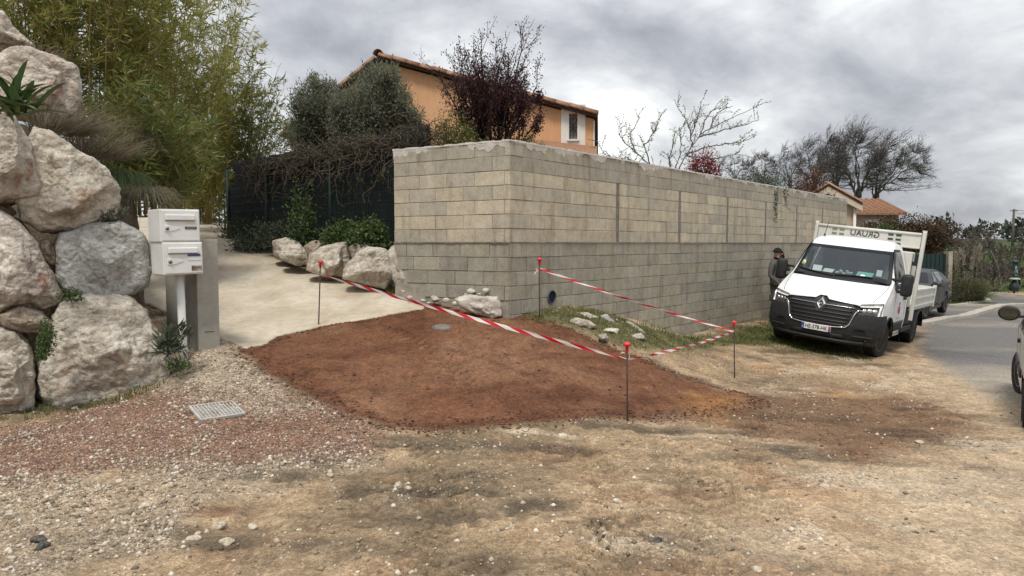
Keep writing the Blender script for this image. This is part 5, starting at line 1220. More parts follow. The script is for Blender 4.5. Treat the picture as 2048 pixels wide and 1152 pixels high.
crown_tree('olive_tree', 'dense grey green olive tree in front of the orange gable', 'tree', (pix(745, 300, 15.5).x, 15.5, EYE-.3), lobes([(706, 205, .30), (728, 172, .27), (752, 152, .22), (778, 165, .26), (800, 205, .30), (826, 245, .26), (748, 222, .52), (702, 252, .36), (785, 258, .42), (722, 282, .36), (838, 280, .22), (765, 195, .34), (690, 225, .22), (815, 225, .2), (740, 142, .13), (790, 150, .13)], 15.5, 1), 24000, (.078, .021), M_OLIVE, 31, None, .06, .20, 36)
crown_tree('olive_tree', 'smaller olive tree at the left of the dense one', 'tree', (pix(640, 300, 17).x, 17, EYE-.3), lobes([(640, 186, .24), (618, 215, .30), (655, 222, .36), (598, 250, .28), (630, 262, .44), (583, 276, .20), (670, 268, .32), (632, 165, .13), (660, 180, .18), (604, 200, .14), (610, 285, .3)], 17, 2), 15000, (.08, .022), M_OLIVE, 32, None, .05, .20, 36)
# ---- purple plum
def plum():
    r = np.random.default_rng(8); base = np.array(pix(985, 330, 14.4)); root = empty('purple_plum_tree', tuple(base)); tag(root, 'purple leaved plum tree with upright bare shoots', 'tree'); S = []; P = []; D = []; up = []
    cfg = dict(n=[9, 7, 4], wig=.085, bias=(0, 0, 1), bw=[.045, .11, .15], rmin=.0035, tiplevel=0, levels=2, start=[.28, .3, 1], kids=[1.15, .5, 0], spread=[.62, .6], ratio=.42)
    for k in range(27):
        a = r.uniform(0, 2*np.pi); e = r.uniform(.06, .86); d = unit(np.array([math.cos(a)*e, math.sin(a)*e*.8, 1.0])); t = []; L_ = (2.75-.95*e)*r.uniform(.72, 1.0); p0 = base+np.array([r.normal()*.07, r.normal()*.07, -.25]); grow(S, t, p0, d, L_, .019, 0, r, cfg)
        for (x, y, z, dx, dy, dz, lv) in t:
            h = (z-base[2]); dense = 17*max(0, 1-abs(h-.95)/1.15)+2.6
            for _ in range(r.poisson(dense*.62)): P.append((x+r.normal()*.045, y+r.normal()*.045, z+r.normal()*.05)); D.append(unit(r.normal(size=3)+np.array([dx, dy, dz+.5])))
    seg_mesh('trunk', S, mat_noise('plum_bark', (.022, .016, .014), (.05, .036, .03), 12, .9), root, 4); P = np.array(P); n = len(P)
    leaf_obj('crown', P, np.array(D), r.uniform(.6, 1.25, n)*.046, r.uniform(.7, 1.2, n)*.024, mat_leaf('plum_leaf', [(0, (.026, .010, .012)), (.55, (.058, .018, .02)), (1, (.10, .035, .03))], .5, .2), root)
plum()
M_YGREEN = mat_leaf('yellow_green_leaf', [(0, (.045, .06, .012)), (.5, (.09, .105, .02)), (1, (.16, .16, .045))], .5, .3)
gH = 'shrubs behind the wall top'
shrub('garden_shrub', 'yellow green shrub between the creeper and the purple plum', 'shrub', bb(905, 298, 13.2), (.46, .4, .62), 3000, (.045, .022), M_YGREEN, 21, gH)
shrub('garden_shrub', 'low green shrub peeping over the wall corner', 'shrub', bb(965, 305, 12.4), (.75, .3, .20), 1400, (.042, .022), M_YGREEN, 22, gH)
shrub('garden_shrub', 'small green shrub above the wall in front of the orange house', 'shrub', bb(1065, 300, 13.0), (.25, .25, .20), 600, (.04, .022), M_YGREEN, 23, gH)
M_RED = mat_leaf('red_leaf', [(0, (.12, .016, .018)), (.5, (.24, .03, .035)), (1, (.34, .06, .06))], .5, .3)
M_RUST = mat_leaf('rust_leaf', [(0, (.05, .03, .015)), (.4, (.10, .045, .022)), (.8, (.17, .05, .03)), (1, (.09, .10, .03))], .55, .25)
shrub('red_photinia', 'bright red photinia behind the middle of the wall', 'shrub', bb(1408, 352, 18.2), (.42, .4, .62), 1500, (.075, .028), M_RED, 24, 'red shrubs behind the wall')
shrub('red_photinia', 'dull red photinia near the far end of the wall', 'shrub', bb(1618, 392, 24.5), (.75, .6, .85), 2000, (.09, .035), M_RUST, 25, 'red shrubs behind the wall')
shrub('garden_shrub', 'dark green shrub above the wall right of the red photinia', 'shrub', bb(1515, 372, 21.0), (.85, .5, .38), 1700, (.06, .028), M_GREYG, 26, gH)
# trailing plant hanging over the wall
def trailing():
    r = np.random.default_rng(9); c = np.array(pix(1556, 385, 18.55)); root = empty('trailing_plant', tuple(c)); tag(root, 'thin leafy shoots hanging down over the wall', 'plant'); S = []; P = []; D = []
    for k, ln in enumerate((.72, .6, .35, .45, .2)):
        p = c+np.array([-.12+.09*k, .02, .1]); d = np.array([0, -.9, .2])
        for i in range(int(ln/.045)+3):
            d = unit(d+np.array([0, .0, -.75])*.5+r.normal(size=3)*.12); e = p+d*.05; S.append((*p, *e, .004, .003)); p = e
            for _ in range(3): P.append(p+r.normal(size=3)*.02); D.append(unit(r.normal(size=3)+np.array([0, -.4, -.2])))
    seg_mesh('stems', S, M_TWIG, root, 3)['kind'] = 'stuff'; leaf_obj('foliage', np.array(P), np.array(D), .055, .03, M_GREYG, root)
trailing()
# ---- spring tree in bud, its limbs laid out after the photograph and given depth
def blossom():
    r = np.random.default_rng(10); Y0 = 16.6; root = empty('budding_tree', tuple(pix(1345, 352, Y0))); tag(root, 'bare spreading tree with opening buds behind the wall', 'tree'); S = []; P = []; D = []
    limbs = [([(1345, 360), (1372, 310), (1400, 270), (1450, 240), (1512, 214)], .3), ([(1372, 312), (1420, 292), (1470, 286), (1516, 271)], -.4), ([(1384, 296), (1378, 250), (1362, 225), (1348, 201)], .2), ([(1400, 270), (1412, 235), (1430, 218), (1450, 206)], .5),
             ([(1330, 362), (1300, 330), (1265, 300), (1238, 270), (1240, 242)], -.2), ([(1300, 330), (1290, 290), (1310, 262), (1318, 236)], .4), ([(1345, 355), (1338, 320), (1345, 290), (1352, 265)], -.5), ([(1270, 305), (1260, 270), (1278, 240)], .1), ([(1372, 312), (1430, 318), (1480, 308)], .6),
             ([(1262, 350), (1235, 325), (1205, 300), (1192, 282)], -.3), ([(1250, 345), (1225, 335), (1200, 318)], .2), ([(1400, 275), (1440, 262), (1490, 250), (1516, 240)], .1), ([(1320, 352), (1292, 345), (1262, 322), (1240, 318)], .3), ([(1420, 255), (1435, 225), (1465, 210)], -.2), ([(1383, 270), (1395, 235), (1405, 205)], -.3), ([(1348, 345), (1362, 300), (1360, 262), (1372, 240)], .6)]
    for pts, dy in limbs:
        q = [np.array(pix(px, py, Y0+dy*i/len(pts)*2)) for i, (px, py) in enumerate(pts)]; fine = []
        for a, b in zip(q[:-1], q[1:]):
            for i in range(5): fine.append(a+(b-a)*i/5)
        fine.append(q[-1]); n = len(fine); fine = [f+r.normal(size=3)*.012 for f in fine]
        for i in range(n-1): S.append((*fine[i], *fine[i+1], .012*(1-i/n)+.004, .012*(1-(i+1)/n)+.004))
        for i in range(2, n):
            for _ in range(r.poisson(.95)):
                d = unit(unit(fine[i]-fine[i-1])*.7+r.normal(size=3)*.55+np.array([.1, 0, .35])); p = fine[i]; m = r.integers(3, 8)
                for j in range(m): d = unit(d+r.normal(size=3)*.18); e = p+d*.055; S.append((*p, *e, .0042, .0032)); p = e; P.append(p); D.append(unit(d+r.normal(size=3)*.8)); 
            if r.uniform() < .8: P.append(fine[i]); D.append(unit(r.normal(size=3)+np.array([0, 0, .6])))
    seg_mesh('trunk', S, mat_noise('bud_bark', (.06, .055, .045), (.12, .11, .09), 12, .9), root, 4); P = np.array(P); D = np.array(D); P = np.concatenate([P, P+.02]); D = np.concatenate([D, unit(D+RNG.normal(size=D.shape)*.7)])
    leaf_obj('crown', P, D, RNG.uniform(.6, 1.2, len(P))*.05, .022, mat_leaf('bud_leaf', [(0, (.12, .15, .06)), (.6, (.22, .25, .12)), (1, (.42, .43, .33))], .5, .35), root)
blossom()
# ---- bare plane trees swept by the wind
def plane_tree(label, px, py, Y, cx_, cy_, hw, hh, seed, n=420, lean=(.35, .45)):
    """bare tree: trunk, limbs reaching into a dome, many fine twigs swept up and to the right"""
    r = np.random.default_rng(seed); k = Y/F_PX; b = np.array(pix(px, py, Y)); gz = H(b[0], b[1]); root = empty('plane_tree', (b[0], b[1], gz)); tag(root, label, 'tree', 'bare plane trees along the road'); S = []
    c = np.array(pix(cx_, cy_, Y)); D = np.array([hw*k, hw*k*.8, hh*k]); nodes = []; rt = .045*hh*k
    for i in range(9):
        a = 2*np.pi*i/9+r.uniform(-.3, .3); e = r.uniform(.25, .85); tgt = c+np.array([math.cos(a)*e, math.sin(a)*e, r.uniform(.25, .72)*(1.1-e*.5)])*D; p = b.copy(); m = 10; d0 = np.array([0, 0, 1.]); L_ = np.linalg.norm(tgt-b); p1 = b+np.array([(tgt-b)[0]*.15, (tgt-b)[1]*.15, L_*.42])
        for j in range(m):
            f = (j+1)/m; q = (1-f)**2*b+2*f*(1-f)*p1+f*f*tgt+r.normal(size=3)*.02*L_*(f < 1); S.append((*p, *q, rt*.55*(1-.82*j/m), rt*.55*(1-.82*(j+1)/m))); p = q
            if j > 1: nodes.append((q, rt*.55*(1-.82*(j+1)/m)))
    NP = np.array([q for q, _ in nodes])
    for i in range(n):
        q = unit(r.normal(size=3))*r.uniform(.35, 1.0)**.5; q[2] = abs(q[2])-.18*(r.uniform() < .3); tgt = c+q*D; j = np.argmin(np.linalg.norm(NP-tgt, axis=1)+np.maximum(0, NP[:, 2]-tgt[2])*1.5); p = NP[j]; rr = min(nodes[j][1]*.5, .028*hh*k*.35); L_ = np.linalg.norm(tgt-p); m = 5; mid = (p+tgt)/2+np.array([0, 0, -.12*L_])+r.normal(size=3)*.08*L_; o = p
        for u in range(m):
            f = (u+1)/m; w = (1-f)**2*p+2*f*(1-f)*mid+f*f*tgt; S.append((*o, *w, max(rr*(1-.75*u/m), .010), max(rr*(1-.75*(u+1)/m), .009))); o = w
            if u > 0:
                for _ in range(3):
                    d = unit(unit(tgt-p)*.5+np.array([lean[0], 0, lean[1]])+r.normal(size=3)*.45); e = o
                    for _s in range(3): d = unit(d+r.normal(size=3)*.2+np.array([.10, 0, .04])); g = e+d*r.uniform(.05, .10)*hh*k*.55; S.append((*e, *g, .010, .007)); e = g
    seg_mesh('crown', S, M_TWIG, root, 3); seg_mesh('trunk', [(b[0], b[1], gz-.3, *b, rt*1.15, rt)], M_BARK, root, 8)
plane_tree('tallest bare plane tree, standing left of the pair above the low house', 1716, 408, 58, 1712, 352, 72, 118, 41, 260)
plane_tree('broad bare plane tree with drooping twigs, right of the tallest one', 1748, 408, 60, 1790, 360, 80, 100, 42, 280, (.35, .15))
plane_tree('bare plane tree rising left of the beige gable', 1672, 400, 62, 1664, 350, 44, 98, 43, 150)
plane_tree('slim bare plane tree behind the dull red photinia', 1630, 395, 66, 1622, 352, 36, 84, 44, 110)
plane_tree('bare plane tree third from the left of the row', 1580, 385, 70, 1572, 350, 40, 68, 45, 105)
plane_tree('bare plane tree second from the left of the row', 1525, 375, 74, 1520, 348, 40, 52, 46, 95)
plane_tree('lowest bare plane tree at the left end of the row', 1470, 365, 78, 1466, 345, 38, 42, 47, 90)
# ---- russet hedge and things on the right
def hedge(label, c, dims, n, leaf, m, seed, cat='hedge', name='hedge', group=None):
    blobs = []; r = np.random.default_rng(seed)
    for k in range(7): blobs.append(((c[0]+r.uniform(-.6, .6)*dims[0], c[1]+r.uniform(-.3, .3)*dims[1], c[2]+r.uniform(-.35, .30)*dims[2]), (dims[0]*r.uniform(.4, .6), dims[1]*.5, dims[2]*r.uniform(.45, .7)), 1.0))
    return crown_tree(name, label, cat, (c[0], c[1], H(c[0], c[1])), blobs, n, leaf, m, seed, group, .06, .15, 40)
M_RUSSET = mat_leaf('russet_leaf', [(0, (.028, .022, .012)), (.4, (.06, .04, .018)), (.75, (.115, .045, .024)), (1, (.07, .085, .025))], .6, .15)
c = pix(1810, 468, 29.5); hedge('big russet and dark green hedge behind the tipper truck', (c.x, c.y, c.z), (1.9, 1.1, 1.05), 15000, (.085, .045), M_RUSSET, 51)
c = pix(1762, 470, 28.5); hedge('dark green part of the hedge next to the low house', (c.x, c.y, c.z), (.75, .8, .75), 4500, (.08, .04), M_GREEN, 52)
c = pix(1722, 462, 27.0); shrub('russet_shrub', 'thin brownish shrub in front of the low house', 'shrub', (c.x, c.y, c.z-.5), (.35, .3, .75), 900, (.06, .028), M_RUST, 53)
c = gp(1905, 606); shrub('verge_hedge', 'low dark hedge left of the pampas grass', 'hedge', (pix(1885, 580, 27.5).x, 27.5, H(14.6, 27.5)), (1.05, .6, 1.15), 4500, (.05, .025), mat_leaf('dark_hedge_leaf', [(0, (.03, .03, .014)), (.6, (.06, .055, .024)), (1, (.09, .075, .035))]), 54)
def pampas():
    c = (pix(1932, 600, 28.6).x, 28.6, 0); z = H(c[0], c[1]); c = (c[0], c[1], z); r = np.random.default_rng(6)
    root = tuft('pampas_grass', 'large pampas grass clump with pale plumes at the road bend', 'grass clump', c, 2200, 1.9, .016, mat_leaf('pampas_blade', [(0, (.045, .055, .022)), (.5, (.10, .105, .045)), (1, (.17, .15, .08))]), 7, .62, .55, (0, 0), .45)
    for k in range(9):
        a = r.uniform(-.8, .5); b = np.array(c)+np.array([-.5+.14*k, r.uniform(-.2, .2), 0]); tip = b+np.array([a*.35, 0, r.uniform(1.55, 2.15)]); mb = MB(); mb.tube([b, (b+tip)/2+np.array([.02, 0, 0]), tip], .008, 4); st = mb.build('stalk', M_DRYG, root)
        n = 140; f = r.uniform(0, 1, n); P = tip[None]+(tip-b)[None]*(-.20+.30*f)[:, None]+r.normal(size=(n, 3))*.022; leaf_obj('plume', P, unit(r.normal(size=(n, 3))*.5+np.array([.2, 0, 1])), .11, .02, mat_pl, st)
mat_pl = mat_leaf('plume', [(0, (.30, .25, .19)), (1, (.48, .42, .33))], .9, .3)
pampas()
def grove_tree(label, px, py, Y, hgt, wid, seed, col=M_TWIG, leafn=900):
    r = np.random.default_rng(seed); b = np.array(pix(px, py, Y)); b[2] = H(b[0], b[1]); root = empty('grove_tree', tuple(b)); tag(root, label, 'tree', 'gnarled trees in the field'); S = []; T = []
    cfg = dict(n=[6, 6, 5, 3], wig=.22, bias=(.1, 0, .25), bw=[.03, .05, .05, .05], rmin=.010, tiplevel=2, levels=3, start=[.2, .2, .2, 1], kids=[1.6, 1.5, 1.1, 0], spread=[.7, .75, .8], ratio=.50)
    for k in range(5):
        a = 2*np.pi*k/5+r.uniform(-.4, .4); d = unit(np.array([math.cos(a)*wid, math.sin(a)*wid, .8])); grow(S, T, b.copy(), d, hgt*.85, .085, 0, r, cfg)
    seg_mesh('trunk', S, mat_noise('grove_bark', (.07, .058, .048), (.14, .12, .10), 8, .95), root, 3)
    T = np.array(T); k = r.integers(0, len(T), leafn); leaf_obj('crown', T[k, :3]+r.normal(size=(leafn, 3))*.12, unit(r.normal(size=(leafn, 3))), .11, .035, M_GROVE, root)
M_GROVE = mat_leaf('grove_leaf', [(0, (.06, .062, .042)), (.6, (.11, .112, .078)), (1, (.17, .165, .12))], .7, .3)
for i, (px, py, Y, hg, wd, lb) in enumerate([(1990, 556, 36, 2.6, 1.25, 'gnarled bare tree nearest the road in the field'), (1925, 545, 40, 3.1, 1.1, 'grey twiggy tree behind the pampas grass'), (1880, 540, 38, 3.0, 1.0, 'twiggy tree above the green sheet fence'), (1962, 532, 47, 3.6, 1.1, 'tall twiggy tree in the middle of the field grove'), (2040, 560, 39, 2.6, 1.1, 'twiggy tree behind the dark green post at the right edge'), (1905, 520, 52, 3.9, 1.0, 'far twiggy tree left in the field grove'), (2005, 525, 53, 3.6, 1.1, 'far twiggy tree right in the field grove'), (1848, 500, 33, 2.6, .9, 'pale bare tree between the truck headboard and the green sheet fence')]):
    grove_tree(lb, px, py, Y, hg, wd, 60+i, leafn=900)
def far_wood():
    r = np.random.default_rng(12); P = []; D = []; Ls = []
    for k in range(150):
        ang = r.uniform(-.9, 1.2); Y = r.uniform(120, 190); x = math.tan(ang)*Y if abs(ang) < 1.1 else Y*1.9; x = np.clip(x, -250, 330); z = H(x, Y); h = r.uniform(2.4, 4.6); n = 150
        c = np.array([x, Y, z+h*.5]); q = unit(r.normal(size=(n, 3)))*(r.uniform(.2, 1, n)**.5)[:, None]; P.append(c+q*np.array([h*.75, h*.6, h*.55])); D.append(unit(r.normal(size=(n, 3))+np.array([0, 0, .4])))
    P = np.concatenate(P); D = np.concatenate(D); V, Fc = leaves(P, D, RNG.uniform(.7, 1.4, len(P)), RNG.uniform(.4, .8, len(P))); o = link('distant_wood', mesh_np('distant_wood', V, Fc, mat_leaf('far_leaf', [(0, (.022, .03, .02)), (.6, (.045, .055, .038)), (1, (.075, .085, .06))], .8, .1)))
    tag(o, 'line of dark trees on the horizon', 'wood', kind='stuff')
far_wood()
# ---- grass as stuff
def grass_field(name, label, poly, n, Ls, w, m, seed, keep=None, lumps=.5):
    r = np.random.default_rng(seed); poly = np.array(poly); lo = poly.min(0); hi = poly.max(0); X_ = r.uniform(lo[0], hi[0], n*3); Y_ = r.uniform(lo[1], hi[1], n*3); s = sdist(X_, Y_, poly); nn = fbm(np.stack([X_*2.2, Y_*2.2, X_*0+seed], 1), 3)
    ok = (s > 0) & (nn+s*.6 > -.05+r.uniform(-.25, .25, n*3)*lumps); X_ = X_[ok][:n]; Y_ = Y_[ok][:n]; k = len(X_); Zg = np.array([Hz(a, b) for a, b in zip(X_, Y_)]); a = r.uniform(0, 2*np.pi, k); e = np.abs(r.normal(size=k))*.6
    d = unit(np.stack([np.cos(a)*e, np.sin(a)*e, np.ones(k)], 1)); o = blades(name, np.stack([X_, Y_, Zg-.005], 1), d, Ls*r.uniform(.4, 1.3, k), w, .35, m, None, 3); tag(o, label, 'grass', kind='stuff')
M_GRASS = mat_leaf('verge_grass', [(0, (.04, .065, .016)), (.45, (.08, .12, .027)), (.8, (.14, .16, .045)), (1, (.26, .22, .10))], .6, .35)
grass_field('grass', 'green grass on the mound and verge along the wall', GRASS1, 26000, .075, .006, M_GRASS, 1)
grass_field('grass', 'taller grass at the foot of the block wall', [WC+np.array([.05, -.12]), WC+np.array([1.2, .95]), (3.7, 14.45), (6.6, 18.0), (9.5, 21.7), (9.9, 21.4), (6.9, 17.4), (4.2, 14.2), (1.6, 10.95), (.5, 10.1)], 12000, .16, .007, M_GRASS, 2)
grass_field('grass', 'grass under and around the parked truck', [(4.3, 14.2), (5.2, 13.2), (6.5, 12.9), (7.0, 14.5), (8.5, 17), (7.5, 18.4), (5.8, 16.8)], 9000, .09, .006, M_GRASS, 3)
grass_field('grass', 'bright green grass of the field beyond the road', [gp(1902, 613), gp(1970, 604), (22, 33.6), (26, 36), (60, 52), (60, 75), (20, 60), (13, 28)], 30000, .28, .035, mat_leaf('field_grass', [(0, (.06, .115, .02)), (.5, (.105, .185, .03)), (1, (.17, .23, .055))], .6, .35), 4, lumps=.2)
grass_field('grass', 'thin grass at the foot of the lowest boulders', [(-5.0, 6.85), (-4.3, 7.05), (-3.75, 7.35), (-3.6, 7.55), (-4.2, 7.6), (-5.1, 7.3)], 900, .11, .006, M_GRASS, 5)
grass_field('grass', 'grass tuft beside the boulder at the end of the wall', [gp(772, 592), gp(800, 596), gp(812, 585), (-1.75, 11.4), gp(780, 570)], 700, .16, .006, M_GRASS, 6)
# ================================================================== VEHICLES
def smin(x): return x
def poly_patch(poly, fn, res=.05, thick=.0, name='patch', m=None, parent=None, smooth_=True, hole=None):
    """fills a 2D outline with triangles, maps them on a curved surface by fn(a, b) -> (x, y, z); thick closes the rim backwards"""
    pts = []
    n0 = len(poly)
    for i in range(n0):
        a = Vector(poly[i]); b = Vector(poly[(i+1) % n0]); k = max(1, int((b-a).length/res))
        for j in range(k): pts.append(a+(b-a)*j/k)
    nb = len(pts); edges = [(i, (i+1) % nb) for i in range(nb)]; P = np.array([p[:] for p in pts]); lo = P.min(0); hi = P.max(0)
    gx, gy = np.meshgrid(np.arange(lo[0]+res/2, hi[0], res), np.arange(lo[1]+res/2, hi[1], res)); s = sdist(gx.ravel(), gy.ravel(), P); ok = s > res*.35
    allp = pts+[Vector((x, y)) for x, y in zip(gx.ravel()[ok], gy.ravel()[ok])]
    res_ = delaunay_2d_cdt(allp, edges, [], 1, 1e-5); V2, _, F2 = res_[0], res_[1], res_[2]
    V = [Vector(fn(v.x, v.y, 0)) for v in V2]; Fc = [tuple(f) for f in F2]
    if thick:
        orig = res_[3]; n = len(V); ring = []
        for i in range(nb):
            for vi, o in enumerate(orig):
                if i in o: ring.append(vi); break
        base = len(V); V += [Vector(fn(V2[i].x, V2[i].y, thick)) for i in ring]
        for i in range(len(ring)):
            j = (i+1) % len(ring); Fc.append((ring[j], ring[i], base+i, base+j))
    me = mesh_py(name, V, Fc, m, smooth_)
    return link(name, me, parent, False)
def car_paint(name, c, rough=.25, dirt=(.4, .36, .3), amt=.25, coat=.35):
    t = NT(name); p = t.coord('Object'); n = t.noise(p, 3, 6, .6); z = t.N('ShaderNodeSeparateXYZ', {0: t.N('ShaderNodeTexCoord').outputs['Object']}).outputs[2]
    low = t.math('MULTIPLY', t.ramp(z, [(.25, (1, 1, 1)), (.9, (.15, .15, .15))]), t.ramp(n, [(.35, (0, 0, 0)), (.75, (1, 1, 1))])); cc = t.mix(t.math('MULTIPLY', low, amt), c, dirt)
    t.done(cc, rough, .5); t.p.inputs['Coat Weight'].default_value = coat; t.p.inputs['Coat Roughness'].default_value = .12; return t.m
M_VANW = car_paint('van_white', (.78, .79, .80), .3, (.5, .46, .4), .35)
M_BLACKP = mat_noise('black_plastic', (.016, .017, .018), (.028, .029, .03), 12, .55, .25, 90, .002)
M_TYRE = mat_noise('tyre_rubber', (.012, .012, .012), (.03, .028, .026), 10, .85)
M_RIM = NT('rim_metal').done((.32, .32, .33), .35, None, .8)
M_CHROME = NT('chrome').done((.75, .75, .76), .12, None, 1.0)
M_DARK = NT('dark_interior').done((.012, .012, .013), .8)
def glass_mat(name, tint, fac=.8):
    t = NT(name); tr = t.N('ShaderNodeBsdfTransparent', {'Color': (*tint, 1)}); gl = t.N('ShaderNodeBsdfGlossy', {'Color': (.9, .95, .95, 1), 'Roughness': .03}); fr = t.N('ShaderNodeFresnel', {'IOR': 1.5}); f2 = t.math('ADD', t.math('MULTIPLY', fr.outputs[0], 1.0), .11, True)
    mx_ = t.N('ShaderNodeMixShader', {0: f2, 1: tr.outputs[0], 2: gl.outputs[0]}); t.L(mx_.outputs[0], t.o.inputs[0]); return t.m
M_GLASS = glass_mat('windscreen_glass', (.74, .82, .80)); M_GLASSD = glass_mat('side_glass', (.22, .25, .25))
def wheel(name, parent, x, y, r, w, side, steer=0.0, z=None, dual=False):
    z = r if z is None else z
    root = bpy.data.objects.new(name, None); COL.objects.link(root); root.parent = parent; root.location = (x, y, z); root.rotation_euler = (0, 0, steer)
    mb = MB(); h = w/2; rr = r*.66
    prof = [(rr, -h*.82), (r*.90, -h), (r*.97, -h*.88), (r, -h*.60)]
    for g in (-.34, 0, .34): prof += [(r, h*(g-.06)), (r-.010, h*(g-.05)), (r-.010, h*(g+.05)), (r, h*(g+.06))]
    prof += [(r, h*.60), (r*.97, h*.88), (r*.90, h), (rr, h*.82)]
    mb.lathe(prof, (0, 0, 0), 36, axis='x'); mb.build('tyre', M_TYRE, root, False, True)
    m2 = MB(); s = side; m2.lathe([(rr*1.02, s*h*.80), (rr*.93, s*h*.86), (rr*.86, s*h*.55), (.30*rr, s*h*.35), (.26*rr, s*h*.55), (.0, s*h*.58)], (0, 0, 0), 24, axis='x')
    for k in range(5):
        a = 2*math.pi*k/5; ca, sa = math.cos(a), math.sin(a); m2.add([(s*h*.6, rr*.2*ca-rr*.12*sa, rr*.2*sa+rr*.12*ca), (s*h*.6, rr*.2*ca+rr*.12*sa, rr*.2*sa-rr*.12*ca), (s*h*.75, rr*.92*ca+rr*.10*sa, rr*.92*sa-rr*.10*ca), (s*h*.75, rr*.92*ca-rr*.10*sa, rr*.92*sa+rr*.10*ca)], [(0, 1, 2, 3)])
    m2.build('rim', M_RIM if not dual else M_VANRIM, root, False, True); return root
M_VANRIM = NT('steel_rim').done((.10, .10, .10), .5, None, .5)
def text_obj(name, body, size, m, parent, M4, extrude=.002, align='CENTER'):
    c = bpy.data.curves.new(name, 'FONT'); c.body = body; c.size = size; c.align_x = align; c.align_y = 'CENTER'; c.extrude = extrude; c.resolution_u = 3
    o = bpy.data.objects.new(name, c); COL.objects.link(o); dg = bpy.context.evaluated_depsgraph_get(); me = bpy.data.meshes.new_from_object(o.evaluated_get(dg)); bpy.data.objects.remove(o); bpy.data.curves.remove(c)
    me.transform(M4); me.materials.clear(); me.materials.append(m); me.name = name
    return link(name, me, parent, False)
def interp(z, tab):
    a = np.array(tab); return float(np.interp(z, a[:, 0], a[:, 1]))
def van():
    # local axes: +x the van's left side, -y forwards, z up, origin under the middle of the front axle
    ang = math.radians(-38.3); fl = np.array([6.92, 13.6]); lx = np.array([math.cos(ang), math.sin(ang)]); ly = np.array([-math.sin(ang), math.cos(ang)]); org = fl-lx*.93
    WB = 3.18; zs = {}
    for nm, (u, v) in {'fl': (.84, 0), 'fr': (-.84, 0), 'rl': (.84, WB), 'rr': (-.84, WB)}.items(): q = org+lx*u+ly*v; zs[nm] = Hz(q[0], q[1])
    zf = (zs['fl']+zs['fr'])/2; zr_ = (zs['rl']+zs['rr'])/2; roll = math.atan2((zs['fl']+zs['rl']-zs['fr']-zs['rr'])/2, 1.68); roll = -math.radians(6.8); pitch = math.atan2(zr_-zf, WB)
    root = empty('tipper_truck', (org[0], org[1], zf-.02)); root.rotation_mode = 'QUATERNION'
    root.rotation_quaternion = (Matrix.Rotation(ang, 3, 'Z') @ Matrix.Rotation(pitch, 3, 'X') @ Matrix.Rotation(-roll, 3, 'Y')).to_quaternion()
    tag(root, 'white single cab tipper truck parked tilted on the verge by the wall', 'truck')
    YC = [(.22, -.80), (.30, -.86), (.42, -.89), (.58, -.90), (.78, -.875), (.95, -.83), (1.03, -.79), (1.10, -.70), (1.18, -.56), (1.27, -.36), (1.36, -.14), (1.42, -.02), (1.95, .50), (2.03, .58), (2.10, .70), (2.15, .86), (2.19, 1.12)]
    HW = [(.22, .86), (.30, .93), (.45, .985), (.70, 1.0), (1.0, .985), (1.20, .975), (1.42, .945), (1.70, .875), (1.95, .80), (2.05, .765), (2.12, .73), (2.16, .69), (2.19, .62)]
    SW = [(.22, .34), (.5, .34), (.8, .33), (1.0, .34), (1.2, .38), (1.42, .34), (1.9, .17), (2.05, .15), (2.19, .10)]
    def F(x, z, off=0.0):
        w = interp(z, HW); s = min(abs(x)/w, 1.0); return (x, interp(z, YC)+interp(z, SW)*s**2.6+off, z)
    def side_x(z, y=0): return interp(z, HW)
    # --- front skin and roof
    zsr = np.concatenate([np.linspace(.80, 1.40, 26), np.linspace(1.42, 1.98, 22), np.linspace(2.0, 2.19, 14)]); ns = 41; V = []; Fc = []
    WS = [(-.86, 1.445), (.86, 1.445), (.765, 1.955), (-.765, 1.955)]
    wsp = np.array(WS)
    for z in zsr:
        for k in range(ns): s = -1+2*k/(ns-1); s = math.copysign(abs(s)**.8, s); V.append(F(s*interp(z, HW), z))
    for i in range(len(zsr)-1):
        for k in range(ns-1):
            a = i*ns+k; c = (np.array(V[a])+np.array(V[a+ns+1]))/2
            if sdist(np.array([c[0]]), np.array([c[2]]), wsp)[0] > .0: continue
            Fc.append((a, a+1, a+ns+1, a+ns))
    body = link('cab_front', mesh_py('cab_front', V, Fc, M_VANW, True), root, False)
    # roof top to the back of the cab
    V = []; Fc = []; ys = np.linspace(0, 1, 8); zb = 2.19
    for j, f in enumerate(ys):
        for k in range(ns):
            s = -1+2*k/(ns-1); s = math.copysign(abs(s)**.8, s); x = s*.62; y0 = F(x, zb)[1]; V.append((x*(1+.16*math.sin(f*1.5)), y0+(1.50-y0)*f, zb+.02*math.sin(math.pi*f)-.02*s*s))
    for j in range(len(ys)-1):
        for k in range(ns-1): a = j*ns+k; Fc.append((a, a+1, a+ns+1, a+ns))
    link('roof', mesh_py('roof', V, Fc, M_VANW, True), root, False)
    # --- sides with wheel arch
    for sg in (1, -1):
        zz = np.linspace(.34, 2.19, 75); V = []; Fc = []; nc = 60
        for z in zz:
            w = interp(z, HW); y0 = F(w, z)[1]; 
            for k in range(nc):
                f = k/(nc-1); y = y0+(1.50-y0)*f; bul = .035*smooth(0, .25, np.array([f]))[0]*(1 if z < 1.42 else .4); V.append((sg*(w+bul*math.sin(min(1, (z-.3)/1.2)*math.pi/2)), y, z))
        for i in range(len(zz)-1):
            for k in range(nc-1):
                a = i*nc+k; c = (np.array(V[a])+np.array(V[a+nc+1]))/2
                if math.hypot(c[1], c[2]-.36) < .43 or (c[2] < .80 and c[1] < -.25): continue
                q = (a, a+1, a+nc+1, a+nc); Fc.append(q if sg > 0 else q[::-1])
        link('cab_side', mesh_py('cab_side', V, Fc, M_VANW, True), root, False)
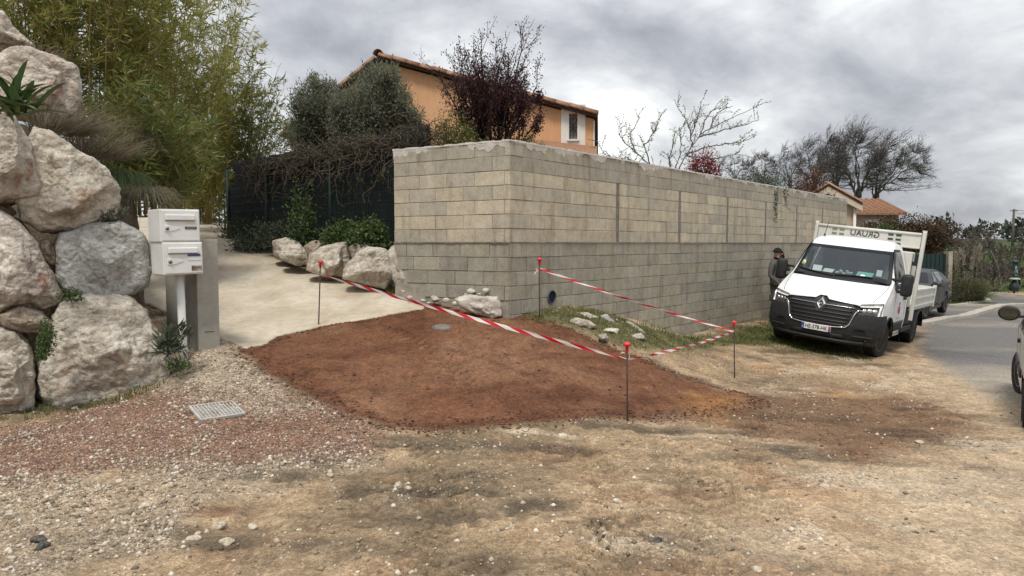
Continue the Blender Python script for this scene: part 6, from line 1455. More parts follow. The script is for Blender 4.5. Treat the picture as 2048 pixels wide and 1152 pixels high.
        def SF(y, z, off=0.0, sg=sg):
            w = interp(z, HW); y0 = F(w, z)[1]; f = np.clip((y-y0)/(1.50-y0), 0, 1); bul = .035*smooth(0, .25, np.array([f]))[0]*(1 if z < 1.42 else .4)
            return (sg*(w+bul*math.sin(min(1, (z-.3)/1.2)*math.pi/2)+.006-off), y, z)
        wn = poly_patch([(.36, 1.36), (1.22, 1.36), (1.25, 1.60), (1.18, 2.0), (.72, 2.0), (.50, 1.72)], SF, .06, .004, 'side_window', M_GLASS if False else NT('side_glass_dark').done((.02, .024, .025), .06, .6), root)
        poly_patch([(.31, 1.31), (1.28, 1.31), (1.31, 1.60), (1.23, 2.05), (.70, 2.05), (.46, 1.75)], lambda y, z, o: tuple(np.array(SF(y, z, o))-np.array([sg*.003, 0, 0])), .06, .004, 'window_seal', M_BLACKP, root)
        poly_patch([(.28, .48), (1.30, .48), (1.30, .66), (.34, .66)], lambda y, z, o: tuple(np.array(SF(y, z, o))+np.array([sg*.012, 0, 0])), .08, .02, 'side_moulding', M_BLACKP, root)
        for (y0, y1, z0, z1) in ((.30, .312, .40, 1.32), (1.325, 1.337, .40, 2.02), (.30, 1.33, .395, .407)):
            poly_patch([(y0, z0), (y1, z0), (y1, z1), (y0, z1)], lambda y, z, o: tuple(np.array(SF(y, z, o))-np.array([sg*.004, 0, 0])), .12, .002, 'door_gap', M_DARK, root)
        poly_patch([(1.06, 1.09), (1.24, 1.09), (1.24, 1.15), (1.06, 1.15)], lambda y, z, o: tuple(np.array(SF(y, z, o))+np.array([sg*.03, 0, 0])), .06, .04, 'door_handle', M_BLACKP, root)
        if sg > 0:
            rd = [(.78+.085*math.cos(2*math.pi*k/16), .90+.085*math.sin(2*math.pi*k/16)) for k in range(16)]; poly_patch(rd, lambda y, z, o: tuple(np.array(SF(y, z, o))+np.array([.002, 0, 0])), .05, .002, 'door_emblem', NT('emblem_red').done((.42, .07, .05), .6), root)
            poly_patch([(.70, 1.0), (.86, 1.0), (.84, 1.05), (.72, 1.05)], lambda y, z, o: tuple(np.array(SF(y, z, o))+np.array([.002, 0, 0])), .05, .002, 'emblem_lettering', NT('emblem_grey').done((.25, .25, .26), .6), root)
            poly_patch([(.62, .72), (.95, .74), (.95, .755), (.62, .735)], lambda y, z, o: tuple(np.array(SF(y, z, o))+np.array([.002, 0, 0])), .08, .002, 'emblem_line', NT('emblem_grey2').done((.35, .35, .36), .6), root)
        # mirror
        mr = MB(); px_ = sg*1.17; mr.box((px_-.10, .16, 1.20), (px_+.10, .34, 1.62)); mo = mr.build('mirror', M_BLACKP, root, False, True, .055)
        ar = MB(); ar.box((sg*.93-.06, .30, 1.24), (sg*1.12+.02, .38, 1.30)); ar.box((sg*.90-.06, .32, 1.46), (sg*1.12+.02, .39, 1.51)); ar.build('mirror_arm', M_BLACKP, mo, False, False, .01)
        tri = MB(); tri.add([SF(.24, 1.30, -.01), SF(.44, 1.30, -.01), SF(.48, 1.66, -.01)], [(0, 1, 2)] if sg > 0 else [(2, 1, 0)]); tri.build('mirror_base', M_BLACKP, root, False)
    # back of the cab
    mb = MB(); mb.box((-.94, 1.46, .40), (.94, 1.50, 1.45)); mb.add([(-.94, 1.46, 1.45), (.94, 1.46, 1.45), (.72, 1.46, 2.19), (-.72, 1.46, 2.19)], [(0, 1, 2, 3), (3, 2, 1, 0)]); mb.build('cab_back', NT('cab_lining').done((.30, .31, .31), .8), root, False)
    # --- bumper
    ZB = np.linspace(.24, .83, 30); V = []; Fc = []
    for z in ZB:
        for k in range(ns):
            s = -1+2*k/(ns-1); s = math.copysign(abs(s)**.8, s); w = interp(z, HW)+.012; x = s*w; y = interp(z, YC)+interp(z, SW)*min(1, abs(s))**2.6-.022-.018*math.sin((z-.24)/.59*math.pi); V.append((x, y, z))
        e = len(V)
    for i in range(len(ZB)-1):
        for k in range(ns-1): a = i*ns+k; Fc.append((a, a+1, a+ns+1, a+ns))
    # wrap round the corners to the wheel arch
    n0 = len(V); wrap = []
    for i, z in enumerate(ZB):
        for sg, kk in ((1, ns-1), (-1, 0)):
            x, y, _ = V[i*ns+kk]; yb = -math.sqrt(max(.43**2-(z-.36)**2, .05))-.005; V.append((x+sg*.01, max(yb, y+.02), z))
    for i in range(len(ZB)-1):
        Fc.append((i*ns+ns-1, n0+2*i, n0+2*i+2, (i+1)*ns+ns-1)); Fc.append((n0+2*i+1, i*ns, (i+1)*ns, n0+2*i+3))
    bo = link('bumper', mesh_py('bumper', V, Fc, M_BLACKP, True), root, False)
    FP = lambda d: (lambda x, z, o: F(x, z, -d+o))
    FPn = FP(.034)
    # arches over the front wheels
    # --- grille
    G = [(-.66, .86), (-.70, .93), (-.60, .985), (-.12, 1.02), (.12, 1.02), (.60, .985), (.70, .93), (.66, .86), (.585, .76), (.53, .62), (.47, .565), (.30, .545), (-.30, .545), (-.47, .565), (-.53, .62), (-.585, .76)]
    gr = poly_patch(G, FP(.045), .05, .03, 'grille', NT('grille_black').done((.010, .010, .011), .45), root)
    trim = [(-.70, .895), (-.64, .89), (-.60, .84), (-.565, .72), (-.535, .62), (-.48, .56), (-.30, .538), (0, .53), (.30, .538), (.48, .56), (.535, .62), (.565, .72), (.60, .84), (.64, .89), (.70, .895)]
    tp = []
    for a, b in zip(trim[:-1], trim[1:]):
        for j in range(4): tp.append(F(a[0]+(b[0]-a[0])*j/4, a[1]+(b[1]-a[1])*j/4, -.052))
    tp.append(F(*trim[-1], -.052)); mb = MB(); mb.tube(tp, .011, 6); mb.build('chrome_trim', M_CHROME, gr, False, True)
    for zz, hw, mt in ((.925, .58, M_CHROME), (.855, .56, M_BLACKP), (.785, .54, M_BLACKP), (.715, .52, M_BLACKP), (.645, .50, M_BLACKP), (.59, .46, M_BLACKP)):
        mb = MB(); pts = [F(-hw+2*hw*k/20, zz, -.058) for k in range(21)]; mb.tube(pts, .012 if mt is M_BLACKP else .010, 6); mb.build('slat', M_SLAT if mt is M_BLACKP else M_SATIN, gr, False, True)
    # emblem: hollow chrome diamond on a black shield
    sh = [(-.13, .93), (-.12, 1.02), (-.055, 1.075), (.055, 1.075), (.12, 1.02), (.13, .93), (.06, .80), (-.06, .80)]; poly_patch(sh, FP(.062), .05, .04, 'emblem_shield', M_BLACKP, root)
    outr = [(0, 1.055), (.088, .93), (0, .805), (-.088, .93)]; inn = [(0, .985), (.036, .93), (0, .875), (-.036, .93)]; V = []; Fc = []
    for i in range(4):
        V += [F(*outr[i], -.072), F(*inn[i], -.072)]
    for i in range(4):
        mx_ = [(outr[i][0]+inn[i][0])/2, (outr[i][1]+inn[i][1])/2]; V.append(F(*mx_, -.098))
    for i in range(4):
        j = (i+1) % 4; Fc += [(2*i, 8+i, 8+j, 2*j), (8+i, 2*i+1, 2*j+1, 8+j)]
    link('emblem', mesh_py('emblem', V, Fc, M_CHROME), root, False)
    # --- headlights
    for sg in (1, -1):
        f_ = lambda d: (lambda x, z, o, sg=sg: F(sg*x, z, -d+o))
        H0 = [(.60, .945), (.655, 1.005), (.80, 1.03), (.975, 1.055), (.985, 1.0), (.975, .84), (.955, .80), (.82, .805), (.68, .84)]
        hl = poly_patch(H0, f_(.022), .04, .03, 'headlight', NT('lamp_housing').done((.30, .31, .32), .25, None, .5), root)
        H1 = [(.635, .945), (.80, .965), (.93, .985), (.935, .85), (.82, .825), (.69, .855)]; poly_patch(H1, f_(.030), .04, .01, 'lamp_lens', NT('lamp_lens').done((.035, .037, .04), .08, .7), hl)
        for (cx_, cz_, r_) in ((.72, .90, .036), (.80, .905, .042), (.875, .905, .042)):
            poly_patch([(cx_+r_*math.cos(2*math.pi*k/12), cz_+r_*.9*math.sin(2*math.pi*k/12)) for k in range(12)], f_(.034), .05, .006, 'lamp', M_CHROME, hl)
        D1 = [(.645, .985), (.80, 1.005), (.955, 1.03), (.965, 1.0), (.955, .83), (.93, .82), (.935, .985), (.80, .968), (.65, .955)]; poly_patch(D1, f_(.036), .04, .01, 'daylight_strip', NT('lamp_white').done((.74, .74, .72), .25), hl)
        # lower bumper recess, fog lamp and arch shoulder
        R1 = [(.60, .50), (.66, .56), (.90, .53), (.92, .42), (.62, .42)]; poly_patch(R1, lambda x, z, o, sg=sg: F(sg*x, z, -.046+o), .05, .01, 'air_inlet', NT('inlet_black').done((.004, .004, .004), .7), root)
        mb = MB(); mb.tube([F(sg*(.60+.34*k/8), .415-.006*k/8, -.060) for k in range(9)], .012, 6); mb.build('inlet_bar', M_BLACKP, root, False, True)
        mb = MB(); c = F(sg*.80, .345, -.05); mb.lathe([(.0, -.02), (.038, -.02), (.045, .02)], c, 14, axis='y'); mb.build('fog_lamp', NT('fog_black').done((.012, .012, .013), .25), root, False, True)
    mb = MB(); mb.tube([F(-.88+1.76*k/24, .292 if .12 < k/24 < .88 else .30, -.055) for k in range(25)], .028, 6); mb.build('bumper_lip', M_BLACKP, root, False, True)
    poly_patch([(-.50, .33), (.50, .33), (.44, .415), (-.44, .415)], FP(.048), .06, .01, 'lower_grille', NT('lower_black').done((.005, .005, .005), .7), root)
    # --- number plate
    def plate(x0, x1, z0, z1, d, name, m, parent): return poly_patch([(x0, z0), (x1, z0), (x1, z1), (x0, z1)], lambda x, z, o: (x, -.962-d+o, z), .2, .012, name, m, parent, False)
    pl = plate(-.26, .26, .425, .535, 0, 'number_plate', NT('plate_white').done((.72, .72, .70), .45), root)
    plate(-.258, -.215, .428, .532, .003, 'plate_band', NT('plate_blue').done((.015, .07, .34), .45), pl); plate(.215, .258, .428, .532, .003, 'plate_band', NT('plate_blue2').done((.03, .09, .32), .45), pl); plate(.218, .255, .478, .528, .006, 'plate_crest', NT('crest_red').done((.55, .06, .06), .5), pl)
    MT = lambda x, y, z, mir=1: Matrix.Translation((x, y, z)) @ Matrix.Rotation(math.pi/2, 4, 'X') @ Matrix.Scale(mir, 4, (1, 0, 0))
    blk = NT('letter_black').done((.01, .01, .01), .5)
    text_obj('plate_lettering', 'HE-578-HK', .105, blk, pl, MT(0, -.967, .478) @ Matrix.Scale(.80, 4, (1, 0, 0)))
    text_obj('band_lettering', 'F', .04, NT('letter_white').done((.7, .7, .7), .5), pl, MT(-.237, -.968, .446))
    # --- windscreen: black frit, glass, wipers
    fo = [(-.905, 1.395), (.905, 1.395), (.92, 1.44), (.80, 1.985), (.77, 2.0), (-.77, 2.0), (-.80, 1.985), (-.92, 1.44)]
    fi = [(-.835, 1.475), (.835, 1.475), (.735, 1.945), (-.735, 1.945)]
    V = []; Fc = []; n = 24
    def along(poly, n):
        P_ = []; m_ = len(poly)
        for i in range(m_):
            a, b = np.array(poly[i]), np.array(poly[(i+1) % m_])
            for k in range(n): P_.append(a+(b-a)*k/n)
        return P_
    fo4 = [(-.91, 1.395), (.91, 1.395), (.79, 2.0), (-.79, 2.0)]
    A_ = along(fo4, n); B_ = along(fi, n)
    for a, b in zip(A_, B_): V += [F(a[0], a[1], -.010), F(b[0], b[1], -.012)]
    k2 = len(A_)
    for i in range(k2): j = (i+1) % k2; Fc.append((2*i, 2*j, 2*j+1, 2*i+1))
    link('windscreen_border', mesh_py('windscreen_border', V, Fc, NT('frit_black').done((.010, .010, .011), .2), True), root, False)
    poly_patch([(-.86, 1.45), (.86, 1.45), (.76, 1.96), (-.76, 1.96)], FP(.006), .08, 0, 'windscreen', M_GLASS, root)
    for (x0, x1, z1) in ((-.82, -.08, 1.425), (-.06, .60, 1.43)):
        mb = MB(); mb.tube([F(x0+(x1-x0)*k/10, 1.50-(1.50-z1)*k/10 if x0 < -.5 else 1.445+.03*math.sin(k/10*2), -.035) for k in range(11)], .012, 5); mb.build('wiper', M_DARK, root, False)
    # cowl below the glass
    poly_patch([(-.90, 1.36), (.90, 1.36), (.905, 1.40), (-.905, 1.40)], FP(.008), .08, .01, 'cowl', M_BLACKP, root)
    # bonnet seams
    for sg in (1, -1):
        mb = MB(); mb.tube([F(sg*(.80+.10*math.sin(k/8*1.5)), 1.05+.30*k/8, -.002) for k in range(9)], .004, 4, cap=False); mb.build('bonnet_gap', M_DARK, root, False)
    # --- interior
    lin = NT('dash_grey').done((.09, .094, .095), .75)
    mb = MB(); mb.add([(-.86, .18, 1.38), (.86, .18, 1.38), (.88, .92, 1.36), (-.88, .92, 1.36), (-.88, .95, .9), (.88, .95, .9)], [(0, 1, 2, 3), (3, 2, 5, 4)]); mb.add([(-.86, .06, 1.41), (.86, .06, 1.41), (.86, .18, 1.38), (-.86, .18, 1.38)], [(0, 1, 2, 3)]); mb.build('dashboard', lin, root, False)
    for sx in (-.52, -.08, .48):
        mb = MB(); mb.box((sx-.21, 1.24, .95), (sx+.21, 1.40, 1.55)); mb.box((sx-.12, 1.27, 1.57), (sx+.12, 1.37, 1.78)); mb.build('seat', NT('seat_cloth').done((.035, .036, .038), .9), root, False, False, .05)
    mb = MB(); pts = [(.48+.19*math.cos(2*math.pi*k/20), .98-.06*math.sin(2*math.pi*k/20), 1.44+.17*math.sin(2*math.pi*k/20)) for k in range(21)]; mb.tube(pts, .014, 6); mb.build('steering_wheel', M_DARK, root, False, True)
    mb = MB(); mb.box((-.10, .52, 1.86), (.22, .58, 1.93)); mb.build('rear_view_mirror', M_DARK, root, False, False, .02)
    def sheet(cx_, cy_, w, d, a, m, nm, tilt=.12, zz=1.395):
        mb = MB(); Mx = Matrix.Translation((cx_, cy_, zz)) @ Matrix.Rotation(a, 4, 'Z') @ Matrix.Rotation(tilt, 4, 'X'); mb.box((-w/2, -d/2, 0), (w/2, d/2, .012), 0, Mx); mb.build(nm, m, root, False)
    pw = NT('paper_white').done((.80, .82, .80), .7)
    sheet(-.50, .36, .17, .22, .2, pw, 'paper', .6, 1.50); sheet(-.28, .33, .20, .16, -.15, pw, 'paper', .6, 1.475); sheet(.40, .34, .30, .16, -.15, NT('paper_teal').done((.22, .55, .50), .6), 'folder', .7, 1.49)
    sheet(.64, .40, .10, .13, 0, pw, 'paper', 1.2, 1.56)
    mb = MB()
    for k in range(14): a = random.uniform(-.14, .22); mb.lathe([(.0, -.03), (.03, -.02), (.03, .02), (.0, .03)], (a, .36+random.uniform(-.05, .08), 1.46+random.uniform(0, .06)), 6)
    mb.build('plastic_bottles', NT('clear_plastic').done((.42, .48, .50), .15), root, False, True)
    poly_patch([(-.77+.05*math.cos(k*.52), 1.60+.055*math.sin(k*.52)) for k in range(12)], FP(.009), .05, .001, 'windscreen_sticker', NT('sticker_yellow').done((.52, .58, .30), .6), root)
    poly_patch([(.42+.045*math.cos(k*.52), 1.485+.028*math.sin(k*.52)) for k in range(12)], FP(.009), .05, .001, 'windscreen_sticker', pw, root)
    # --- wheels
    for sg in (1, -1):
        wheel('front_wheel', root, sg*.845, 0, .345, .225, sg, math.radians(-9), None, True); wheel('rear_wheel', root, sg*.86, WB, .345, .22, sg, 0, None, True); wheel('rear_wheel', root, sg*.60, WB, .345, .20, sg, 0, None, True)
        mb = MB(); 
        V = []; Fc = []
        for k in range(13):
            a = math.pi*k/12*.98+.02
            for xx in (.64, 1.04): V.append((sg*xx, -.43*math.cos(a)+0, .36+.43*math.sin(a)))
            if k: o = 2*k; Fc.append((o-2, o-1, o+1, o))
        mb.add(V, Fc); mb.build('wheel_arch', M_DARK, root, False, True)
        # rear mudguard
        V = []; Fc = []
        for k in range(15):
            a = math.pi*(-.06+1.05*k/14); ca, sa = math.cos(a), math.sin(a)
            for (xx, rr) in ((.50, .45), (1.02, .45), (1.04, .42), (1.04, .38)): V.append((sg*xx, WB-rr*ca*1.12, .36+rr*sa*1.05))
            if k:
                o = 4*k
                for q in range(3): Fc.append((o-4+q, o-3+q, o+q+1, o+q))
        link('mudguard', mesh_py('mudguard', V, Fc, mat_mud, True), root, False)
        mb = MB(); mb.box((sg*.70 if sg > 0 else -1.02, 1.30, .40), (1.02 if sg > 0 else -.70, 2.35, .50)); mb.build('side_step', M_BLACKP, root, False, False, .015)
        mb = MB(); mb.box((sg*.62 if sg > 0 else -.98, 1.52, .52), (.98 if sg > 0 else -.62, 2.40, .90)); mb.build('tool_box', M_BLACKP, root, False, False, .02)
    mb = MB(); mb.box((-.42, .3, .42), (-.34, 4.6, .60)); mb.box((.34, .3, .42), (.42, 4.6, .60)); mb.box((-.8, WB-.05, .30), (.8, WB+.05, .40)); mb.box((-.75, -.4, .30), (.75, 1.3, .42)); mb.build('chassis', M_DARK, root, False)
    # --- tipper body
    bw = mat_noise('body_white', (.56, .55, .50), (.68, .67, .62), 4, .5)
    mb = MB(); mb.box((-1.04, 1.95, .82), (1.04, 4.55, .90)); fl_ = mb.build('bed_floor', bw, root, False)
    for sg in (1, -1):
        mb = MB(); x0, x1 = (1.02, 1.05) if sg > 0 else (-1.05, -1.02); mb.box((x0, 1.96, .86), (x1, 4.56, 1.26)); sb = mb.build('side_board', bw, root, False)
        for zz in (.90, 1.07, 1.24):
            m2 = MB(); m2.box((sg*1.052-.012, 1.97, zz-.02), (sg*1.052+.018, 4.55, zz+.02)); m2.build('rib', bw, sb, False)
        m2 = MB(); m2.box((sg*1.05-.04, 4.50, .80), (sg*1.05+.03, 4.58, 1.30)); m2.build('rear_post', bw, root, False)
        m2 = MB(); m2.box((sg*1.06-.035, 1.86, .62), (sg*1.06+.035, 1.96, 2.46)); hp = m2.build('headboard_post', bw, root, False, False, .012)
        m3 = MB(); m3.box((sg*1.06-.045, 1.88, 2.46), (sg*1.06+.035, 1.95, 2.49)); m3.build('post_cap', bw, hp, False)
    mb = MB(); mb.box((-1.02, 4.52, .90), (1.02, 4.55, 1.26)); mb.build('tail_board', bw, root, False)
    mb = MB(); mb.box((-1.0, 1.90, .90), (1.0, 1.94, 1.75)); mb.build('headboard', bw, root, False)
    mb = MB(); mb.box((-1.012, 1.87, 2.12), (1.012, 1.93, 2.385)); hb = mb.build('headboard_beam', bw, root, False)
    mb = MB(); mb.tube([(-1.012, 1.88, 2.40), (1.012, 1.88, 2.40)], .035, 8); mb.tube([(-1.012, 1.88, 2.12), (1.012, 1.88, 2.12)], .022, 6); mb.build('beam_edge', bw, hb, False, True)
    text_obj('beam_lettering', 'GRUAU', .165, blk, hb, MT(-.06, 1.864, 2.30, -1) @ Matrix.Scale(1.05, 4, (1, 0, 0)))
    for sx in (-.60, .52):
        for ix in (-1, 1):
            for iz in (-1, 1):
                m2 = MB(); m2.box((sx+ix*.075-.05, 1.862, 2.30+iz*.045-.02), (sx+ix*.075+.05, 1.868, 2.30+iz*.045+.02)); m2.build('vent_slot', NT('slot_dark').done((.05, .05, .045), .7) if sx > 0 else NT('slot_olive').done((.22, .21, .15), .7), hb, False)
    # lockers between cab and body
    mb = MB(); mb.box((-.96, 1.53, .92), (.96, 1.84, 2.03)); lk = mb.build('locker', bw, root, False, False, .02)
    for sg in (1, -1):
        m2 = MB(); m2.box((sg*.965-.004, 1.64, .95), (sg*.965+.004, 1.652, 2.0)); m2.build('locker_gap', M_DARK, lk, False)
        m2 = MB(); m2.box((sg*.975-.012, 1.62, 1.76), (sg*.975+.012, 1.70, 1.84)); m2.build('locker_latch', M_DARK, lk, False)
        m2 = MB(); m2.box((sg*.975-.012, 1.75, 1.15), (sg*.975+.012, 1.80, 1.28)); m2.build('locker_latch', M_DARK, lk, False)
    mb = MB(); mb.tube([(-.62, .95, 2.18), (-.60, 1.02, 2.46)], .006, 4); mb.lathe([(.028, 0), (.012, .05), (.0, .06)], (-.62, .95, 2.17), 8); mb.build('aerial', M_DARK, root, False)
M_SLAT = NT('slat_dark').done((.022, .022, .023), .4); M_SATIN = NT('satin_chrome').done((.45, .45, .46), .25, None, 1.0)
mat_mud = mat_noise('mudguard_grey', (.03, .03, .031), (.06, .058, .055), 6, .7)
van()
# ------------------------------------------------------------------ passenger cars
def car(name, label, loc, ang, prof, belt, paint, hw, wheels, r, mirror_col, group='parked cars', roofz=1.42, tilt=(0, 0), gl=((.1, .1),), extra=None):
    """prof: side outline of the body above the sills (y forward = -y), local axes as the truck"""
    root = empty(name, loc, (tilt[0], tilt[1], ang)); tag(root, label, 'car', group)
    top = np.array(prof)
    y0, y1 = top[0, 0], top[-1, 0]
    def ztop(y): return float(np.interp(y, top[:, 0], top[:, 1]))
    def X_(y, z):
        e = min((y-y0), (y1-y)); ends = .30*math.exp(-max(e, 0)/.28); w = hw-ends*hw*.55-(.05 if z < .38 else 0)-.03*max(0, (.6-z))
        if z > belt: w -= .24*((z-belt)/(roofz-belt))**1.15
        return w
    ny = 90; nzz = 26; ys = np.linspace(y0, y1, ny)
    for sg in (1, -1):
        V = []; Fc = []
        for y in ys:
            zt_ = ztop(y)
            for k in range(nzz): z = .24+(zt_-.24)*k/(nzz-1); V.append((sg*X_(y, z), y, z))
        for i in range(ny-1):
            for k in range(nzz-1):
                a = i*nzz+k; c = (np.array(V[a])+np.array(V[a+nzz+1]))/2
                if any(math.hypot(c[1]-wy, c[2]-r) < r+.05 for wy in wheels): continue
                q = (a, a+nzz, a+nzz+1, a+1); Fc.append(q if sg > 0 else q[::-1])
        link('body_side', mesh_py('body_side', V, Fc, paint, True), root, False)
    V = []; Fc = []; nx_c = 13
    for y in ys:
        zt_ = ztop(y); w = X_(y, zt_)
        for k in range(nx_c): s = -1+2*k/(nx_c-1); V.append((s*w, y, zt_+.035*(1-s*s)))
    for i in range(ny-1):
        for k in range(nx_c-1): a = i*nx_c+k; Fc.append((a, a+1, a+nx_c+1, a+nx_c))
    link('body_top', mesh_py('body_top', V, Fc, paint, True), root, False)
    gm = NT('car_glass').done((.012, .014, .015), .12, .35)
    # screens on the sloping parts of the top
    for (ya, yb, nm) in gl:
        V = []; Fc = []
        for i in range(9):
            y = ya+(yb-ya)*i/8; zt_ = ztop(y); w = X_(y, zt_)-.07
            for k in range(nx_c): s = -1+2*k/(nx_c-1); V.append((s*w, y, zt_+.043*(1-(s*w/(w+.07))**2)+.006))
        for i in range(8):
            for k in range(nx_c-1): a = i*nx_c+k; Fc.append((a, a+1, a+nx_c+1, a+nx_c))
        link(nm, mesh_py(nm, V, Fc, gm, True), root, False)
    # side glass, split by pillars
    ws = extra['windows']
    for sg in (1, -1):
        fn = lambda y, z, o, sg=sg: (sg*(X_(y, z)+.006-o), y, z)
        for poly in ws: poly_patch(poly, fn, .08, .004, 'side_window', gm, root)
        for (ya, yb, za, zb) in extra['gaps']: poly_patch([(ya, za), (yb, za), (yb, zb), (ya, zb)], lambda y, z, o, sg=sg: (sg*(X_(y, z)+.003-o), y, z), .15, .002, 'door_gap', M_DARK, root)
        for (ya, yb, za, zb) in extra['handles']: poly_patch([(ya, za), (yb, za), (yb, zb), (ya, zb)], lambda y, z, o, sg=sg: (sg*(X_(y, z)+.028-o), y, z), .1, .03, 'door_handle', M_BLACKP if extra.get('dark_handles') else paint, root)
        for (ya, yb, za, zb) in extra.get('mould', []): poly_patch([(ya, za), (yb, za), (yb, zb), (ya, zb)], lambda y, z, o, sg=sg: (sg*(X_(y, z)+.02-o), y, z), .15, .02, 'side_moulding', M_BLACKP, root)
        my, mz = extra['mirror']; V, Fc = ico(3); Vm = V*np.array([.125, .085, .098]); Vm[:, 1] = np.where(Vm[:, 1] > 0, Vm[:, 1]*.45, Vm[:, 1]); Vm = Vm+np.array([sg*(hw+.11), my, mz]); mo = link('mirror', mesh_np('mirror', Vm, Fc, mirror_col, True), root, False)
        a = MB(); a.lathe([(.0, .0), (.100, .0), (.100, .004)], (0, 0, 0), 16, axis='y'); a.V = [(v[0]+sg*(hw+.11), my+.040+v[1], mz+v[2]*.78) for v in a.V]; a.build('mirror_glass', NT('mirror_glass').done((.12, .14, .14), .04, None, 1.0), mo, False)
        a = MB(); a.box((min(sg*(hw-.10), sg*(hw+.06)), my-.02, mz-.055), (max(sg*(hw-.10), sg*(hw+.06)), my+.03, mz-.02)); a.build('mirror_arm', M_BLACKP, mo, False)
        for wy in wheels:
            wheel('wheel', root, sg*(hw-.115), wy, r, .205, sg, extra.get('steer', 0) if wy == wheels[0] else 0)
            V = []; Fc = []
            for k in range(13):
                a_ = math.pi*k/12
                for xx in (hw-.32, hw-.02): V.append((sg*xx, wy-(r+.055)*math.cos(a_), r+(r+.055)*math.sin(a_)))
                if k: o = 2*k; Fc.append((o-2, o-1, o+1, o))
            link('wheel_arch', mesh_py('wheel_arch', V, Fc, M_DARK, True), root, False)
        for (poly, nm, m) in extra.get('lamps', []): poly_patch(poly, lambda y, z, o, sg=sg: (sg*(X_(y, z)+.012-o), y, z), .06, .01, nm, m, root)
    V = []; Fc = []
    for yy, sgn in ((y0, -1), (y1, 1)):
        o = len(V); zt_ = ztop(yy)
        for k in range(9):
            z = .24+(zt_-.24)*k/8; w = X_(yy, z)
            for j in range(9): s = -1+2*j/8; V.append((s*w, yy+sgn*.10*(1-s*s)*math.sin(math.pi*min(1, (z-.2)/.6)), z))
        for k in range(8):
            for j in range(8): a = o+k*9+j; Fc.append((a, a+1, a+10, a+9) if sgn < 0 else (a, a+9, a+10, a+1))
    link('end_panel', mesh_py('end_panel', V, Fc, paint, True), root, False)
    mb = MB(); mb.box((-hw+.12, y0+.3, .20), (hw-.12, y1-.3, .34)); mb.build('underbody', M_DARK, root, False); return root
GREYP = car_paint('grey_metallic', (.030, .032, .036), .5, (.12, .11, .10), .2, .08); WHITEP = car_paint('pearl_white', (.66, .65, .61), .3, (.45, .40, .33), .5)
fw = np.array([12.12, 21.1]); ang = math.atan2(-1.81, 2.1); lx = np.array([math.cos(ang), math.sin(ang)]); org = fw-lx*.93
car('grey_sedan', 'dark grey sedan parked behind the tipper truck', (org[0], org[1], H(*org)-.02), ang,
    [(-.92, .62), (-.80, .74), (-.3, .88), (.25, .96), (.55, 1.02), (1.15, 1.34), (1.6, 1.43), (2.2, 1.42), (2.8, 1.30), (3.25, 1.10), (3.6, 1.02), (3.78, .90), (3.82, .70)], .98, GREYP, .93, (0, 2.8), .335, GREYP, roofz=1.43, gl=((.62, 1.14, 'windscreen'), (2.75, 3.25, 'rear_window')),
    extra=dict(windows=[[(.85, 1.0), (1.55, 1.0), (1.52, 1.36), (1.22, 1.30)], [(1.62, 1.0), (2.45, 1.02), (2.35, 1.33), (1.60, 1.37)]], gaps=[(.62, .635, .35, .95), (1.575, 1.59, .35, .98), (2.45, 2.465, .5, 1.0)], handles=[(1.34, 1.50, .86, .90), (2.24, 2.40, .88, .92)], mirror=(.78, 1.02), steer=math.radians(-4), lamps=[([(-.82, .60), (-.45, .68), (-.40, .76), (-.72, .72)], 'headlight', NT('sedan_lamp').done((.4, .42, .44), .15))]))
fw = np.array([6.955, 9.93]); fd = np.array([.553, .833]); ang = math.atan2(fd[0], -fd[1]); # nose points away from the camera
lx = np.array([math.cos(ang), math.sin(ang)]); org = fw-lx*.84
car('white_hatchback', 'white car cut by the right edge with a black door mirror', (org[0], org[1], H(*org)-.02), ang,
    [(-.80, .60), (-.68, .74), (-.2, .90), (.30, 1.0), (.48, 1.06), (1.1, 1.42), (1.5, 1.50), (2.2, 1.49), (2.8, 1.40), (3.15, 1.10), (3.25, .80)], 1.0, WHITEP, .84, (0, 2.5), .30, M_BLACKP, roofz=1.50, gl=((.55, 1.08, 'windscreen'), (2.85, 3.12, 'rear_window')),
    extra=dict(windows=[[(.80, 1.03), (1.55, 1.03), (1.52, 1.42), (1.20, 1.38)], [(1.62, 1.03), (2.5, 1.05), (2.4, 1.40), (1.60, 1.42)]], gaps=[(.58, .593, .35, 1.0), (1.58, 1.593, .35, 1.0)], handles=[(1.36, 1.50, .88, .92)], dark_handles=True, mould=[(.62, 1.56, .56, .64), (1.62, 2.2, .56, .64)], mirror=(.72, 1.17), steer=math.radians(12)))

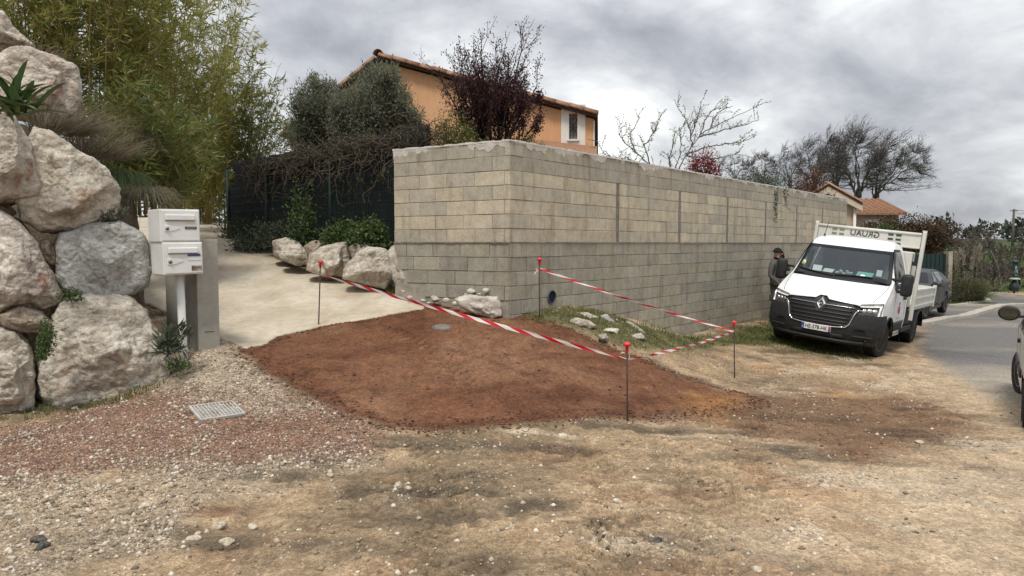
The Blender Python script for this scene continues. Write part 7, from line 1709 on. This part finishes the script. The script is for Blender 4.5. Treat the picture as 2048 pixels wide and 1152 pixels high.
def hatch_rear():
    r = bpy.data.objects['white_hatchback']; red = NT('tail_lamp_red').done((.35, .012, .012), .2)
    for sg in (1, -1):
        mb = MB(); x0, x1 = sorted((sg*.40, sg*.50)); mb.box((x0, 3.16, .74), (x1, 3.30, 1.02)); mb.build('tail_lamp', red, r, False, False, .02)
    mb = MB(); mb.box((-.26, 3.345, .60), (.26, 3.36, .71)); mb.build('number_plate', NT('rear_plate').done((.6, .6, .58), .5), r, False)
    mb = MB(); mb.box((-.50, 3.24, .36), (.50, 3.36, .50)); mb.build('bumper', M_BLACKP, r, False, False, .03)
hatch_rear()
def sign():
    b = gp(2028, 588); z = H(*b); root = empty('waymark_post', (b[0], b[1], z)); tag(root, 'dark green post with a white lettered panel and bin beyond the road', 'sign')
    g = NT('dark_green_paint').done((.008, .035, .028), .5); s = b[1]/F_PX
    mb = MB(); mb.tube([(0, 0, -.2), (0, 0, 1.55)], .05, 8); mb.build('post', g, root, False, True)
    mb = MB(); mb.box((-.13, -.08, .85), (.13, .06, 1.52)); p = mb.build('panel', g, root, False, bevel=.05)
    mb = MB(); mb.lathe([(.0, 1.66), (.10, 1.64), (.15, 1.56), (.15, 1.50), (.0, 1.50)], (0, 0, 0), 12); mb.build('cap', g, root, False, True)
    for i, (txt, zz) in enumerate((('E', 1.27), ('15', 1.08), ('--', .93))):
        text_obj('lettering', txt, .20, NT('sign_white').done((.55, .62, .62), .6), p, Matrix.Translation((0, -.083, zz)) @ Matrix.Rotation(math.pi/2, 4, 'X'))
    mb = MB(); mb.lathe([(.0, .13), (.16, .13), (.24, .22), (.23, .38), (.12, .60), (.09, .66)], (0, 0, 0), 14); mb.build('bin', NT('bin_dark').done((.010, .018, .028), .4), root, False, True)
    mb = MB(); mb.lathe([(.27, .70), (.22, .76), (.10, .79), (.0, .795)], (0, 0, 0), 16); mb.build('bin_lid', NT('bin_lid').done((.30, .34, .28), .5), root, False, True)
sign()
# ================================================================== PERSON
def person():
    b = pix(1549, 650, 17.45); gz = Hz(b.x, b.y); b = Vector((b.x, b.y, gz)); root = empty('person', tuple(b)); tag(root, 'person in dark grey work clothes and black beanie phoning beside the wall', 'person')
    h = pix(1557, 497, 17.45).z-gz; k = h/1.78
    # local frame: faces image right and towards the camera a little
    f = Vector((.74, -.67, 0)).normalized(); l = Vector((-f.y, f.x, 0))        # l = the person's left side (away from camera)
    def P(fw, lf, up): return Vector((0, 0, 0))+f*fw*k+l*lf*k+Vector((0, 0, up*k))
    J = {}; vs = []; es = []; rad = []
    def v(name, p, r, par=None, ry=None):
        J[name] = len(vs); vs.append(p); rad.append((r*k, (ry or r)*k))
        if par: es.append((J[par], J[name]))
    v('pelvis', P(0, 0, .95), .145, None, .115); v('waist', P(.0, 0, 1.08), .14, 'pelvis', .11); v('chest', P(.0, 0, 1.30), .165, 'waist', .12); v('upper', P(-.01, 0, 1.44), .13, 'chest', .10); v('neck', P(.01, 0, 1.52), .060, 'upper'); v('headb', P(.03, 0, 1.58), .075, 'neck'); v('head', P(.045, 0, 1.665), .092, 'headb', .098); v('crown', P(.03, 0, 1.735), .072, 'head')
    for s, nm in ((1, 'l'), (-1, 'r')):
        v('hip'+nm, P(0, s*.10, .88), .098, 'pelvis'); v('knee'+nm, P(.045 if s < 0 else .0, s*.115, .50), .066, 'hip'+nm); v('calf'+nm, P(.0, s*.12, .33), .060, 'knee'+nm); v('ankle'+nm, P(-.02, s*.125, .09), .046, 'calf'+nm); v('ball'+nm, P(.12, s*.135, .035), .042, 'ankle'+nm); v('toe'+nm, P(.20, s*.14, .028), .030, 'ball'+nm)
        v('sh'+nm, P(-.01, s*.20, 1.42), .072, 'upper')
    # near arm hangs bent forward, far arm holds the phone at the ear
    v('elr', P(-.03, -.27, 1.14), .052, 'shr'); v('wrr', P(.16, -.22, .96), .034, 'elr'); v('har', P(.22, -.20, .915), .036, 'wrr', .022)
    v('ell', P(.26, .20, 1.26), .052, 'shl'); v('wrl', P(.17, .09, 1.53), .034, 'ell'); v('hal', P(.135, .085, 1.61), .034, 'wrl', .022)
    me = bpy.data.meshes.new('body'); me.from_pydata([tuple(p) for p in vs], es, []); o = bpy.data.objects.new('body', me); COL.objects.link(o); o.parent = root
    sk = o.modifiers.new('skin', 'SKIN'); sk.use_smooth_shade = True
    for i, d in enumerate(me.skin_vertices[0].data): d.radius = rad[i]; d.use_root = (i == 0)
    o.modifiers.new('sub', 'SUBSURF').levels = 2; o.modifiers['sub'].render_levels = 2
    dg = bpy.context.evaluated_depsgraph_get(); dg.update(); m2 = bpy.data.meshes.new_from_object(o.evaluated_get(dg)); bpy.data.objects.remove(o)
    jacket = mat_noise('grey_fleece', (.08, .072, .068), (.125, .112, .105), 20, .95, .3, 60, .004); trous = mat_noise('work_trousers', (.045, .042, .038), (.075, .069, .062), 14, .95, .3, 40, .004); skin = NT('skin').done((.30, .165, .115), .55); boots = NT('boots').done((.012, .011, .010), .7)
    m2.materials.clear()
    for q in (jacket, trous, skin, boots): m2.materials.append(q)
    hands = [vs[J['har']], vs[J['hal']]]; wr = [vs[J['wrr']], vs[J['wrl']]]
    for p in m2.polygons:
        c = p.center; z = c.z/k; mi = 0
        if z < .10: mi = 3
        elif z < .93: mi = 1
        if z > 1.545 and (c-vs[J['head']]).length < .20*k: mi = 2
        for hh, ww in zip(hands, wr):
            if (c-hh).length < .075*k or ((c-hh).length < (c-ww).length and (c-ww).length < .14*k and (c-hh).length < .12*k): mi = 2
        p.material_index = mi; p.use_smooth = True
    body = bpy.data.objects.new('body', m2); COL.objects.link(body); body.parent = root
    # collar, hem and pocket of the clothing
    mb = MB(); ring = []
    for i in range(17): a = 2*math.pi*i/16; ring.append(P(.01+.075*math.cos(a), .075*math.sin(a), 1.50))
    mb.tube(ring, .022*k, 6); mb.build('collar', jacket, root, False, True)
    ring = [P(.155*math.cos(2*math.pi*i/16)*.86, .185*math.sin(2*math.pi*i/16)*.95, .925) for i in range(17)]; mb = MB(); mb.tube(ring, .018*k, 6); mb.build('jacket_hem', jacket, root, False, True)
    mb = MB(); q = P(.02, -.205, .62); mb.box((q.x-.07*k, q.y-.02*k, q.z-.09*k), (q.x+.07*k, q.y+.03*k, q.z+.08*k)); mb.build('leg_pocket', trous, root, False, False, .012)
    # beanie, face and phone
    V, Fc = ico(3); hc = vs[J['head']]+Vector((0, 0, .035*k)); q = V[V[:, 2] > -5]*np.array([.106, .106, .105])*k; q[:, 2] = np.maximum(q[:, 2], .0*k); q = q+np.array(hc-f*.008*k); link('beanie', mesh_np('beanie', q, Fc, NT('black_knit').done((.008, .008, .009), .95), True), root, False)
    mb = MB(); ring = [hc-f*.008*k+(f*math.cos(2*math.pi*i/20)+l*math.sin(2*math.pi*i/20))*.104*k+Vector((0, 0, .006*k)) for i in range(21)]; mb.tube(ring, .016*k, 6); mb.build('beanie_cuff', NT('black_cuff').done((.010, .010, .011), .95), root, False, True)
    H0 = vs[J['head']]
    V, Fc = ico(2)
    def blob(nm, p, d, m): link(nm, mesh_np(nm, V*np.array(d)*k+np.array(p), Fc, m, True), root, False)
    blob('nose', H0+f*.098*k+Vector((0, 0, -.022*k)), (.018, .014, .024), skin); dk = NT('dark_feature').done((.02, .015, .012), .6)
    for s in (1, -1): blob('eye', H0+f*.082*k+l*s*.034*k+Vector((0, 0, .004*k)), (.010, .012, .008), dk); blob('ear', H0+l*s*.092*k-f*.005*k+Vector((0, 0, -.02*k)), (.018, .010, .030), skin)
    blob('mouth', H0+f*.086*k+Vector((0, 0, -.062*k)), (.008, .022, .006), NT('lips').done((.15, .06, .05), .6)); blob('beard', H0+f*.050*k+Vector((0, 0, -.080*k)), (.050, .056, .030), NT('beard').done((.035, .026, .02), .9))
    ph = MB(); c = vs[J['hal']]; Mx = Matrix.Translation(c+Vector((0, 0, .02*k))-l*.028*k) @ f.to_track_quat('X', 'Z').to_matrix().to_4x4() @ Matrix.Rotation(math.radians(-18), 4, 'Y'); ph.box((-.035*k, -.005*k, -.075*k), (.035*k, .005*k, .075*k), 0, Mx); pho = ph.build('phone', NT('phone_black').done((.01, .01, .012), .2), None, False, False, .006); pho.parent = None; pho.location = b; tag(pho, 'dark mobile phone held to the ear of the person', 'phone')
    # fingers
    def fingers(hand, wrist, curl, spread_axis, name):
        d = (hand-wrist).normalized(); base = hand+d*.018*k; nrm = d.cross(spread_axis).normalized()
        for i, ln in enumerate((.070, .078, .072, .056)):
            s = base+spread_axis*((i-1.5)*.019*k); m1 = s+d*ln*.45*k+nrm*curl*.012*k; m2_ = m1+(d*.55+nrm*curl*.8).normalized()*ln*.32*k; m3 = m2_+(d*.1+nrm*curl).normalized()*ln*.26*k; mb = MB(); mb.tube([s-d*.02*k, m1, m2_, m3], [.0095*k, .009*k, .0082*k, .0065*k], 7); mb.build('finger', skin, root, False, True)
        s = hand-spread_axis*.030*k; mb = MB(); mb.tube([s-d*.02*k, s-spread_axis*.020*k+d*.015*k+nrm*curl*.01*k, s-spread_axis*.016*k+d*.045*k+nrm*curl*.022*k], [.011*k, .010*k, .0075*k], 7); mb.build('thumb', skin, root, False, True)
    fingers(vs[J['har']], vs[J['wrr']], 1.0, f.cross(Vector((0, 0, 1))).normalized(), 'r'); fingers(vs[J['hal']], vs[J['wrl']], 1.0, f, 'l')
person()
# ================================================================== LOOSE STONES AND GRAVEL
def pebbles():
    V0, F0 = ico(1); r = np.random.default_rng(77)
    t = NT('pebble_stone'); att = t.N('ShaderNodeAttribute', attribute_name='tint'); n = t.noise(t.coord('World'), 60, 4, .6); c = t.mix(.6, att.outputs['Color'], t.ramp(n, [(.3, (.7, .7, .7)), (.7, (1.2, 1.2, 1.2))]), 'MULTIPLY'); m = t.done(c, .93, .2)
    def scatter(name, label, mask_fn, n, smin_, smax_, pal, seed, sub=V0, fac=F0):
        rr = np.random.default_rng(seed); N_ = n*14; x = rr.uniform(-5.6, 7.0, N_); u = rr.uniform(0, 1, N_); y = 3.0+8.8*u**1.6
        i = np.clip(np.searchsorted(AX, x), 0, nx_-1); j = np.clip(np.searchsorted(AY, y), 0, ny_-1); w = mask_fn(j*nx_+i); ok = rr.uniform(size=N_) < w; x = x[ok][:n]; y = y[ok][:n]; k = len(x)
        z = np.array([Hz(a, b) for a, b in zip(x, y)]); s = smin_+(smax_-smin_)*rr.uniform(size=k)**3.0; S = s[:, None]*rr.uniform(.65, 1.25, (k, 3))*np.array([1, 1, .7]); q = rr.uniform(.78, 1.15, (k, len(sub), 1)); a = rr.uniform(0, 2*np.pi, k); ca, sa = np.cos(a)[:, None], np.sin(a)[:, None]
        L_ = sub[None]*q*S[:, None, :]; X2 = L_[:, :, 0]*ca-L_[:, :, 1]*sa; Y2 = L_[:, :, 0]*sa+L_[:, :, 1]*ca; P = np.stack([X2+x[:, None], Y2+y[:, None], L_[:, :, 2]+(z+s*.10)[:, None]], 2).reshape(-1, 3)
        Fc = (fac[None]+(np.arange(k)*len(sub))[:, None, None]).reshape(-1, 3); me = mesh_np(name, P, Fc, m); ca_ = me.color_attributes.new('tint', 'FLOAT_COLOR', 'POINT'); pal = np.array(pal); pc = pal[rr.integers(0, len(pal), k)]*rr.uniform(.8, 1.15, (k, 1)); pc = np.concatenate([np.repeat(pc, len(sub), 0), np.ones((k*len(sub), 1))], 1); ca_.data.foreach_set('color', pc.astype(np.float32).ravel())
        tag(link(name, me), label, 'gravel', kind='stuff')
    notd = (1-mD)*(1-mRoad*.9)
    oc = np.array([[1, 0, 0], [-1, 0, 0], [0, 1, 0], [0, -1, 0], [0, 0, 1], [0, 0, -1.]]); of = np.array([[0, 2, 4], [2, 1, 4], [1, 3, 4], [3, 0, 4], [2, 0, 5], [1, 2, 5], [3, 1, 5], [0, 3, 5]])
    scatter('gravel', 'reddish brown gravel across the left foreground', lambda i: mGR[i]*notd[i], 34000, .004, .017, [(.22, .135, .10), (.17, .105, .08), (.28, .185, .14), (.15, .10, .085), (.36, .29, .23), (.25, .165, .125), (.42, .36, .30)], 1, oc, of)
    scatter('gravel', 'white crushed stone gravel at the left', lambda i: np.clip(mGW[i]*(.55+nB[i]*1.2+nC[i]*.6), 0, 1)*notd[i], 17000, .004, .015, [(.46, .405, .33), (.36, .305, .235), (.56, .51, .43), (.27, .225, .17), (.40, .33, .25), (.22, .175, .125)], 2, oc, of)
    scatter('gravel', 'scattered pale pebbles on the dirt', lambda i: (.10+.9*np.clip(grav[i]-.2, 0, 1))*(1-mR[i])*(1-mS[i]*.6)*notd[i]*(1-mP[i]*.55)*np.clip(.25+nB[i]*1.3+nC[i]*.9, .04, 1), 24000, .004, .026, [(.42, .345, .255), (.36, .285, .20), (.52, .455, .365), (.26, .20, .14), (.32, .25, .17), (.18, .145, .105), (.58, .52, .43)], 3, oc, of)
    scatter('gravel', 'small brown clods on the red earth and along its edge', lambda i: (mR[i]*.035+np.clip(smooth(-.16, .0, sR[i])*smooth(.32, .05, sR[i]), 0, 1)*.9)*notd[i], 13000, .004, .024, [(.10, .042, .025), (.12, .06, .037), (.075, .034, .021), (.145, .08, .052), (.17, .105, .072)], 4, oc, of)
    scatter('gravel', 'dark crumbs of soil over the damp patches', lambda i: (mS[i]*.25+np.clip(nz_dark[i], 0, 1))*notd[i]*(1-mR[i]), 9000, .004, .018, [(.10, .078, .056), (.14, .105, .075), (.20, .15, .105), (.08, .065, .05), (.3, .25, .19)], 5, oc, of)
    # stones large enough to pick out
    spots = [(385,1078,.060,'flat pale stone near the bottom left in the gravel'),(396,1064,.035,'small pale stone just above the flat one at the bottom left'),(150,818,.055,'white stone at the foot of the huge boulder'),(22,1034,.05,'pale stone at the left edge in the white gravel'),(240,962,.05,'thin flat stone at the edge of the red gravel'),(78,1084,.055,'dark grey stone at the bottom left'),(88,1094,.05,'blackish stone touching the dark grey one at the bottom left'),
             (292,1014,.055,'yellowish stone in the middle of the white gravel'),(797,975,.05,'whitish square stone in front of the earth patch'),(816,978,.04,'tan stone touching the whitish square one'),(1022,1061,.035,'small white stone on the dirt left of the tyre prints'),(1205,1011,.045,'white pebble group stone beside the tyre prints'),(1233,1010,.05,'pale stone right of the white one beside the tyre prints'),(1317,1083,.05,'dark stone on the tyre prints'),
             (1650,978,.045,'pale stone right of the centre in the sandy area'),(1515,984,.035,'white pebble in the sandy area'),(1512,1138,.04,'white stone at the bottom edge right of the middle'),(1630,785,.05,'flat white stone on the brown track near the truck'),(1838,886,.07,'pale flat concrete scrap on the brown stain'),(1245,712,.04,'pale stone beside the nearest stake'),(440,1050,.06,'cream coloured stone lying on the brown dirt at the left'),(505,1053,.045,'cream stone right of the cream coloured one on the brown dirt'),(453,1086,.055,'broad pale stone near the bottom in the brown dirt'),(520,935,.04,'pale stone at the edge between red gravel and dirt'),(1125,870,.06,'whitish lump of lime dust on the dirt before the earth patch'),(1050,862,.05,'white scrap of lime at the front edge of the earth patch'),(660,955,.04,'small pale stone on the dark dirt at the left centre')]
    M_ST = rock_material('loose_stone', (.58, .52, .42), (.50, .43, .34), (.36, .30, .22), (.4, .32, .2), .3, 6.0); M_SD = rock_material('loose_stone_dark', (.10, .095, .09), (.07, .065, .06), (.04, .036, .034), (.1, .08, .06), .2, 6.0)
    for i, (px, py, s, lb) in enumerate(spots):
        g = gp(px, py); dark = ('dark' in lb.split()[0] or 'blackish' in lb); flat = .35 if ('flat' in lb or 'scrap' in lb) else .6; s *= .82
        V, Fc = ico(3); rad = rock_shape(V, 200+i, 12, .6, .95, .10); P = V*rad[:, None]*np.array([s, s*.75, s*flat])
        o = link('loose_stone', mesh_np('loose_stone', P, Fc, M_SD if dark else M_ST)); o.location = (g[0], g[1], Hz(*g)+s*flat*.35); o.rotation_euler = (0, 0, i*1.3); tag(o, lb, 'stone', 'loose stones on the ground')
nz_dark = smooth(.16, .42, nz(1.0, 4, off=21, stretch=(.7, 1.5)))*(1-mP)*(1-mGR)
pebbles()
